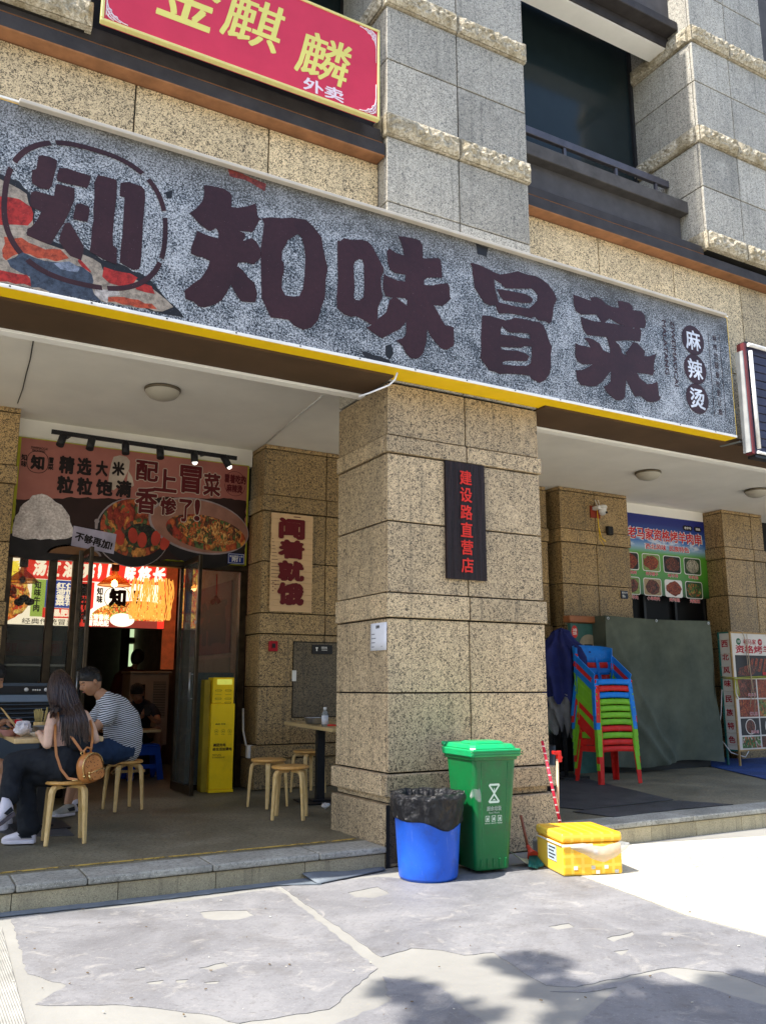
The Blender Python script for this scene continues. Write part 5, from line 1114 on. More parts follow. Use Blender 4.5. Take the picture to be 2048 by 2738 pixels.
# ================================================================ blue bucket bin with black bag
m_blue = plain('blue_plastic', (.015,.11,.62), .4, sp=.4, var=.12, sc=8, wear=.28, wc=(.25,.35,.62))
bc = (3.37, 5.37, .004)
bn_ = thing('waste_bin', 'round blue waste bin lined with a black bag at the foot of the big column', 'bin', bc)
mb = MB(); mb.lathe([(0,.012),(.185,.012),(.197,0),(.205,.02),(.212,.12),(.238,.50),(.248,.505),(.250,.53),(.238,.535),(.20,.06),(0,.04)], 40, bc); put('body', mb, m_blue, bn_)
def bagm():
    t = NT('black_bin_bag'); v = t.pos((1,1,.5)); n = t.noise(v, 14, 5, .65, 1.5); t.col((.008,.008,.010)); t.bump(n, 1, .05); return t.fin(.2, 0, .4)
random.seed(8); ph = [random.uniform(0,6) for _ in range(6)]
def fold(r, z, t, i):
    a = .0035*sin(7*t+ph[0]+z*30)+.0025*sin(13*t+ph[1]-z*40)+.0015*sin(29*t+ph[2])+.003*sin(z*90+2*t)
    low = (.03*sin(2*t+1.2)+.012*sin(5*t))*(1 if z < .40 else max(0, (.52-z)/.15)) if z < .52 else 0
    return (r+a if i < 7 else r-.012+.012*sin(24*t+z*30)+.006*sin(41*t)), z+low+(.005*sin(9*t+ph[3]) if z > .5 else 0)
mb = MB(); mb.lathe([(.236,.372),(.240,.385),(.247,.42),(.253,.46),(.260,.50),(.266,.53),(.268,.55),(.262,.566),(.245,.568),(.232,.55),(.218,.48),(.205,.38),(.185,.31),(.10,.29),(0,.295)], 110, bc, jit=fold)
put('bin_bag', mb, bagm(), bn_, solid=.0015)
# ================================================================ green wheelie bin
m_grn = plain('green_plastic', (.003,.14,.035), .33, sp=.4, var=.15, sc=4, wear=.3, wc=(.16,.33,.2)); m_grl = plain('green_lid_plastic', (.006,.34,.11), .3, sp=.45, var=.1, wear=.25, wc=(.3,.55,.38))
gb = thing('wheelie_bin', 'green food waste wheelie bin 厨余垃圾 beside the round blue bin', 'bin', (3.855, 5.40, .004), R(-6))
def frus(mb, w0, d0, w1, d1, z0, z1, cx=0, cy0=0, cy1=0, mi=0, ch=.03):
    def ringp(w, d, cy, z):
        return [(cx+sx*w/2+ox, cy+sy*d/2+oy, z) for sx, sy, ox, oy in ((-1,-1,0,ch),(-1,-1,ch,0),(1,-1,-ch,0),(1,-1,0,ch),(1,1,0,-ch),(1,1,-ch,0),(-1,1,ch,0),(-1,1,0,-ch))]
    A_ = ringp(w0,d0,cy0,z0); B_ = ringp(w1,d1,cy1,z1)
    mb.add(A_+B_, [tuple(range(7,-1,-1)), tuple(range(8,16))]+[(i,(i+1)%8,8+(i+1)%8,8+i) for i in range(8)], mi); return mb
mb = MB(); frus(mb, .275,.30,.365,.42, .02,.79, ch=.022); put('body', mb, m_grn, gb, bev=.012, seg=3, world=False)
mb = MB(); frus(mb, .385,.44,.395,.45, .775,.81, ch=.02); put('rim', mb, m_grn, gb, bev=.006, seg=2, world=False)
mb = MB()
for s_ in (-1, 1):
    mb.bar((s_*.085,-.152,.12),(s_*.11,-.206,.76),.012,.012)
    for k in range(3): mb.bar((s_*(.148+.0), -.06+.09*k, .60),(s_*(.168+.008), -.06+.09*k, .78),.012,.014)
for k in range(5): mb.bar((-.1+.05*k,-.151,.035),(-.1+.05*k,-.159,.10),.014,.012)
put('rib', mb, m_grn, gb, bev=.003, world=False)
# lid: stepped and slightly domed
mb = MB(); frus(mb, .415,.47,.425,.48, .80,.852, cy0=-.005, cy1=-.005, ch=.018); frus(mb, .385,.44,.35,.40, .852,.885, cy0=.0, cy1=.01, ch=.03); frus(mb, .29,.22,.25,.17, .885,.903, cy0=-.03, cy1=-.03, ch=.03)
put('lid', mb, m_grl, gb, bev=.009, seg=3, world=False)
mb = MB(); mb.box(-.215,-.252,.833,.215,-.243,.838); mb.box(-.215,-.252,.812,.215,-.243,.817); put('lid_groove', mb, m_grn, gb, bev=.002, world=False)
mb = MB(); mb.tube([(-.17,.22,.86),(-.17,.28,.87),(.17,.28,.87),(.17,.22,.86)], .016, 10); put('handle', mb, m_grl, gb, world=False)
for s_ in (-1,1):
    mb = MB(); mb.lathe([(0,-.022),(.05,-.022),(.07,-.015),(.07,.015),(.05,.022),(0,.022)], 20, (s_*.165,.15,.072), M=Matrix.Rotation(pi/2,3,'Y')); put('wheel', mb, m_black, gb, world=False)
# print on the front: the front leans outwards, y = -.15 - .06*(z-.02)/.77
fyb = lambda z: -.1505-.0600*(z-.02)/.77
gpm = plain('pale_print_green', (.62,.74,.62), .5, var=.03)
def gshape(loops, m=gpm): 
    mb = MB(); mb.poly(loops, lambda u,v,t: (u, fyb(v)-.001-t, v), .001); put('print', mb, m, gb, world=False)
ox = -.005
def T_(p): return [(ox+u, v) for u, v in p]
gshape([T_([(-.045,.60),(-.035,.612),(.04,.612),(.048,.60),(.008,.545),(.048,.49),(.04,.478),(-.035,.478),(-.045,.49),(-.004,.545)]), T_([(-.03,.598),(.034,.598),(.002,.558)]), T_([(.002,.532),(.032,.493),(-.028,.493)])])
gshape(T_([(-.001,.56),(.004,.56),(.004,.582),(-.001,.582)])); gshape(T_([(-.012,.497),(.016,.497),(.002,.508)]))
def gtext(s_, a, b, c, d, bold=.02):
    o = text(s_, a, b, c, d, 0, gpm, gb, 'lettering', bold)
    for v_ in o.data.vertices:
        q = v_.co + gb.location; v_.co = (q.x, fyb(q.z)-.0022, q.z)
gtext('厨余垃圾', -.062, .058, .425, .458, .04); gtext('Food Waste', -.045, .042, .406, .420, .02)
for k in range(3):
    cx = -.055+.05*k; gshape([T_([(cx-.016+.005,.352),(cx+.016+.005,.352),(cx+.016+.005,.392),(cx-.016+.005,.392)]), T_([(cx-.013+.005,.355),(cx+.013+.005,.355),(cx+.013+.005,.389),(cx-.013+.005,.389)])])
    gshape(T_([(cx-.006+.005,.360),(cx+.008+.005,.362),(cx+.006+.005,.378),(cx+.005,.384),(cx-.004+.005,.374)])); gtext(('厨房垃圾','果皮瓜壳','残羹剩饭')[k], cx-.02, cx+.021, .336, .345, 0)
# torn plastic wisp between the two bins
mb = MB(); q0 = Vector((3.60,5.18,.53)); mb.grid(lambda u, v: q0+Vector((u*.09, -.012*sin(u*7+v*3), (v-.4)*.075*(.3+u)+.02*sin(u*5)+u*.03)), 8, 6); put('plastic_wisp', mb, m_film, label='shred of clear plastic film caught between the blue and the green bin', cat='plastic film')
# ================================================================ yellow taped foam box
fxm = NT('yellow_taped_foam'); v = fxm.pos(gen=True); br = fxm.n('ShaderNodeTexBrick'); br.inputs['Scale'].default_value = 1; br.offset = 0
br.inputs['Brick Width'].default_value = .07; br.inputs['Row Height'].default_value = .062; br.inputs['Mortar Size'].default_value = .011; br.inputs['Mortar Smooth'].default_value = .2
br.inputs['Color1'].default_value = (.85,.42,.010,1); br.inputs['Color2'].default_value = (.85,.46,.02,1); br.inputs['Mortar'].default_value = (.86,.56,.06,1)
mp = fxm.n('ShaderNodeMapping'); mp.inputs['Rotation'].default_value = (pi/2,0,0); fxm.l(v, mp.inputs[0]); fxm.l(mp.outputs[0], br.inputs['Vector'])
gaps = fxm.ramp(fxm.noise(v, 11, 2), [(.68, 0), (.72, .9)]); grd = fxm.math('MULTIPLY', gaps, br.outputs['Fac'])
fxm.col(fxm.mix(grd, br.outputs['Color'], (.88,.84,.74))); fxm.bump(fxm.noise(v, 24, 4), .25, .006); m_foam = fxm.fin(.33, 0, .5)
fb_ = thing('foam_box', 'yellow taped foam box with a clear bag hanging over it on the pavement', 'box', (4.475, 5.075, .004), R(-17)); fb_.scale = (1.10,1.10,1.05)
mb = MB(); mb.box(-.205,-.215,0,.205,.215,.205); put('box_body', mb, m_foam, fb_, bev=.016, seg=3, world=False)
mb = MB(); mb.box(-.210,-.220,.207,.210,.220,.27); put('lid', mb, m_foam, fb_, bev=.02, seg=3, world=False)
random.seed(2); mb = MB()
for k in range(9): 
    x, z = random.choice(((-.12,.05),(.0,.05),(.09,.05),(.17,.05),(-.1,.13),(.02,.15),(.14,.12),(-.17,.1),(.05,.1),(.12,.18),(-.05,.02),(.03,.02),(.1,.02),(.16,.02)))
    mb.box(x-.013,-.2175,z-.011,x+.013,-.2155,z+.011)
for i in range(0):
    for j in range(3): mb.box(-.15+i*.1-.016,-.13+j*.12-.014,.2702,-.15+i*.1+.016,-.13+j*.12+.014,.2712)
put('foam_gap', mb, plain('bare_foam', (.82,.80,.74), .7, var=.03), fb_, world=False)
lb = MB(); lb.box(-.2085,-.12,.075,-.2065,.02,.175); put('label', lb, plain('pale_blue_label', (.42,.50,.56), .6), fb_, world=False)
lb = MB()
for k in range(4): lb.box(-.2095,-.105+.02*(k%2),.155-k*.022,-.2087,.0,.163-k*.022)
put('label_print', lb, m_black, fb_, world=False)
mb = MB(); mb.box(-.212,-.2235,.185,.0,-.2185,.20); mb.box(-.2135,-.21,.19,-.2105,.20,.203); put('bag_strap', mb, plain('milky_plastic', (.85,.80,.72), .4), fb_, world=False, bev=.002)
mb = MB()
def bag(u, v):
    x = -.16+.41*u; top = .195+.012*sin(u*9); dep = .125*sin(pi*min(1,u*.95+.04))**.6*(.55+.45*u); 
    return (x, -.226-.03*sin(pi*v)*(.6+.4*sin(u*5)), top-dep*v+.002*sin(u*31+v*6))
mb.grid(bag, 26, 10); put('clear_bag', mb, clear_mat('milky_bag', (.97,.96,.93), .55, .25), fb_, world=False)
# ================================================================ brooms and dustpan leaning on the column
def rod(name, label, cat, a, b, r, m): 
    T = thing(name, label, cat, tuple(b)); mb = MB(); mb.tube([a, b], r, 8); put('handle', mb, m, T); return T
a = at(1449,1982,y=5.66); b = Vector((4.76,5.36,.03)); b2 = at(1500,2215,y=5.40)
m_rs = plain('red_stick', (.55,.02,.05), .4); T = rod('broom', 'red patterned broom stick leaning on the right corner of the big column', 'broom', a, b2, .012, m_rs)
mb = MB()
for k in range(11):
    p = a.lerp(b2, .06+.085*k); mb.lathe([(.0125,-.006),(.0135,0),(.0125,.006)], 8, tuple(p+Vector((0,-.002,0))))
put('white_pattern', mb, plain('pinkish_white', (.75,.5,.5), .5), T)
mb = MB(); mb.obox((b2.x+.01, b2.y, .06), (.22,.05,.07)); put('head', mb, m_rs, T, bev=.01)
a = at(1489,2030,y=5.60); b = at(1492,2200,y=5.50)
T = rod('dustpan', 'long wooden handled dustpan with a red grip beside the red broom stick', 'dustpan', a, b, .011, plain('pale_wood_stick', (.62,.42,.27), .6))
P = at(1476,2012,y=5.60); Q = at(1492,2014,y=5.60); mb = MB(); mb.bar(P, Q, .03,.03); mb.bar((Q.x,Q.y,Q.z+.02),(Q.x+.005,Q.y,Q.z-.07), .04,.035); mb.bar((Q.x+.0,Q.y,Q.z-.035),(Q.x+.04,Q.y,Q.z-.035), .02,.02); put('grip', mb, plain('bright_red_plastic', (.65,.02,.015), .35), T, bev=.005)
mb = MB(); mb.obox((b.x-.06,b.y+.02,.07),(.24,.18,.12)); put('pan', mb, plain('grey_pan', (.2,.2,.19), .5), T, bev=.01)
a = at(1392,2180,y=5.52); b = at(1410,2262,y=5.44)
T = rod('hand_broom', 'small broom with red neck and dark green bristles between bin and foam box', 'broom', a, b, .011, plain('brown_stick', (.28,.09,.05), .5))
c = at(1424,2288,y=5.36); g_ = at(1432,2322,z=.01)
mb = MB(); mb.tube([b, b.lerp(c,.5), c], [.014,.02,.045], 10); put('neck', mb, plain('coral_plastic', (.60,.07,.04), .35), T)
mb = MB(); random.seed(4)
for k in range(80):
    u = random.uniform(-1,1); w_ = random.uniform(-.4,.4); mb.tube([c+Vector((u*.03,w_*.03,0)), Vector((g_.x+u*.065, g_.y+w_*.06, .012+.02*abs(u)))], .003, 4)
put('bristles', mb, plain('dark_green_bristle', (.015,.13,.11), .6), T)
mb = MB(); mb.grid(lambda u,v: (4.10+.17*u, 5.28+.13*v, .006+.07*(1-u)**2+.03*v), 5, 5); put('dustpan_scoop', mb, plain('pale_scoop', (.50,.52,.34), .5), label='pale green plastic scoop lying behind the hand broom', cat='dustpan', solid=.004)

# ================================================================ stools
def wood(name, c, d, rough=.4):
    t = NT(name); v = t.pos((6,6,2), gen=True); n = t.noise(v, 3, 4, .6, 2); t.col(t.ramp(n, [(.35, c), (.65, d)])); return t.fin(rough, 0, .4)
m_birch = wood('birch_wood', (.62,.40,.14), (.78,.54,.24)); m_seatw = wood('honey_seat_wood', (.60,.29,.07), (.74,.42,.13), .3)
def make_stool(label):
    T = thing('wooden_stool', label, 'stool', (0,0,0), 0, 'round birch stools')
    mb = MB(); mb.lathe([(0,.425),(.155,.425),(.168,.43),(.17,.44),(.166,.45),(.15,.453),(0,.452)], 40); put('seat', mb, m_seatw, T, world=False)
    for k in range(4):
        a = pi/4+k*pi/2; M_ = Matrix.Rotation(a, 3, 'Z'); mb = MB()
        pts = [(.03,.407),(.11,.407),(.142,.402),(.158,.385),(.165,.36),(.178,.2),(.19,0)]; w_ = [.045,.045,.045,.044,.042,.036,.030]; th = [.026,.028,.032,.034,.034,.028,.022]
        vs = []
        for i, ((r, z), ww, tt) in enumerate(zip(pts, w_, th)):
            q = pts[min(i+1,6)]; p = pts[max(i-1,0)]; d = Vector((q[0]-p[0], q[1]-p[1])).normalized(); nrm = Vector((d.y*-1, d.x))*-1
            for s1, s2 in ((-1,-1),(1,-1),(1,1),(-1,1)): vs.append(M_ @ Vector((r+nrm.x*tt/2*s2, ww/2*s1, z+nrm.y*tt/2*s2)))
        fs_ = [(3,2,1,0), tuple(24+i for i in range(4))]
        for i in range(6):
            for j in range(4): fs_.append((i*4+j, i*4+(j+1)%4, (i+1)*4+(j+1)%4, (i+1)*4+j))
        mb.add(vs, fs_); put('leg', mb, m_birch, T, bev=.007, seg=2, world=False)
    return T
st = make_stool('birch stool nearest the step by the right dining table'); st.location = (3.18,7.36,ZP); st.rotation_euler = (0,0,R(-30))
dup(st, (3.29,8.16,ZP), R(22), 'birch stool left of the right dining table behind the nearest one')
dup(st, (4.10,9.0,ZP), R(10), 'birch stool half hidden behind the black table post')
dup(st, (1.235,7.10,ZP), R(-4), 'birch stool the woman with the brown backpack sits on')
dup(st, (2.02,8.66,ZP), R(12), 'birch stool the man in the striped shirt sits on')
# ================================================================ tables
m_top = wood('light_table_top', (.60,.42,.19), (.68,.50,.25), .3)
def table(label, w_, d_, zt, px, py, ox, oy, rz=0):
    """ox, oy: near left corner of the top relative to the post"""
    T = thing('dining_table', label, 'table', (px,py,ZP), rz); zt -= ZP
    mb = MB(); mb.box(ox,oy,zt-.038,ox+w_,oy+d_,zt); put('table_top', mb, m_top, T, bev=.008, seg=2, world=False)
    mb = MB(); mb.box(-.04,-.04,.02,.04,.04,zt-.039); put('post', mb, m_black, T, world=False)
    mb = MB(); mb.box(-.22,-.22,0,.22,.22,.012); mb.box(-.10,-.10,.012,.10,.10,.03); put('base_plate', mb, m_black, T, bev=.006, world=False); return T
table('light wood dining table half hidden behind the big column with a bottle on it', .65, 1.75, .91, 3.89, 8.25, -.11, -.70, R(-8))
table('light wood dining table full of dishes where the group is eating', .66, 1.4, .91, 1.18, 7.95, -.33, -.72)
ZT2 = .911
# things on the right table
def on_table(px, py): p = at(px, py, z=ZT2); return p
bt = (at(869,1925,y=7.95).x,7.95,ZT2); T = thing('water_bottle', 'small clear water bottle with white cap on the right table', 'bottle', bt)
mb = MB(); mb.lathe([(0,0),(.03,0),(.032,.01),(.032,.11),(.03,.13),(.014,.155),(.013,.165)], 24, bt); put('bottle_body', mb, clear_mat('bottle_plastic', (.85,.92,.95), .35, .08), T)
mb = MB(); mb.lathe([(.0325,.02),(.033,.02),(.033,.105),(.0325,.105)], 24, bt); put('label_band', mb, m_paper, T)
mb = MB(); mb.lathe([(.0155,.162),(.016,.163),(.016,.185),(0,.186)], 18, bt); put('cap', mb, m_white, T)
bt = (at(840,1920,y=8.25).x,8.25,ZT2); mb = MB(); mb.lathe([(0,.01),(.07,.01),(.09,.035),(.10,.075),(.103,.078),(.096,.07),(.075,.02),(0,.015)], 28, bt); put('glass_bowl', mb, m_steel, label='steel bowl beside the water bottle on the right table', cat='bowl')
mb = MB(); mb.tube([(3.80,7.90,ZT2+.012),(3.88,7.86,ZT2+.012)], [.011,.009], 10); put('lighter', mb, m_redl, label='red lighter lying on the right table', cat='lighter')
mb = MB(); mb.tube([(3.80,7.74,ZT2+.006),(3.93,7.72,ZT2+.006)], .004, 6); put('chopstick', mb, m_birch, label='used wooden chopstick at the table edge near the bottle', cat='chopstick')
def crumple(name, label, c, r, m, cat, seed=1, sq=.6):
    rg = random.Random(seed); P_ = [(rg.uniform(0,6.3), rg.uniform(2,7), rg.uniform(2,7)) for _ in range(5)]
    def jt(rr, z, t, i): 
        k = 1+sum(.09*sin(a+b*t+c_*z*20) for a, b, c_ in ((p[0], round(p[1]), p[2]) for p in P_)); return rr*k, z*k
    prof = [(0,-.01)]+[(r*sin(pi*(i+1)/10), r*sq*(1-cos(pi*(i+1)/10))) for i in range(9)]+[(0, r*sq*2)]
    mb = MB(); mb.lathe(prof, 16, c, jit=jt, sm=False); return put(name, mb, m, label=label, cat=cat)
m_tis = plain('tissue', (.78,.75,.74), .8, var=.05)
crumple('tissue', 'crumpled white tissue at the right table edge', (3.90,7.75,ZT2+.012), .022, m_tis, 'tissue', 3)
crumple('tissue', 'white tissue on the terrace floor beside the black table base', (3.70,7.72,ZP+.012), .035, m_tis, 'tissue', 4)
crumple('tissue', 'tiny tissue ball on the terrace floor near the column base', (3.75,7.05,ZP+.01), .015, m_tis, 'tissue', 5)
# things on the left table
p = on_table(35,1962)
def tb(px, y): q = at(px, 1950, y=y); return q.x
x_ = tb(49,7.85); c = (x_,7.85,ZT2); T = thing('drink_can', 'red drink can on the left dining table', 'can', c)
mb = MB(); mb.lathe([(0,0),(.026,0),(.033,.008),(.033,.11),(.026,.122),(0,.122)], 24, c); put('can_body', mb, plain('red_can', (.55,.01,.02), .25, .3), T); mb = MB(); mb.lathe([(.024,.1225),(.027,.126),(.024,.128),(0,.1235)], 20, c); put('rim', mb, m_steel, T)
x_ = tb(107,7.80); c = (x_,7.80,ZT2); T = thing('chopstick_holder', 'wooden chopstick holder with a green label on the left dining table', 'holder', c)
mb = MB(); mb.lathe([(0,0),(.05,0),(.052,.10),(.046,.10),(.045,.01),(0,.01)], 16, c); put('cup', mb, m_birch, T)
mb = MB(); mb.lathe([(.0525,.005),(.0535,.005),(.0535,.068),(.0525,.068)], 20, c); put('green_label', mb, plain('green_label', (.01,.30,.06), .4), T)
mb = MB(); random.seed(12)
for k in range(26): a = random.uniform(0,6.28); r_ = random.uniform(0,.03); mb.tube([(c[0]+r_*cos(a),c[1]+r_*sin(a),c[2]+.03),(c[0]+2.2*r_*cos(a),c[1]+2.2*r_*sin(a),c[2]+.20+random.uniform(-.03,.02))], .0042, 5)
put('chopsticks', mb, plain('straw_wood', (.50,.38,.14), .6), T)
x_ = tb(62,7.50); c = (x_,7.50,ZT2); crumple('tissue_pack', 'crumpled translucent tissue pack on the left table corner', (x_,7.50,ZT2+.008), .065, plain('cloudy_plastic', (.62,.58,.60), .3, var=.1), 'tissue pack', 9, .75)
def bowl(label, c, r, m, food_=None, h=.05):
    T = thing('bowl', label, 'bowl', c); mb = MB(); mb.lathe([(0,0),(r*.5,0),(r*.55,.006),(r*.85,h*.6),(r,h),(r*1.04,h+.003),(r*.97,h-.002),(r*.5,.01),(0,.008)], 28, c); put('dish', mb, m, T)
    if food_: mb = MB(); mb.lathe([(r*.82,h*.62),(r*.6,h*1.0),(r*.3,h*1.15),(0,h*1.2)], 20, c, jit=lambda rr,z,t,i:(rr, z+.006*sin(7*t+i*3))); put('food', mb, food_, T)
m_por = plain('porcelain', (.62,.58,.52), .2, var=.05)
bowl('plate of noodles under the chopsticks of the man on the left', (tb(28,7.62),7.62,ZT2), .085, plain('pink_porcelain', (.45,.22,.2), .3), f_hot)
bowl('steel bowl next to the green labelled holder', (tb(117,7.62),7.62,ZT2+.0), .085, m_steel, None, .075)
bowl('white plate at the near edge of the left table', (tb(105,7.48),7.48,ZT2), .075, m_por, f_rice, .03)
bowl('grey saucer behind the tissue pack', (tb(82,7.75),7.75,ZT2), .06, m_por, None, .05)
# blue plastic stool and folding table deep in the doorway
def blue_stool():
    c = at(385,2085,z=ZP); T = thing('plastic_stool', 'blue plastic stool inside the doorway behind the striped man', 'stool', tuple(c)); m = plain('deep_blue_plastic', (.01,.07,.42), .4); x, y = c.x, c.y+.1
    mb = MB(); mb.box(x-.17,y-.15,ZP+.40,x+.17,y+.15,ZP+.43); put('seat', mb, m, T, bev=.012, seg=2)
    for sx in (-1,1):
        for sy in (-1,1): mb = MB(); mb.bar((x+sx*.14,y+sy*.12,ZP+.40),(x+sx*.19,y+sy*.17,ZP),.075,.03); put('leg', mb, m, T, bev=.004)
    mb = MB(); mb.box(x-.15,y-.145,ZP+.30,x+.15,y-.13,ZP+.40); mb.box(x-.17,y-.155,ZP+.14,x+.17,y-.14,ZP+.19); put('apron', mb, m, T)
blue_stool()
c = at(400,2060,z=ZP)
T = thing('folding_table', 'small folding table with crossed pale legs the boy leans on', 'table', (c.x-.15, c.y-.2, ZP))
q = at(395,1950,y=11.3)
mb = MB(); mb.box(q.x-.55,11.1,q.z-.03,q.x+.12,11.6,q.z); put('table_top', mb, m_top, T)
mb = MB(); mb.bar((q.x-.12,11.12,q.z-.03),(q.x-.45,11.12,ZP+.1),.04,.03); mb.bar((q.x-.5,11.15,q.z-.03),(q.x-.1,11.15,ZP+.1),.04,.03); mb.bar((q.x-.45,11.12,ZP+.12),(q.x-.05,11.12,ZP+.12),.04,.03); put('cross_legs', mb, m_birch, T)
bowl('steel plate on the small folding table', (q.x-.3,11.2,q.z), .09, m_steel, None, .04)

# ================================================================ stacked armchairs
def make_chair(cm):
    T = thing('plastic_armchair', 'x', 'chair', (0,0,0), 0, 'stacked plastic armchairs')
    m = cm; W, D_ = .25, .22
    mb = MB(); mb.grid(lambda u, v: ((u-.5)*2*(W-.03-.02*v), -D_+.02+v*(2*D_-.06), .42-.018*sin(pi*u)*sin(pi*v)), 6, 6); put('seat', mb, m, T, world=False, solid=.012)
    def apron(u, v): return ((u-.5)*2*(W-.025), -D_-.004*sin(pi*u)-.006*(1-v), .358+.066*v+.010*sin(pi*u)*(1 if v < .5 else .7))
    mb = MB(); mb.grid(apron, 8, 2); put('front_apron', mb, m, T, world=False, solid=.006)
    for s_ in (-1, 1):
        mb = MB(); mb.add([(s_*(W+.035),-D_-.02,0),(s_*(W-.015),-D_-.02,0),(s_*(W-.015),-D_+.03,0),(s_*(W+.035),-D_+.03,0),
            (s_*(W+.008),-D_,.43),(s_*(W-.045),-D_,.43),(s_*(W-.045),-D_+.06,.43),(s_*(W+.008),-D_+.06,.43)], [(0,1,5,4),(3,0,4,7)] if s_ > 0 else [(1,0,4,5),(0,3,7,4)])
        put('front_leg', mb, m, T, world=False, solid=.007)
        mb = MB(); mb.add([(s_*(W+.045),D_+.06,0),(s_*(W-.005),D_+.06,0),(s_*(W+.045),D_+.005,0),
            (s_*(W-.0),D_-.0,.44),(s_*(W-.06),D_-.0,.44),(s_*(W-.0),D_-.07,.44)], [(0,1,4,3),(2,0,3,5)] if s_ < 0 else [(1,0,3,4),(0,2,5,3)])
        put('rear_leg', mb, m, T, world=False, solid=.007)
        mb = MB(); mb.add([(s_*(W-.0),-D_+.03,.43),(s_*(W+.005),D_-.04,.43),(s_*(W+.005),D_-.04,.36),(s_*(W-.0),-D_+.03,.36)], [(0,1,2,3)]); put('side_apron', mb, m, T, world=False, solid=.006)
        # arm: front post and sloping rail
        mb = MB(); mb.bar((s_*(W+.006),-D_+.0,.455),(s_*(W+.016),D_-.03,.72),.016,.075); put('armrest', mb, m, T, world=False, bev=.004)
    # curved back with an opening
    def back(z0, z1, lo=0):
        def f(u, v):
            t = pi*(u*1.16-.08); z = z0+(z1-z0)*v; k = (z-.42)*.22
            return (-(W+.012)*cos(t)*(1-.0*v), D_-.05+(.10+k)*sin(t), z+.05*sin(pi*u)*v*(1 if lo == 0 else .3))
        return f
    mb = MB(); mb.grid(back(.655,.82), 16, 3); put('back_top_band', mb, m, T, world=False, solid=.009)
    mb = MB(); mb.grid(back(.50,.57,1), 16, 1); put('back_middle_band', mb, m, T, world=False, solid=.007)
    for u in (.0,.33,.66,1.0):
        a = Vector(back(.42,.44,1)(u,0)); b = Vector(back(.68,.80)(u,.3)); mb = MB(); mb.bar(a, b, .045,.010); put('back_slat', mb, m, T, world=False)
    return T
cols = {'blue':plain('sky_blue_plastic', (.01,.20,.66), .38, var=.12, wear=.2), 'red':plain('bright_red_chair', (.64,.025,.02), .4, var=.12, wear=.2), 'lime':plain('lime_plastic', (.20,.50,.03), .4, var=.12, wear=.2)}
protos = {k: make_chair(m) for k, m in cols.items()}
order = ['red','red','lime','red','lime','lime','lime','lime','blue','red','blue']
lab = {0:'red plastic armchair at the very bottom of the stack', 1:'red plastic armchair second from the bottom of the stack', 2:'lime plastic armchair third from the bottom, between two red ones', 3:'red plastic armchair between lime ones in the lower half of the stack',
  4:'lime plastic armchair directly on the middle red one', 5:'second lime plastic armchair of the four together in the stack', 6:'third lime plastic armchair of the four together in the stack', 7:'uppermost lime plastic armchair, under the lower blue one', 8:'blue plastic armchair sandwiched between lime and red near the top', 9:'red plastic armchair just under the top blue one', 10:'blue plastic armchair on top of the stack'}
used = set()
for i, k in enumerate(order):
    loc = (7.575+.002*math.sin(i*3), 7.985+.003*i, ZP+.02+.0775*i); rz = R(-9+.6*math.sin(i*2.3))
    if k not in used: o = protos[k]; used.add(k); o.location = loc; o.rotation_euler = (R(-1.5),0,rz); o['label'] = lab[i]
    else: o = dup(protos[k], loc, rz, lab[i]); o.rotation_euler = (R(-1.5),0,rz)
# ================================================================ tarpaulin covered rack
def tarp_mat():
    t = NT('green_tarpaulin'); v = t.pos(); t.col(t.ramp(t.noise(v, 2.2, 6, .65), [(.3, (.055,.066,.048)), (.7, (.105,.118,.086))])); t.bump(t.noise(v, 180, 2), .4, .003); return t.fin(.8, 0, .25)
tp_ = thing('covered_rack', 'large rack covered by a dark green tarpaulin behind the stacked chairs', 'covered rack', (9.4, 9.0, ZP))
def tfold(x, z): 
    a = max(0, 1-abs((z-.3)-(9.55-x)*1.35+.55)/.25); b = max(0, 1-abs((z-.6)-(9.2-x)*1.9)/.2)
    return .035*sin(x*5+z*1.3)+.07*a*a+.05*b*b+.018*sin(x*13-z*4)+.02*sin(z*3+1)+.02*sin(x*3.1-z*7)*(1-z/2.3)
mb = MB(); mb.grid(lambda u, v: (8.36+2.06*u+.05*sin(v*3)*(u-.5), 8.74-tfold(8.36+2.06*u, ZP+2.06*v)*(1-.9*v)-.03*(1-v), ZP+.11-.03*sin(u*7)*(1-v)+1.98*v-.02*sin(pi*u)*v), 60, 50)
put('tarpaulin_front', mb, tarp_mat(), tp_)
mb = MB(); mb.grid(lambda u, v: (8.36-.03*sin(v*4+u*3)*(1-v), 8.74+.55*u, ZP+.10+1.99*v), 10, 20); put('tarpaulin_side', mb, tarp_mat(), tp_)
mb = MB(); mb.grid(lambda u, v: (8.36+2.06*u, 8.74+.55*v, ZP+2.09-.02*sin(pi*u)*(1-v)), 10, 4); mb.grid(lambda u, v: (10.42+.0*v, 8.74+.55*u, ZP+.1+1.99*v), 4, 6); put('tarpaulin_top', mb, tarp_mat(), tp_)
for x in (8.39,9.3,10.36):
    mb = MB(); mb.lathe([(.012,-.003),(.022,0),(.012,.003),(.010,0),(.012,-.003)], 16, (x,8.715,ZP+2.05), M=Matrix.Rotation(pi/2,3,'X')); put('eyelet', mb, m_steel, tp_)
mb = MB(); mb.box(8.45,8.85,ZP,10.35,9.25,ZP+.2); put('rack_foot', mb, m_black, tp_)
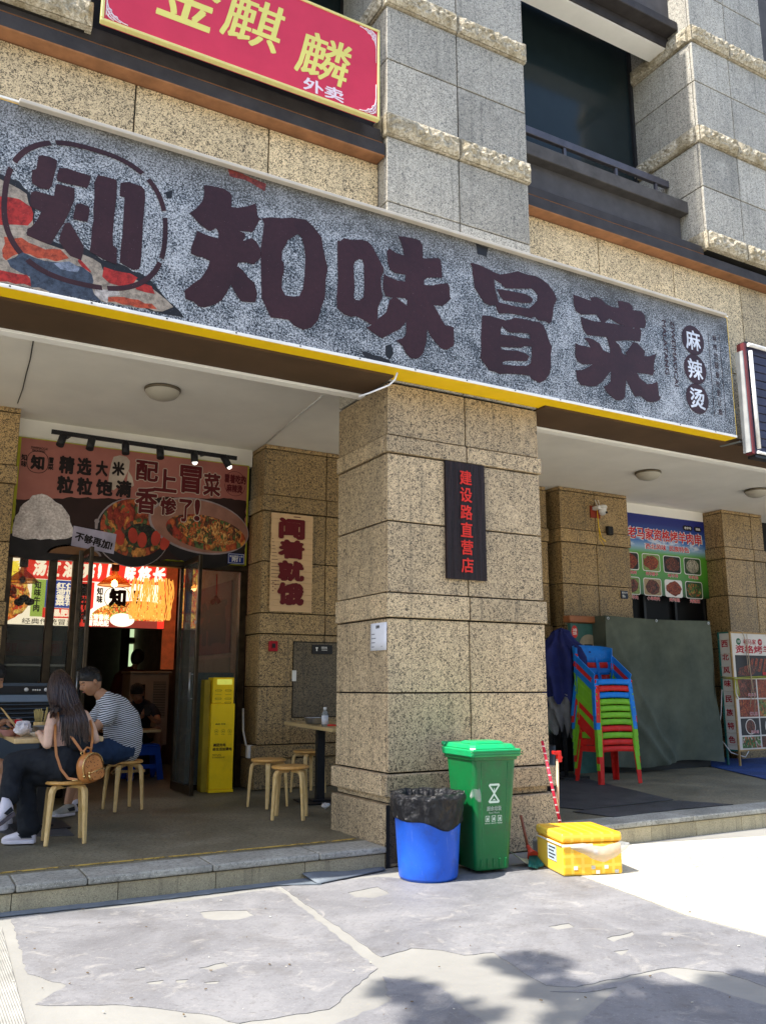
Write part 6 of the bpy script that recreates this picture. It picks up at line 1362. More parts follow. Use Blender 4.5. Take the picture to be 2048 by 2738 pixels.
# teal board with wooden top beside it
tl = thing('drink_board', 'teal drink board with wooden top and round red seal behind the navy umbrella', 'board', (7.95, 9.0, ZP))
a = at(1524,1660,y=9.0); b = at(1612,1650,y=9.0)
mb = MB(); mb.box(a.x, 9.0, ZP, b.x+.2, 9.06, a.z-.03); put('panel', mb, plain('teal_panel', (.05,.14,.12), .5), tl)
mb = MB(); mb.box(a.x-.06, 8.94, a.z-.02, b.x+.22, 9.08, a.z+.07); put('wooden_top', mb, plain('red_brown_wood', (.32,.12,.05), .5), tl, bev=.01)
s_ = at(1536,1689,y=8.995); mb = MB(); mb.poly([(s_.x+.055*cos(2*pi*k/24), s_.z+.085*sin(2*pi*k/24)) for k in range(24)], lambda u,v,t:(u,8.998-t,v), .002); put('red_seal', mb, m_redl, tl)
text('冰镇\n饮料', s_.x-.035, s_.x+.035, s_.z-.045, s_.z+.045, 8.994, m_white, tl, 'lettering', .02)
s_ = at(1575,1722,y=8.995); mb = MB(); mb.poly([(s_.x+.17*cos(2*pi*k/30), s_.z+.13*sin(2*pi*k/30)) for k in range(30)], lambda u,v,t:(u,8.998-t,v), .002); put('pale_print', mb, plain('pale_sand_print', (.35,.30,.21), .6), tl)
a = at(1562,1745,y=8.995); b = at(1606,1718,y=8.995); text('可乐', a.x, b.x, a.z-.05, b.z-.02, 8.993, m_black, tl, 'lettering', .04)
# folded navy umbrella with grey lining
um = thing('folded_umbrella', 'big folded navy blue market umbrella with grey edges behind the chairs', 'umbrella', (7.23, 8.55, ZP))
c0 = at(1512,1800,y=8.55)
def uf(r, z, t, i): 
    k = 1+.22*sin(9*t+i*.5)+.12*sin(5*t+1+i); return r*k, z+(.09*sin(9*t+2)+.06*sin(4*t) if i < 2 else .03*sin(6*t+i))
mb = MB(); mb.lathe([(.27,-.28),(.29,-.12),(.31,.06),(.33,.22),(.30,.34),(.18,.42),(.12,.50),(.10,.56),(.0,.60)], 60, (c0.x, 8.62, c0.z-.05), jit=uf); put('canopy', mb, plain('navy_cloth', (.016,.022,.115), .7, var=.3), um)
mb = MB(); mb.lathe([(.10,-.62),(.2,-.5),(.25,-.36),(.27,-.22)], 60, (c0.x+.02, 8.66, c0.z-.05), jit=uf); put('valance', mb, plain('grey_cloth', (.22,.22,.23), .7, var=.3), um)
mb = MB(); mb.tube([(c0.x,8.62,ZP),(c0.x,8.62,c0.z+.5)], .025, 10); mb.box(c0.x-.2,8.42,ZP,c0.x+.2,8.82,ZP+.05); put('pole', mb, m_black, um)
# dark ribbed metal sheet behind it
cs = thing('metal_screen', 'black corrugated metal screen behind the folded umbrella', 'screen', (7.6, 9.3, ZP))
for k in range(26):
    x = 6.7+k*.06; mb = MB(); mb.box(x, 9.30-.012*(k%2), ZP, x+.055, 9.34, 1.55); put('slat', mb, m_black, cs)
# a few grass blades of a plant at the column edge
plt = MB(); random.seed(6)
pc = at(1468,1960,y=7.2)
for k in range(34):
    a = random.uniform(0,6.28); L_ = random.uniform(.15,.32); b = Vector((pc.x-.13+random.uniform(-.04,.04), 7.2, pc.z-.12)); d = Vector((cos(a)*L_*.8, sin(a)*L_*.5, 0))
    p0, p1, p2 = b, b+d*.5+Vector((0,0,L_*.8)), b+d+Vector((0,0,L_*.5)); s_ = Vector((.005,.003,0))
    plt.add([p0-s_,p0+s_,p1+s_,p2,p1-s_], [(0,1,2,4),(4,2,3)])
T = thing('potted_plant', 'thin leaved green plant peeking out behind the right edge of the big column', 'plant', (pc.x-.13,7.2,ZP)); put('leaves', plt, plain('dull_green_leaf', (.05,.12,.04), .5), T)
mb = MB(); mb.lathe([(0,0),(.12,0),(.16,pc.z-.12-ZP),(.14,pc.z-.12-ZP),(0,pc.z-.16-ZP)], 20, (pc.x-.13,7.2,ZP)); put('pot', mb, m_black, T)
# ================================================================ wired menu stand
ms = thing('menu_stand', 'wired standing menu box with grill photos and red writing 西北风味民族特色 at right', 'menu stand', (11.2, 8.7, ZP))
XS, YS2 = 10.70, 8.63; ZS0, ZS1 = .40, 2.07
m_off = plain('off_white_print', (.66,.62,.56), .5, var=.06); m_tf = plain('teal_frame', (.03,.16,.13), .5); m_of = plain('rusty_orange_frame', (.42,.26,.10), .6)
mb = MB(); mb.box(XS+.004, YS2+.004, ZS0, 12.1, YS2+.20, ZS1); put('box', mb, m_off, ms)
for y_ in (YS2, YS2+.205):
    mb = MB(); mb.box(XS-.012, y_-.012, ZP+.02, XS+.012, y_+.012, ZS1+.02); put('leg', mb, m_of if y_ == YS2 else m_tf, ms)
mb = MB(); mb.box(XS-.01, YS2+.013, ZS1, XS+.012, YS2+.19, ZS1+.02); put('frame_rail', mb, m_tf, ms); mb = MB(); mb.box(XS-.01, YS2+.013, ZS0-.02, XS+.012, YS2+.19, ZS0); put('frame_rail', mb, m_tf, ms)
mb = MB(); mb.box(XS+.013, YS2-.01, ZS1, 12.1, YS2+.012, ZS1+.02); put('frame_rail', mb, m_of, ms); mb = MB(); mb.box(XS+.013, YS2-.01, ZS0-.02, 12.1, YS2+.012, ZS0); put('frame_rail', mb, m_of, ms)
m_cr = plain('crimson_print', (.42,.015,.03), .5)
for i, ch in enumerate('西北风味民族特色'):
    z = 1.965-i*.192-(.03 if i > 3 else 0); text(ch, YS2+.165, YS2+.05, z-.10, z, XS-.0005, m_cr, ms, 'character', .03, axis='x')
text('老马家', 10.98, 11.27, 1.91, 1.99, YS2+.001, m_cr, ms, 'lettering', .02); text('资格烤羊肉串', 10.80, 12.0, 1.78, 1.90, YS2+.001, m_cr, ms, 'lettering', .03)
for (cx, m, s2) in ((10.88, plain('green_seal', (.02,.12,.06), .5), '清真'), (11.36, m_cr, '老字')):
    mb = MB(); mb.poly([(cx+.05*cos(2*pi*k/20), 1.95+.05*sin(2*pi*k/20)) for k in range(20)], lambda u,v,t:(u,YS2+.003-t,v), .002); put('seal', mb, m, ms); text(s2, cx-.03, cx+.03, 1.93, 1.97, YS2-.001, m_off, ms, 'lettering', .01)
f6 = (f_dark, f_red, food('greens_dish', [(.05,.15,.03),(.5,.1,.03),(.6,.5,.4),(.1,.25,.05)], 26), f_soup)
def pic(x0, x1, z0, z1, m, cap=None, bowl_=None):
    mb = MB(); mb.box(x0, YS2+.0005, z0, x1, YS2+.0035, z1); put('picture', mb, m, ms)
    if bowl_:
        cx, cz, r_ = (x0+x1)/2, (z0+z1)/2, min(x1-x0, z1-z0)*.46
        mb = MB(); mb.poly([(cx+r_*cos(2*pi*k/26), cz+r_*sin(2*pi*k/26)) for k in range(26)], lambda u,v,t:(u,YS2-.0005-t,v), .001); put('bowl_picture', mb, m_off, ms)
        mb = MB(); mb.poly([(cx+r_*.88*cos(2*pi*k/26), cz+r_*.88*sin(2*pi*k/26)) for k in range(26)], lambda u,v,t:(u,YS2-.002-t,v), .001); put('bowl_picture', mb, bowl_, ms)
    if cap: text(cap, x1-.2, x1-.03, z0+.02, z0+.07, YS2-.004, m_wl, ms, 'caption', .06); text(cap, x1-.196, x1-.034, z0+.023, z0+.067, YS2-.006, m_cr, ms, 'caption', .02)
m_bkp = plain('black_photo_ground', (.03,.028,.03), .5)
pic(10.78, 12.05, 1.42, 1.75, m_bkp)
mb = MB(); random.seed(14)
for k in range(7):
    x = 11.05+k*.1; mb.poly([(x,1.50+k*.005),(x+.06,1.50+k*.005),(x+.14,1.70),(x+.08,1.71)], lambda u,v,t:(u,YS2-.001-t,v), .001)
put('skewer_picture', mb, f_red, ms); mb = MB(); mb.poly([(10.80,1.46),(11.1,1.45),(11.3,1.56),(11.1,1.62),(10.85,1.56)], lambda u,v,t:(u,YS2-.002-t,v), .001); put('skewer_picture', mb, f_dark, ms)
text('招牌羊肉串', 11.35, 11.75, 1.46, 1.51, YS2-.004, m_rl, ms, 'caption', .04)
z = 1.40
for j, (zz0, ca) in enumerate(((1.13,'烤羊排'),(.86,'烤鸡翅'),(.60,'羊杂汤'),(.42,None))):
    for i in range(3):
        x0 = 10.79+i*.43; gm = (f_dark,f_red,m_bkp)[(i+j)%3] if j != 2 else m_bkp
        pic(x0, x0+.40, zz0, (1.40,1.11,.84,.58)[j], (f_dark, f_red, f_mix)[(i+j)%3] if j < 2 else (m_bkp if j == 2 else (f6[2], f_dark, f_red)[i]), ca if j < 3 else None, (f_dark, f_soup, f_red)[i] if j == 2 else None)
# wires wrapped round the stand
mb = MB()
for k in range(9):
    z = 1.98-k*.19+.02*sin(k*5); mb.tube([(XS-.012,YS2+.2,z),(XS-.016,YS2+.1,z-.012),(XS-.014,YS2-.012,z+.005)], .0025, 5)
mb.tube([(XS+.35,YS2-.02,2.06),(XS+.34,YS2-.03,1.6),(XS+.40,YS2-.03,1.1),(XS+.36,YS2-.03,.9)], .005, 5); mb.tube([(XS+.1,YS2-.01,2.12),(XS+.25,YS2-.02,2.10),(XS+.33,YS2-.03,1.9),(XS+.36,YS2-.03,1.3),(XS+.28,YS2-.03,1.0)], .006, 5); mb.tube([(XS+.3,YS2-.02,2.0),(XS+.31,YS2-.03,1.5)], .004, 5)
put('wire', mb, plain('pale_cord', (.50,.38,.26), .6), ms)
mb = MB()
for dz in (0,.02): mb.tube([(XS-.014,YS2+.2,1.42+dz),(XS-.02,YS2-.02,1.40+dz),(XS+.8,YS2-.02,1.43+dz)], .006, 5)
for dx in (0,.03,.05): mb.tube([(XS+.0+dx,YS2-.02,1.40),(XS-.03+dx*2,YS2-.03,1.2),(XS+.02+dx,YS2-.03,1.12+dx)], .007, 5)
put('yellow_rope', mb, plain('yellow_rope', (.42,.42,.05), .6), ms)
mb = MB(); mb.tube([(XS-.02,YS2+.2,1.25),(XS-.08,YS2+.2,.9),(XS-.2,YS2+.18,.6),(XS-.05,YS2+.1,.36),(XS+.1,YS2-.02,.30),(XS+.18,YS2-.02,.38)], .007, 6); put('hanging_cable', mb, m_tubew, ms)
# ================================================================ people
def skinned(J, E, root, side=None, vox=.0095, it=7, folds=0):
    """one continuous surface over joints J {name: (point, radius or (side radius, depth radius))} and edges E"""
    side = Vector(side or SIDE).normalized(); mb = MB(); n = 18
    rr = lambda nme: J[nme][1] if isinstance(J[nme][1], tuple) else (J[nme][1],)*2
    for nm_ in J:
        a, b = rr(nm_); f = side.cross(Vector((0,0,1))).normalized(); c = Vector(J[nm_][0]); m_ = min(a, b)*.95; o = len(mb.v); K = 9
        for i in range(K+1):
            p = -pi/2+pi*i/K; p = max(-1.55, min(1.55, p))
            for k in range(n): t = 2*pi*k/n; mb.v.append(c+side*(a*cos(t)*cos(p))+f*(b*sin(t)*cos(p))+Vector((0,0,m_*sin(p))))
        for i in range(K):
            for k in range(n): mb.f.append([o+i*n+k, o+i*n+(k+1)%n, o+(i+1)*n+(k+1)%n, o+(i+1)*n+k])
        mb.f += [[o+k for k in range(n)][::-1], [o+K*n+k for k in range(n)]]
    for u, v_ in E:
        p, q = Vector(J[u][0]), Vector(J[v_][0]); d = (q-p).normalized(); s1 = side-d*side.dot(d)
        if s1.length < .3: s1 = Vector((0,0,1)); s1 = s1-d*s1.dot(d)
        s1.normalize(); f = d.cross(s1); A1, B1 = rr(u); A2, B2 = rr(v_); o = len(mb.v); K = 6
        for i in range(K+1):
            t_ = i/K; c = p.lerp(q, t_); a = A1+(A2-A1)*t_; b = B1+(B2-B1)*t_
            for k in range(n): t = 2*pi*k/n; mb.v.append(c+s1*(a*cos(t))+f*(b*sin(t)))
        for i in range(K):
            for k in range(n): mb.f.append([o+i*n+k, o+i*n+(k+1)%n, o+(i+1)*n+(k+1)%n, o+(i+1)*n+k])
        mb.f += [[o+k for k in range(n)][::-1], [o+K*n+k for k in range(n)]]
    mb.m = [0]*len(mb.f); mb.sm = [True]*len(mb.f)
    me = mb.mesh('t', m_black); bm = bmesh.new(); bm.from_mesh(me); bmesh.ops.recalc_face_normals(bm, faces=bm.faces); bm.to_mesh(me); bm.free()
    o = bpy.data.objects.new('t', me); COL.objects.link(o)
    m = o.modifiers.new('r', 'REMESH'); m.mode = 'VOXEL'; m.voxel_size = vox; m = o.modifiers.new('s', 'SMOOTH'); m.factor = .6; m.iterations = it
    if folds:
        tx = bpy.data.textures.new('folds', 'CLOUDS'); tx.noise_scale = .07; tx.noise_depth = 2
        m = o.modifiers.new('d', 'DISPLACE'); m.texture = tx; m.strength = folds; m.mid_level = .5; m.texture_coords = 'LOCAL'
    dg = bpy.context.evaluated_depsgraph_get(); ev = bpy.data.meshes.new_from_object(o.evaluated_get(dg))
    out = MB(); out.add([v.co.copy() for v in ev.vertices], [list(p.vertices) for p in ev.polygons], 0, True)
    bpy.data.objects.remove(o); return out
SIDE = (1,0,0)
def basis(fwd, up=(0,0,1)):
    f = Vector(fwd).normalized(); u = Vector(up); r = f.cross(u).normalized(); u = r.cross(f)
    return Matrix((r, f, u)).transposed()       # columns: right, forward, up
def head_mb(c, fwd, s=1.0):
    B = basis(fwd); mb = MB(); n, k = 36, 28; c = Vector(c)
    def f(u, v):
        t = 2*pi*u; p = pi*(v-.5); x = sin(t)*cos(p); y = cos(t)*cos(p); z = sin(p)
        X, Y, Z = .073*x, .092*y, .115*z
        if z < 0: X *= 1-.34*(-z)**1.5; Y *= 1-.12*(-z)
        if y > 0:                                   # face: flatter front, nose, brow, sockets, lips, chin
            Y = min(Y, .080+.004*z) + max(0, Y-.080)*.3
            g = lambda cx, cz, sx, sz: math.exp(-((X-cx)/sx)**2-((Z-cz)/sz)**2)
            Y += .024*g(0,-.012,.011,.018)+.012*g(0,.008,.009,.02)+.005*g(0,.034,.045,.010)-.009*g(.030,.013,.017,.011)-.009*g(-.030,.013,.017,.011)
            Y += .007*g(0,-.045,.022,.006)+.006*g(0,-.058,.018,.006)+.009*g(0,-.088,.022,.014)-.004*g(0,-.051,.026,.003)+.004*g(.042,-.02,.02,.02)+.004*g(-.042,-.02,.02,.02)
        return c + B @ (Vector((X, Y, Z))*s)
    mb.grid(f, n, k)
    for e in (-1, 1):                               # ears
        q = lambda v: c + B @ (Vector(v)*s)
        o = len(mb.v); pts = [(.0,-.028),(.012,-.02),(.018,.0),(.017,.02),(.008,.031),(-.006,.028),(-.012,.005),(-.008,-.02)]
        fr_ = [q((e*(.072+.012), a_-.012, b_-.002)) for a_, b_ in pts]; bk_ = [q((e*.066, a_*.7-.006, b_*.8)) for a_, b_ in pts]
        m_ = len(pts); mb.add(fr_+bk_, [tuple(range(m_)) if e > 0 else tuple(range(m_))[::-1]]+[(i,(i+1)%m_,m_+(i+1)%m_,m_+i) for i in range(m_)], 0, True)
    return mb, B
def face_parts(T, c, fwd, s=1.0, closed=True):
    B = basis(fwd); c = Vector(c); q = lambda x, y, z: c + B @ (Vector((x,y,z))*s)
    mb = MB()
    for e in (-1,1):
        mb.tube([q(e*.047,.066,.033), q(e*.032,.081,.037), q(e*.014,.084,.033)], [.0022*s,.0038*s,.002*s], 6)      # brow
        mb.tube([q(e*.044,.066,.013), q(e*.030,.077,.010), q(e*.017,.076,.012)], [.0014*s,.0026*s,.0014*s], 6)     # lash line
    put('brows_and_lashes', mb, m_hair, T)
    mb = MB(); mb.tube([q(-.022,.082,-.050), q(-.008,.089,-.048), q(.008,.089,-.048), q(.022,.082,-.050)], [.002*s,.0045*s,.0045*s,.002*s], 8); put('lips', mb, m_lip, T)
def short_hair(T, c, fwd, s=1.0, m=None, line=.045, seed=1, fade=True):
    B = basis(fwd); c = Vector(c); rg = random.Random(seed); N = {}
    def f(u, v):
        t = 2*pi*u; back = .5-.5*cos(t); lo = .55*(1-back)+(-.42)*back if not fade else .50*(1-back)+(-.30)*back
        p = lo+(pi/2-lo)*v; x = sin(t)*cos(p); y = cos(t)*cos(p); z = sin(p); k = (round(u*48)%48, round(v*14))
        if k not in N: N[k] = rg.uniform(0, .010)
        th = .004+.014*min(1, v*2.2)+N[k]*min(1, v*2)
        X, Y, Z = (.073+th)*x, (.092+th)*y, (.115+th)*z
        if z < 0: X *= 1-.25*(-z)
        return c + B @ (Vector((X,Y,Z))*s)
    mb = MB(); mb.grid(f, 48, 14)
    for _ in range(420):
        u = rg.random(); v = rg.uniform(.12, 1)**.8; a = Vector(f(round(u*48)/48, round(v*14)/14)); out = (a-c).normalized(); tg = Vector((rg.uniform(-1,1), rg.uniform(-1,1), rg.uniform(-.2,1))); tg = (tg-out*tg.dot(out)).normalized()
        mb.tube([a-out*.004, a+out*.005+tg*.008, a+out*.007*v+tg*.018], [.0035,.0028,.001], 4, caps=False)
    put('hair', mb, m or m_hair, T)
def hand_mb(w_, d, palm_n, s=1.0, curl=.5, side=1):
    """hand from wrist w_ pointing along d, palm facing palm_n: palm, four fingers and a thumb"""
    d = Vector(d).normalized(); n = Vector(palm_n); n = (n-d*n.dot(d)).normalized(); r = d.cross(n)*side; w_ = Vector(w_); out = []
    mb = MB(); P_ = lambda a, b, c_: w_ + (d*a + r*b + n*c_)*s
    mb.add([P_(0,-.022,-.012),P_(0,.022,-.012),P_(0,.022,.012),P_(0,-.022,.012),P_(.085,-.040,-.011),P_(.088,.040,-.011),P_(.085,.040,.013),P_(.082,-.040,.013)],
        [(3,2,1,0),(4,5,6,7),(0,1,5,4),(1,2,6,5),(2,3,7,6),(3,0,4,7)], 0, True)
    for i, L in enumerate((.068,.078,.072,.056)):
        b = -.030+.0205*i; p0 = P_(.078,b,0); a0 = curl*.5; q = [p0]; ang = 0
        for sgm, kk in ((.45,.6),(.32,1.1),(.25,.8)):
            ang += curl*kk; q.append(q[-1] + (d*cos(ang)+n*sin(ang))*L*sgm*s)
        mb.tube(q, [.0098*s,.0092*s,.0082*s,.006*s], 8)
    t0 = P_(.018,-.026,.004); q = [t0, t0+(d*.022-r*.022+n*.008)*s, t0+(d*.048-r*.028+n*.022)*s, t0+(d*.066-r*.020+n*.034)*s]
    mb.tube(q, [.013*s,.0115*s,.010*s,.007*s], 8)
    return mb
def join(*mbs):
    o = MB()
    for m in mbs:
        k = len(o.v); o.v += m.v; o.f += [[i+k for i in f] for f in m.f]; o.m += m.m; o.sm += m.sm
    return o
def skin_mat(name, c):
    t = NT(name); v = t.pos(); n = t.noise(v, 25, 3); t.col(t.ramp(n, [(.3, tuple(q*.88 for q in c)), (.7, c)]))
    t.p.inputs['Subsurface Weight'].default_value = .12; t.p.inputs['Subsurface Radius'].default_value = (.02,.008,.005); t.p.inputs['Subsurface Scale'].default_value = .4
    return t.fin(.5, 0, .4)
s_pale = skin_mat('pale_skin', (.66,.42,.30)); s_tan = skin_mat('tan_skin', (.46,.24,.14)); s_dim = skin_mat('brown_skin', (.34,.18,.11))
m_hair = plain('black_hair', (.012,.010,.010), .45, sp=.4); m_lip = plain('lip', (.35,.12,.10), .45)
def hair_strand_mat():
    t = NT('long_dark_hair'); v = t.pos((60,60,3)); n = t.noise(v, 2.5, 3, .6); t.col(t.ramp(n, [(.35, (.012,.007,.006)), (.6, (.045,.022,.016)), (.8, (.12,.055,.038))])); t.bump(n, .6, .004); return t.fin(.38, 0, .5)
m_lhair = hair_strand_mat()
m_blkc = plain('black_cloth', (.012,.014,.018), .8, var=.3, sc=9, bs=25, bd=.006); m_navyc = plain('navy_cloth_shirt', (.018,.022,.035), .8, var=.3)
m_jean = plain('denim', (.022,.045,.10), .8, var=.35, sc=14, bs=60, bd=.003); m_shoew = plain('white_shoe', (.66,.62,.66), .5, var=.08); m_shoeb = plain('black_shoe_panel', (.02,.022,.03), .5)
def stripes():
    t = NT('black_white_striped_jersey'); v = t.pos(); sx = t.n('ShaderNodeSeparateXYZ'); t.l(v, sx.inputs[0])
    wob = t.math('MULTIPLY', t.noise(v, 4, 2), .05)
    z = t.math('ADD', t.math('ADD', sx.outputs[2], t.math('MULTIPLY', sx.outputs[0], -.22)), wob)
    s_ = t.math('FRACT', t.math('MULTIPLY', z, 52)); t.col(t.ramp(s_, [(0, (.025,.03,.045)), (.40, (.025,.03,.045)), (.44, (.66,.68,.72)), (.94, (.66,.68,.72)), (1, (.025,.03,.045))]))
    return t.fin(.85, 0, .2)
m_str = stripes()
def shoe(T, heel, toe, up=.0, m_up=None, m_low=None, name='shoe', hi=False):
    h = Vector(heel); t = Vector(toe); d = t-h; L = d.length; d.normalize(); u = Vector((0,0,1)); u = (u-d*u.dot(d)).normalized(); r = d.cross(u); mb = MB()
    def ringp(a, w_, z0, z1, n=10):
        return [h+d*a+r*(w_*cos(2*pi*k/n))+u*(z0+(z1-z0)*(.5+.5*sin(2*pi*k/n))) for k in range(n)]
    secs = [(-.02*L,.018,.0,.05),(.0,.032,.0,.085 if not hi else .12),(.2*L,.036,.0,.095 if not hi else .15),(.42*L,.038,.0,.085),(.7*L,.046,.0,.060),(.92*L,.040,.002,.045),(1.02*L,.018,.008,.030)]
    for a, w_, z0, z1 in secs: mb.v += ringp(a, w_, z0, z1)
    for i in range(len(secs)-1):
        for k in range(10): mb.f.append([i*10+k, i*10+(k+1)%10, (i+1)*10+(k+1)%10, (i+1)*10+k]); mb.m.append(0); mb.sm.append(True)
    mb.f += [list(range(10))[::-1], [60+k for k in range(10)]]; mb.m += [0,0]; mb.sm += [False,False]
    o = put(name, mb, m_up or m_shoew, T)
    sb_ = MB()
    for a, w_, z0, z1 in secs:
        for sx, zz in ((-1,-.012),(1,-.012),(1,.014),(-1,.014)): sb_.v.append(h+d*a+r*(sx*(w_+.004))+u*(z0+zz))
    for i in range(len(secs)-1):
        for k in range(4): sb_.f.append([i*4+k, i*4+(k+1)%4, (i+1)*4+(k+1)%4, (i+1)*4+k]); sb_.m.append(0); sb_.sm.append(False)
    sb_.f += [[3,2,1,0],[24,25,26,27]]; sb_.m += [0,0]; sb_.sm += [False]*2
    put('sole', sb_, m_low or m_shoew, o, bev=.004)
    pb = MB()
    for s_ in (-1,1):
        pb.add([h+d*(.05*L)+r*(s_*.0375)+u*.03, h+d*(.38*L)+r*(s_*.0405)+u*.028, h+d*(.50*L)+r*(s_*.040)+u*.055, h+d*(.1*L)+r*(s_*.036)+u*.065], [(0,1,2,3) if s_ > 0 else (3,2,1,0)])
    put('side_panel', pb, m_shoeb, o, solid=.003)
    return o

def slim(J, keys, k=.8):
    return {n: ((p, tuple(q*k for q in (r if isinstance(r, tuple) else (r, r)))) if n in keys else (p, r)) for n, (p, r) in J.items()}
# ---- woman with long hair, black dungarees and brown mini backpack
SIDE = (.93,.25,0)
W = thing('person', 'woman seen from behind with long dark hair, pink top and black dungarees, brown backpack', 'person', (1.22,7.08,ZP))
hc = (1.150,7.19,1.285)
J = {'hip':((1.225,7.06,.70),(.145,.12)),'waist':((1.205,7.06,.84),(.108,.085)),'rib':((1.205,7.08,.96),(.118,.085)),'chest':((1.21,7.10,1.05),(.125,.08)),'nk0':((1.20,7.12,1.125),(.06,.05)),'nk':((1.175,7.15,1.19),.038),
 'sL':((1.095,7.07,1.085),.045),'aL':((1.062,7.01,.98),.040),'eL':((1.055,6.99,.875),.036),'fL':((1.03,7.10,.92),.030),'wL':((1.02,7.22,.955),.022),
 'sR':((1.325,7.13,1.08),.045),'aR':((1.385,7.11,.98),.040),'eR':((1.420,7.10,.895),.035),'fR':((1.38,7.22,.925),.030),'wR':((1.33,7.33,.955),.022),
 'tA':((1.02,7.13,.745),.085),'kA':((.862,7.16,.745),.060),'cA':((.83,7.05,.60),.050),'nA':((.812,6.97,.475),.032),
 'tB':((1.08,7.14,.665),.085),'kB':((.935,7.20,.64),.058),'cB':((.965,7.17,.44),.052),'nB':((1.00,7.15,.26),.034)}
E_ = [('hip','waist'),('waist','rib'),('rib','chest'),('chest','nk0'),('nk0','nk'),('chest','sL'),('sL','aL'),('aL','eL'),('eL','fL'),('fL','wL'),('chest','sR'),('sR','aR'),('aR','eR'),('eR','fR'),('fR','wR'),('hip','tA'),('tA','kA'),('kA','cA'),('cA','nA'),('hip','tB'),('tB','kB'),('kB','cB'),('cB','nB')]
hd, B_ = head_mb(hc, (-.42,.85,-.35), .95)
put('body', join(skinned(slim(J, ('hip','waist','tA','kA','cA','tB','kB','cB'), .74), E_, 'hip'), hd, hand_mb(J['wL'][0], (.2,1,0), (.3,0,-1), .82, .5), hand_mb(J['wR'][0], (-.4,1,0), (0,0,-1), .82, .6, -1)), s_pale, W)
face_parts(W, hc, (-.42,.85,-.35), .95)
def cloth(T, name, keys, grow, m, root, J, E_, **k):
    JJ = {n: (J[n][0], tuple(q+grow for q in (J[n][1] if isinstance(J[n][1], tuple) else (J[n][1],)*2))) for n in keys}
    return put(name, skinned(JJ, [e for e in E_ if e[0] in keys and e[1] in keys], root, vox=.011, it=5, folds=.026), m, T, **k)
cloth(W, 'pink_top', ['waist','rib','chestlow'], .006, plain('dusty_pink_cloth', (.42,.27,.22), .8, bs=30, bd=.004), 'waist', {**J,'chestlow':((1.207,7.085,1.0),(.12,.085))}, [('waist','rib'),('rib','chestlow')])
TJ = {**J,'nA':((.822,6.99,.515),(.05,.05)),'nB':((.995,7.15,.265),(.058,.058))}
cloth(W, 'trousers', ['hip','waist2','tA','kA','cA','nA','tB','kB','cB','nB'], .022, m_blkc, 'hip', {**TJ,'waist2':((1.21,7.06,.79),(.125,.10))}, E_+[('hip','waist2')])
mb = MB()   # dungaree bib at the back narrowing into crossed straps
def bib(u, v):
    w_ = .115*(1-v)**.8+.024; z = .83+.26*v; x = 1.225+.055*(1-v)-.09*v+(u-.5)*2*w_*(.8 if u > .5 else .55); yb_ = 6.945-.012*sin(pi*v)+.03*v+.04*(abs(u-.5)*2)**2*(1-v)
    return (x, yb_-.012, z)
mb.grid(bib, 8, 10); mb.grid(lambda u, v: (1.155-.055*v+(u-.5)*.05, 6.995+.05*v*v, 1.09+.05*sin(v*1.7)), 2, 6)
mb.grid(lambda u, v: (1.20+.09*v+(u-.5)*.045, 6.99+.07*v*v, 1.07+.06*sin(v*1.6)), 2, 6); put('dungaree_straps', mb, m_blkc, W, solid=.006)
mb = MB(); mb.obox((1.262,6.958,1.035), (.022,.004,.05), Matrix.Rotation(R(-18),3,'Y')); put('garment_label', mb, plain('lilac_label', (.6,.58,.72), .6), W)
shoe(W, (.842,6.955,.405), (.705,6.86,.335), m_low=plain('dark_sole', (.12,.10,.11), .6), name='crossed_leg_shoe', hi=True)
shoe(W, (1.035,7.12,ZP+.02), (.825,7.21,ZP+.02))
# long hair: cap plus many flat strands down the back
hcV = Vector(hc); mb = MB()
def cap(u, v):
    t = 2*pi*u; p = -.75+(pi/2+.75)*v; front = .5+.5*cos(t); p = max(p, -.75+1.25*front**3); X, Y, Z = .086*sin(t)*cos(p), .105*cos(t)*cos(p), .128*sin(p)
    return hcV + B_ @ Vector((X,Y,Z))
mb.grid(cap, 36, 12); random.seed(31)
for k in range(380):
    t = random.uniform(pi*.30, pi*1.70); p = random.uniform(-.3, 1.35); q0 = hcV + B_ @ Vector((.088*sin(t)*cos(p), .107*cos(t)*cos(p), .130*sin(p)))
    top = hcV + B_ @ Vector((.02*sin(t), .0, .132)); s1 = (q0.x-hcV.x)/.09       # -1 left .. 1 right
    end = Vector((1.150+.09*s1+.13*random.random(), 6.945-.02*random.random()+.03*abs(s1), random.uniform(.86,.99)))
    if s1 < -.35: end = Vector((1.075+random.uniform(-.015,.03), 7.04+random.uniform(-.03,.02), random.uniform(1.06,1.16)))
    if s1 > .3: end = Vector((1.315+random.uniform(-.06,.03), 6.975-.03*random.random(), random.uniform(.84,.97)))
    m1 = Vector((q0.x*.6+end.x*.4+.004*s1, min(q0.y, 7.10)-.05, 1.17)); m2 = Vector((q0.x*.25+end.x*.75+random.uniform(-.01,.01), 6.955+random.uniform(-.012,.01), 1.06 if end.z < 1.0 else (end.z+m1.z)/2))
    P4 = [top, q0, m1, m2, end]; pts = []
    for i in range(len(P4)-1):
        a_ = P4[max(i-1,0)]; b_ = P4[i]; c_ = P4[i+1]; d_ = P4[min(i+2,4)]
        for f_ in (0,.33,.66): pts.append(.5*((2*b_)+(c_-a_)*f_+(2*a_-5*b_+4*c_-d_)*f_*f_+(3*b_-3*c_+d_-a_)*f_**3))
    pts.append(P4[-1]); n_ = len(pts); mb.tube(pts, [.006*(1-.75*(i/n_)**3) for i in range(n_)], 5, caps=False)
put('long_hair', mb, m_lhair, W)
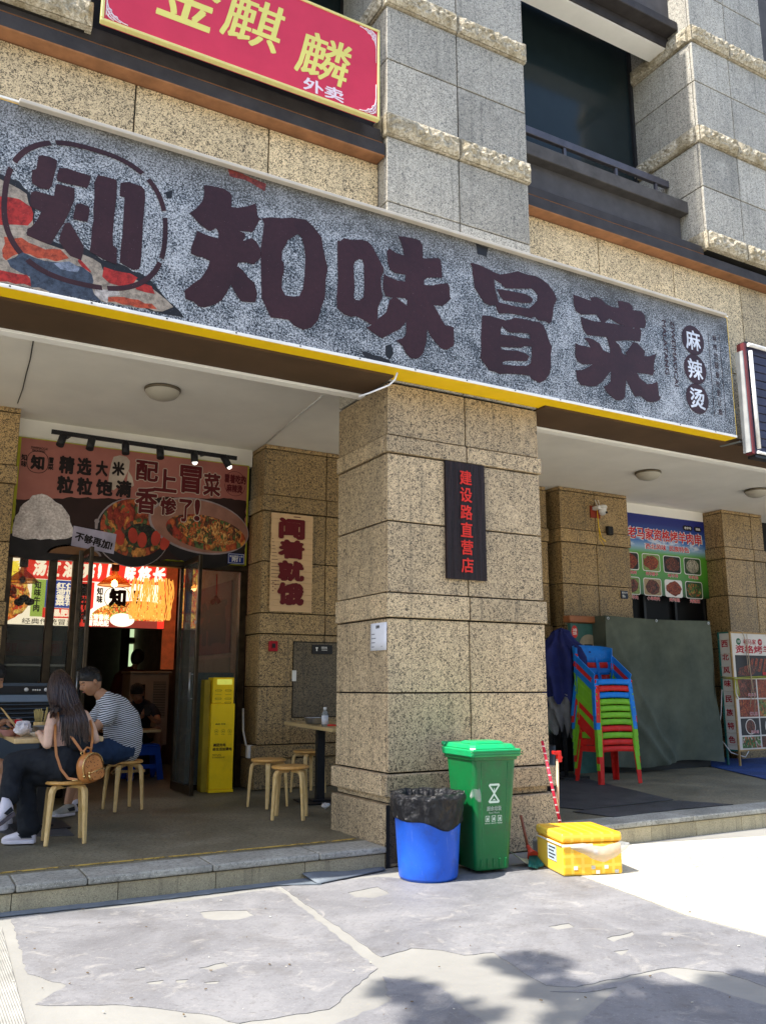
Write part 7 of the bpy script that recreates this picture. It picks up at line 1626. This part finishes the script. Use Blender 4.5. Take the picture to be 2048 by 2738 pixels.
# mini backpack hanging at her right hip
m_tanl = NT('cognac_leather'); v = m_tanl.pos(gen=True); m_tanl.col(m_tanl.ramp(m_tanl.noise(v, 9, 3), [(.3, (.42,.15,.035)), (.7, (.55,.22,.06))])); m_tanl = m_tanl.fin(.4, 0, .5)
m_goldm = plain('gold_metal', (.75,.52,.20), .25, .9)
bp = at(241,2052,y=6.86); bpT = thing('backpack', 'small cognac brown studded backpack hanging from the seated woman', 'backpack', tuple(bp), R(28))
def pack(w_, h_, d_, z0):
    mb = MB(); L = []
    for k in range(28):
        t = 2*pi*k/28; c_, s_ = cos(t), sin(t); e = 2.9 if s_ < 0 else 2.15; r_ = (abs(c_)**e+abs(s_)**e)**(-1/e); L.append((c_*r_*w_, s_*r_*h_))
    secs = [(-d_, .80), (-d_*.8, .93), (0, 1), (d_*.8, .93), (d_, .80)]
    for y_, k_ in secs: mb.v += [Vector((u*k_, y_, z0+v_*k_)) for u, v_ in L]
    for i in range(4):
        for k in range(28): mb.f.append([i*28+k, i*28+(k+1)%28, (i+1)*28+(k+1)%28, (i+1)*28+k]); mb.m.append(0); mb.sm.append(True)
    mb.f += [list(range(28)), [112+k for k in range(28)][::-1]]; mb.m += [0,0]; mb.sm += [False]*2; return mb, L
tilt = Matrix.Rotation(R(-14), 3, 'Y')
def lp(name, mb, m, **k): mb.xf(tilt.to_4x4()); return put(name, mb, m, bpT, world=False, **k)
mb, L = pack(.098,.112,.045,0); lp('bag_body', mb, m_tanl)
mb, _ = pack(.068,.044,.014,-.052); mb.xf(Matrix.Translation((0.012,-.055,0))); lp('front_pocket', mb, m_tanl)
mb = MB(); mb.tube([(u*.95,-.041,v_*.95) for u, v_ in L if v_ > -.06], .0035, 6); lp('zip', mb, m_goldm)
mb = MB(); mb.tube([(-.05,-.072,-.02),(.075,-.072,-.02)], .003, 6); mb.tube([(-.06,-.06,-.03),(-.06,-.065,-.07)], .007, 6); mb.lathe([(0,-.01),(.012,0),(0,.01)], 8, (-.055,-.06,-.02)); mb.lathe([(0,-.01),(.012,0),(0,.01)], 8, (-.09,-.04,-.035)); lp('buckle', mb, m_goldm)
mb = MB(); mb.tube([(-.028,0,.105),(-.03,0,.135),(0,0,.152),(.03,0,.135),(.028,0,.105)], .007, 8); lp('top_loop', mb, m_tanl)
mb = MB(); random.seed(17)
for k in range(44):
    u = random.uniform(-.085,.085); v_ = random.uniform(-.1,.1)
    if (u/.09)**2+(v_/.105)**2 < .9: mb.obox((u,-.0465 if not (abs(u-.012) < .066 and abs(v_+.052) < .042) else -.0705, v_), (.006,.002,.006), Matrix.Rotation(pi/4,3,'Y'))
lp('studs', mb, plain('dark_stud', (.10,.03,.015), .4))
A_ = Vector(bp); straps = []
def strap(pts, w_=.018):
    mb = MB(); straps.append(mb)
    pts = [Vector(p) for p in pts]
    for p, q in zip(pts, pts[1:]): mb.bar(p, q+(q-p).normalized()*.004, w_, .005, up=(.3,-1,.1))
strap([(1.085,7.11,1.135),(1.10,7.03,1.14),(1.125,6.985,1.09),(1.165,6.955,1.0),(1.22,6.93,.92),(1.285,6.89,.825)])
strap([(1.085,7.08,1.12),(1.10,6.985,1.0),(1.10,6.96,.92),(1.115,6.94,.80),(1.15,6.91,.70),(1.20,6.885,.635),(A_.x-.085,A_.y,.625)])
strap([(1.365,7.11,1.07),(1.38,7.03,.98),(1.372,6.97,.90),(1.36,6.94,.835)])
for mbb in straps:
    o = put('shoulder_strap', mbb, m_tanl, bpT)
    for v_ in o.data.vertices: v_.co = Matrix.Rotation(-R(28), 3, 'Z') @ v_.co
mb = MB(); mb.lathe([(.010,-.003),(.016,0),(.010,.003),(.007,0),(.010,-.003)], 12, (1.29,6.885,.81), M=Matrix.Rotation(pi/2,3,'X')); mb.tube([(1.29,6.885,.80),(1.31,6.88,.76)], .004, 6); mb.tube([(A_.x-.12,A_.y,.622),(A_.x-.07,A_.y-.01,.622)], .004, 6); o = put('strap_hook', mb, m_goldm, bpT)
for v_ in o.data.vertices: v_.co = Matrix.Rotation(-R(28), 3, 'Z') @ v_.co

# ---- man in striped shirt
SIDE = (.1,1,0)
Mn = thing('person', 'man in black and white striped T-shirt and denim shorts leaning over the table', 'person', (1.98,8.62,ZP))
hc = (1.625,8.50,1.335)
J = {'hip':((1.97,8.60,.735),(.165,.15)),'belly':((1.955,8.58,.86),(.165,.15)),'back':((1.92,8.55,.98),(.165,.14)),'chest':((1.86,8.53,1.085),(.155,.125)),'nk0':((1.78,8.51,1.17),(.075,.075)),'nk':((1.715,8.50,1.235),.058),
 'sN':((1.80,8.385,1.105),.064),'aN':((1.735,8.335,1.01),.052),'eN':((1.67,8.32,.935),.042),'fN':((1.56,8.36,.945),.036),'wN':((1.45,8.40,.955),.026),
 'sF':((1.80,8.66,1.105),.064),'aF':((1.72,8.71,1.01),.052),'eF':((1.64,8.73,.94),.042),'fF':((1.53,8.68,.955),.036),'wF':((1.43,8.62,.965),.026),
 'tN':((1.80,8.50,.70),.098),'kN':((1.575,8.43,.685),.062),'cN':((1.53,8.45,.48),.055),'nN':((1.49,8.47,.27),.036),
 'tF':((1.80,8.72,.70),.098),'kF':((1.60,8.80,.685),.062),'cF':((1.60,8.80,.48),.055),'nF':((1.62,8.80,.27),.036)}
E_ = [('hip','belly'),('belly','back'),('back','chest'),('chest','nk0'),('nk0','nk'),('chest','sN'),('sN','aN'),('aN','eN'),('eN','fN'),('fN','wN'),('chest','sF'),('sF','aF'),('aF','eF'),('eF','fF'),('fF','wF'),('hip','tN'),('tN','kN'),('kN','cN'),('cN','nN'),('hip','tF'),('tF','kF'),('kF','cF'),('cF','nF')]
fw = (-.83,-.20,-.42); hd, B_ = head_mb(hc, fw, 1.08)
put('body', join(skinned(slim(J, ('hip','belly','back','chest','sN','sF','tN','tF'), .82), E_, 'hip'), hd, hand_mb(J['wN'][0], (-1,.1,0), (0,.2,-1), .95, .6), hand_mb(J['wF'][0], (-1,-.2,0), (0,0,-1), .95, .6, -1)), s_tan, Mn)
face_parts(Mn, hc, fw, 1.08); short_hair(Mn, hc, fw, 1.08, seed=3)
cloth(Mn, 'striped_shirt', ['hip2','belly','back','chest','nk0','sN','aN','sF','aF'], .020, m_str, 'belly', {**J,'hip2':((1.985,8.605,.73),(.15,.15)),'belly':((1.975,8.59,.84),(.172,.16)),'back':((1.945,8.565,.97),(.175,.155)),'aN':((1.745,8.335,1.005),(.056,.056)),'aF':((1.735,8.70,1.01),(.056,.056))}, E_+[('hip2','belly')])
cloth(Mn, 'denim_shorts', ['hip','tN','kN','tF','kF'], .016, m_jean, 'hip', {**J,'kN':((1.60,8.43,.685),(.078,.078)),'kF':((1.62,8.79,.685),(.078,.078))}, E_)
shoe(Mn, (1.535,8.50,ZP+.015), (1.35,8.30,ZP+.03), m_up=plain('cream_shoe', (.42,.40,.35), .6)); shoe(Mn, (1.66,8.80,ZP+.015), (1.50,8.66,ZP+.015))
# ---- man cut off at the left edge, eating with chopsticks
SIDE = (0,1,0)
Lm = thing('person', 'man cut off by the left edge, bent over the table with chopsticks in his hand', 'person', (.45,8.0,ZP))
hc = (.715,8.0,1.355)
J = {'hip':((.42,8.02,.72),(.15,.14)),'back':((.44,8.02,.95),(.15,.12)),'chest':((.51,8.01,1.10),(.14,.11)),'nk0':((.585,8.0,1.19),(.065,.065)),'nk':((.635,8.0,1.25),.052),
 'sN':((.53,7.86,1.11),.058),'aN':((.60,7.82,1.01),.048),'eN':((.66,7.80,.935),.040),'fN':((.77,7.86,.975),.034),'wN':((.845,7.93,1.02),.025),
 'sF':((.53,8.16,1.11),.058),'eF':((.62,8.26,.94),.040),'wF':((.80,8.2,.95),.026),
 'tN':((.62,7.95,.67),.088),'kN':((.90,7.90,.65),.062),'cN':((.86,7.92,.47),.052),'nN':((.78,7.95,.28),.036),'tF':((.6,8.15,.67),.088),'kF':((.85,8.2,.65),.06),'nF':((.85,8.2,.28),.036)}
E_ = [('hip','back'),('back','chest'),('chest','nk0'),('nk0','nk'),('chest','sN'),('sN','aN'),('aN','eN'),('eN','fN'),('fN','wN'),('chest','sF'),('sF','eF'),('eF','wF'),('hip','tN'),('tN','kN'),('kN','cN'),('cN','nN'),('hip','tF'),('tF','kF'),('kF','nF')]
fw = (.85,-.15,-.42); hd, B_ = head_mb(hc, fw, 1.05)
put('body', join(skinned(slim(J, ('hip','belly','back','chest','sN','sF','tN','tF'), .82), E_, 'hip'), hd, hand_mb(J['wN'][0], (.75,-.1,-.1), (.2,.3,-1), .95, .9), hand_mb(J['wF'][0], (1,0,0), (0,0,-1), .95, .5)), s_tan, Lm)
face_parts(Lm, hc, fw, 1.05); short_hair(Lm, hc, fw, 1.05, seed=5)
cloth(Lm, 'navy_shirt', ['hip','back','chest','nk0','sN','aN','sF'], .018, m_navyc, 'back', J, E_); cloth(Lm, 'dark_shorts', ['hip','tN','tF'], .02, m_navyc, 'hip', J, E_)
shoe(Lm, (.76,7.95,ZP+.015), (.93,7.9,ZP+.015)); shoe(Lm, (.83,8.2,ZP+.015), (1.0,8.2,ZP+.015))
mb = MB(); mb.tube([(.80,7.86,1.13),(.925,7.72,.955)], .0035, 6); mb.tube([(.815,7.87,1.12),(.94,7.735,.955)], .0035, 6); put('chopsticks', mb, m_birch, label='pair of wooden chopsticks held by the man at the left edge', cat='chopsticks')
# ---- boy with phone deep in the doorway
SIDE = (1,-.1,0)
By = thing('person', 'boy in a dark T-shirt bent over a phone inside the doorway', 'person', (2.95,11.8,ZP))
hc = (2.775,11.45,1.20)
J = {'hip':((2.93,12.0,.62),(.14,.13)),'back':((2.93,11.9,.86),(.14,.11)),'chest':((2.91,11.76,1.02),(.14,.11)),'nk0':((2.86,11.65,1.10),(.06,.06)),'nk':((2.82,11.57,1.14),.048),
 'sN':((3.02,11.68,1.02),.055),'aN':((3.07,11.55,.92),.046),'eN':((3.06,11.40,.845),.038),'fN':((2.97,11.32,.88),.032),'wN':((2.90,11.28,.935),.024),
 'sF':((2.76,11.72,1.02),.055),'eF':((2.66,11.5,.86),.038),'wF':((2.76,11.3,.90),.024),
 'tN':((3.03,11.75,.68),.085),'kN':((3.07,11.46,.74),.058),'cN':((3.09,11.50,.50),.050),'nN':((3.09,11.56,.26),.034),'tF':((2.8,11.75,.66),.085),'kF':((2.74,11.5,.66),.058),'nF':((2.76,11.55,.26),.034)}
fw = (-.25,-.8,-.55); hd, B_ = head_mb(hc, fw, 1.0)
put('body', join(skinned(slim(J, ('hip','belly','back','chest','sN','sF','tN','tF'), .82), E_, 'hip'), hd, hand_mb(J['wN'][0], (-.5,-.3,.6), (-.3,.8,.2), .9, .9), hand_mb(J['wF'][0], (.5,-.5,.3), (0,.5,.8), .9, .8)), s_dim, By)
face_parts(By, hc, fw, 1.0); short_hair(By, hc, fw, 1.04, seed=8)
cloth(By, 'dark_shirt', ['hip','back','chest','nk0','sN','aN','sF','eF'], .018, m_navyc, 'back', J, E_); cloth(By, 'shorts', ['hip','tN','tF'], .02, m_navyc, 'hip', J, E_)
shoe(By, (3.09,11.6,ZP+.015), (3.12,11.40,ZP+.015)); shoe(By, (2.76,11.6,ZP+.015), (2.74,11.40,ZP+.015))
mb = MB(); mb.obox((2.86,11.22,1.0), (.075,.010,.15), Matrix.Rotation(R(-25),3,'X')); put('phone', mb, m_black, bev=.004, label='black phone held by the boy inside the doorway', cat='phone')
mb = MB(); mb.box(2.78,11.85,ZP,3.10,12.2,.56); put('low_seat', mb, m_jean, bev=.02, label='low dark seat under the boy inside the doorway', cat='seat')
# ---- person in maroon at the back
SIDE = (1,.2,0)
Rp = thing('person', 'person with bobbed dark hair in a maroon top at the back of the shop', 'person', (3.1,13.6,ZP))
hc = (3.25,13.5,1.735)
J = {'hip':((3.02,13.6,1.05),(.16,.13)),'back':((3.06,13.6,1.28),(.15,.12)),'chest':((3.13,13.57,1.44),(.15,.11)),'nk0':((3.19,13.54,1.53),(.06,.06)),'nk':((3.22,13.52,1.60),.048),
 'sN':((3.27,13.5,1.48),.055),'eN':((3.42,13.4,1.47),.042),'wN':((3.60,13.35,1.50),.03),'sF':((3.0,13.55,1.44),.055),'eF':((2.92,13.5,1.2),.042),'wF':((2.98,13.4,1.05),.03),
 'tN':((3.1,13.6,.75),.09),'nN':((3.1,13.6,.24),.05),'tF':((2.93,13.6,.75),.09),'nF':((2.93,13.6,.24),.05)}
E2 = [('hip','back'),('back','chest'),('chest','nk0'),('nk0','nk'),('chest','sN'),('sN','eN'),('eN','wN'),('chest','sF'),('sF','eF'),('eF','wF'),('hip','tN'),('tN','nN'),('hip','tF'),('tF','nF')]
fw = (.7,.7,-.1); hd, B_ = head_mb(hc, fw, 1.0)
put('body', join(skinned(slim(J, ('hip','back','chest','sN','sF','tN','tF'), .82), E2, 'hip'), hd, hand_mb(J['wN'][0], (1,0,0), (0,0,-1), .95, .5)), s_dim, Rp)
def bob(u, v):
    t = 2*pi*u; front = .5+.5*cos(t); p = -.85+1.5*front**2+(pi/2+.85-1.5*front**2)*v; return Vector(hc)+B_@Vector((.092*sin(t)*cos(p)*1.08, .112*cos(t)*cos(p), .138*sin(p)))
mb = MB(); mb.grid(bob, 36, 14); put('hair', mb, m_hair, Rp)
cloth(Rp, 'maroon_top', ['hip','back','chest','nk0','sN','eN','sF','eF'], .018, plain('maroon_cloth', (.06,.012,.012), .8), 'back', J, E2); cloth(Rp, 'trousers', ['hip','tN','nN','tF','nF'], .02, m_navyc, 'hip', J, E2)
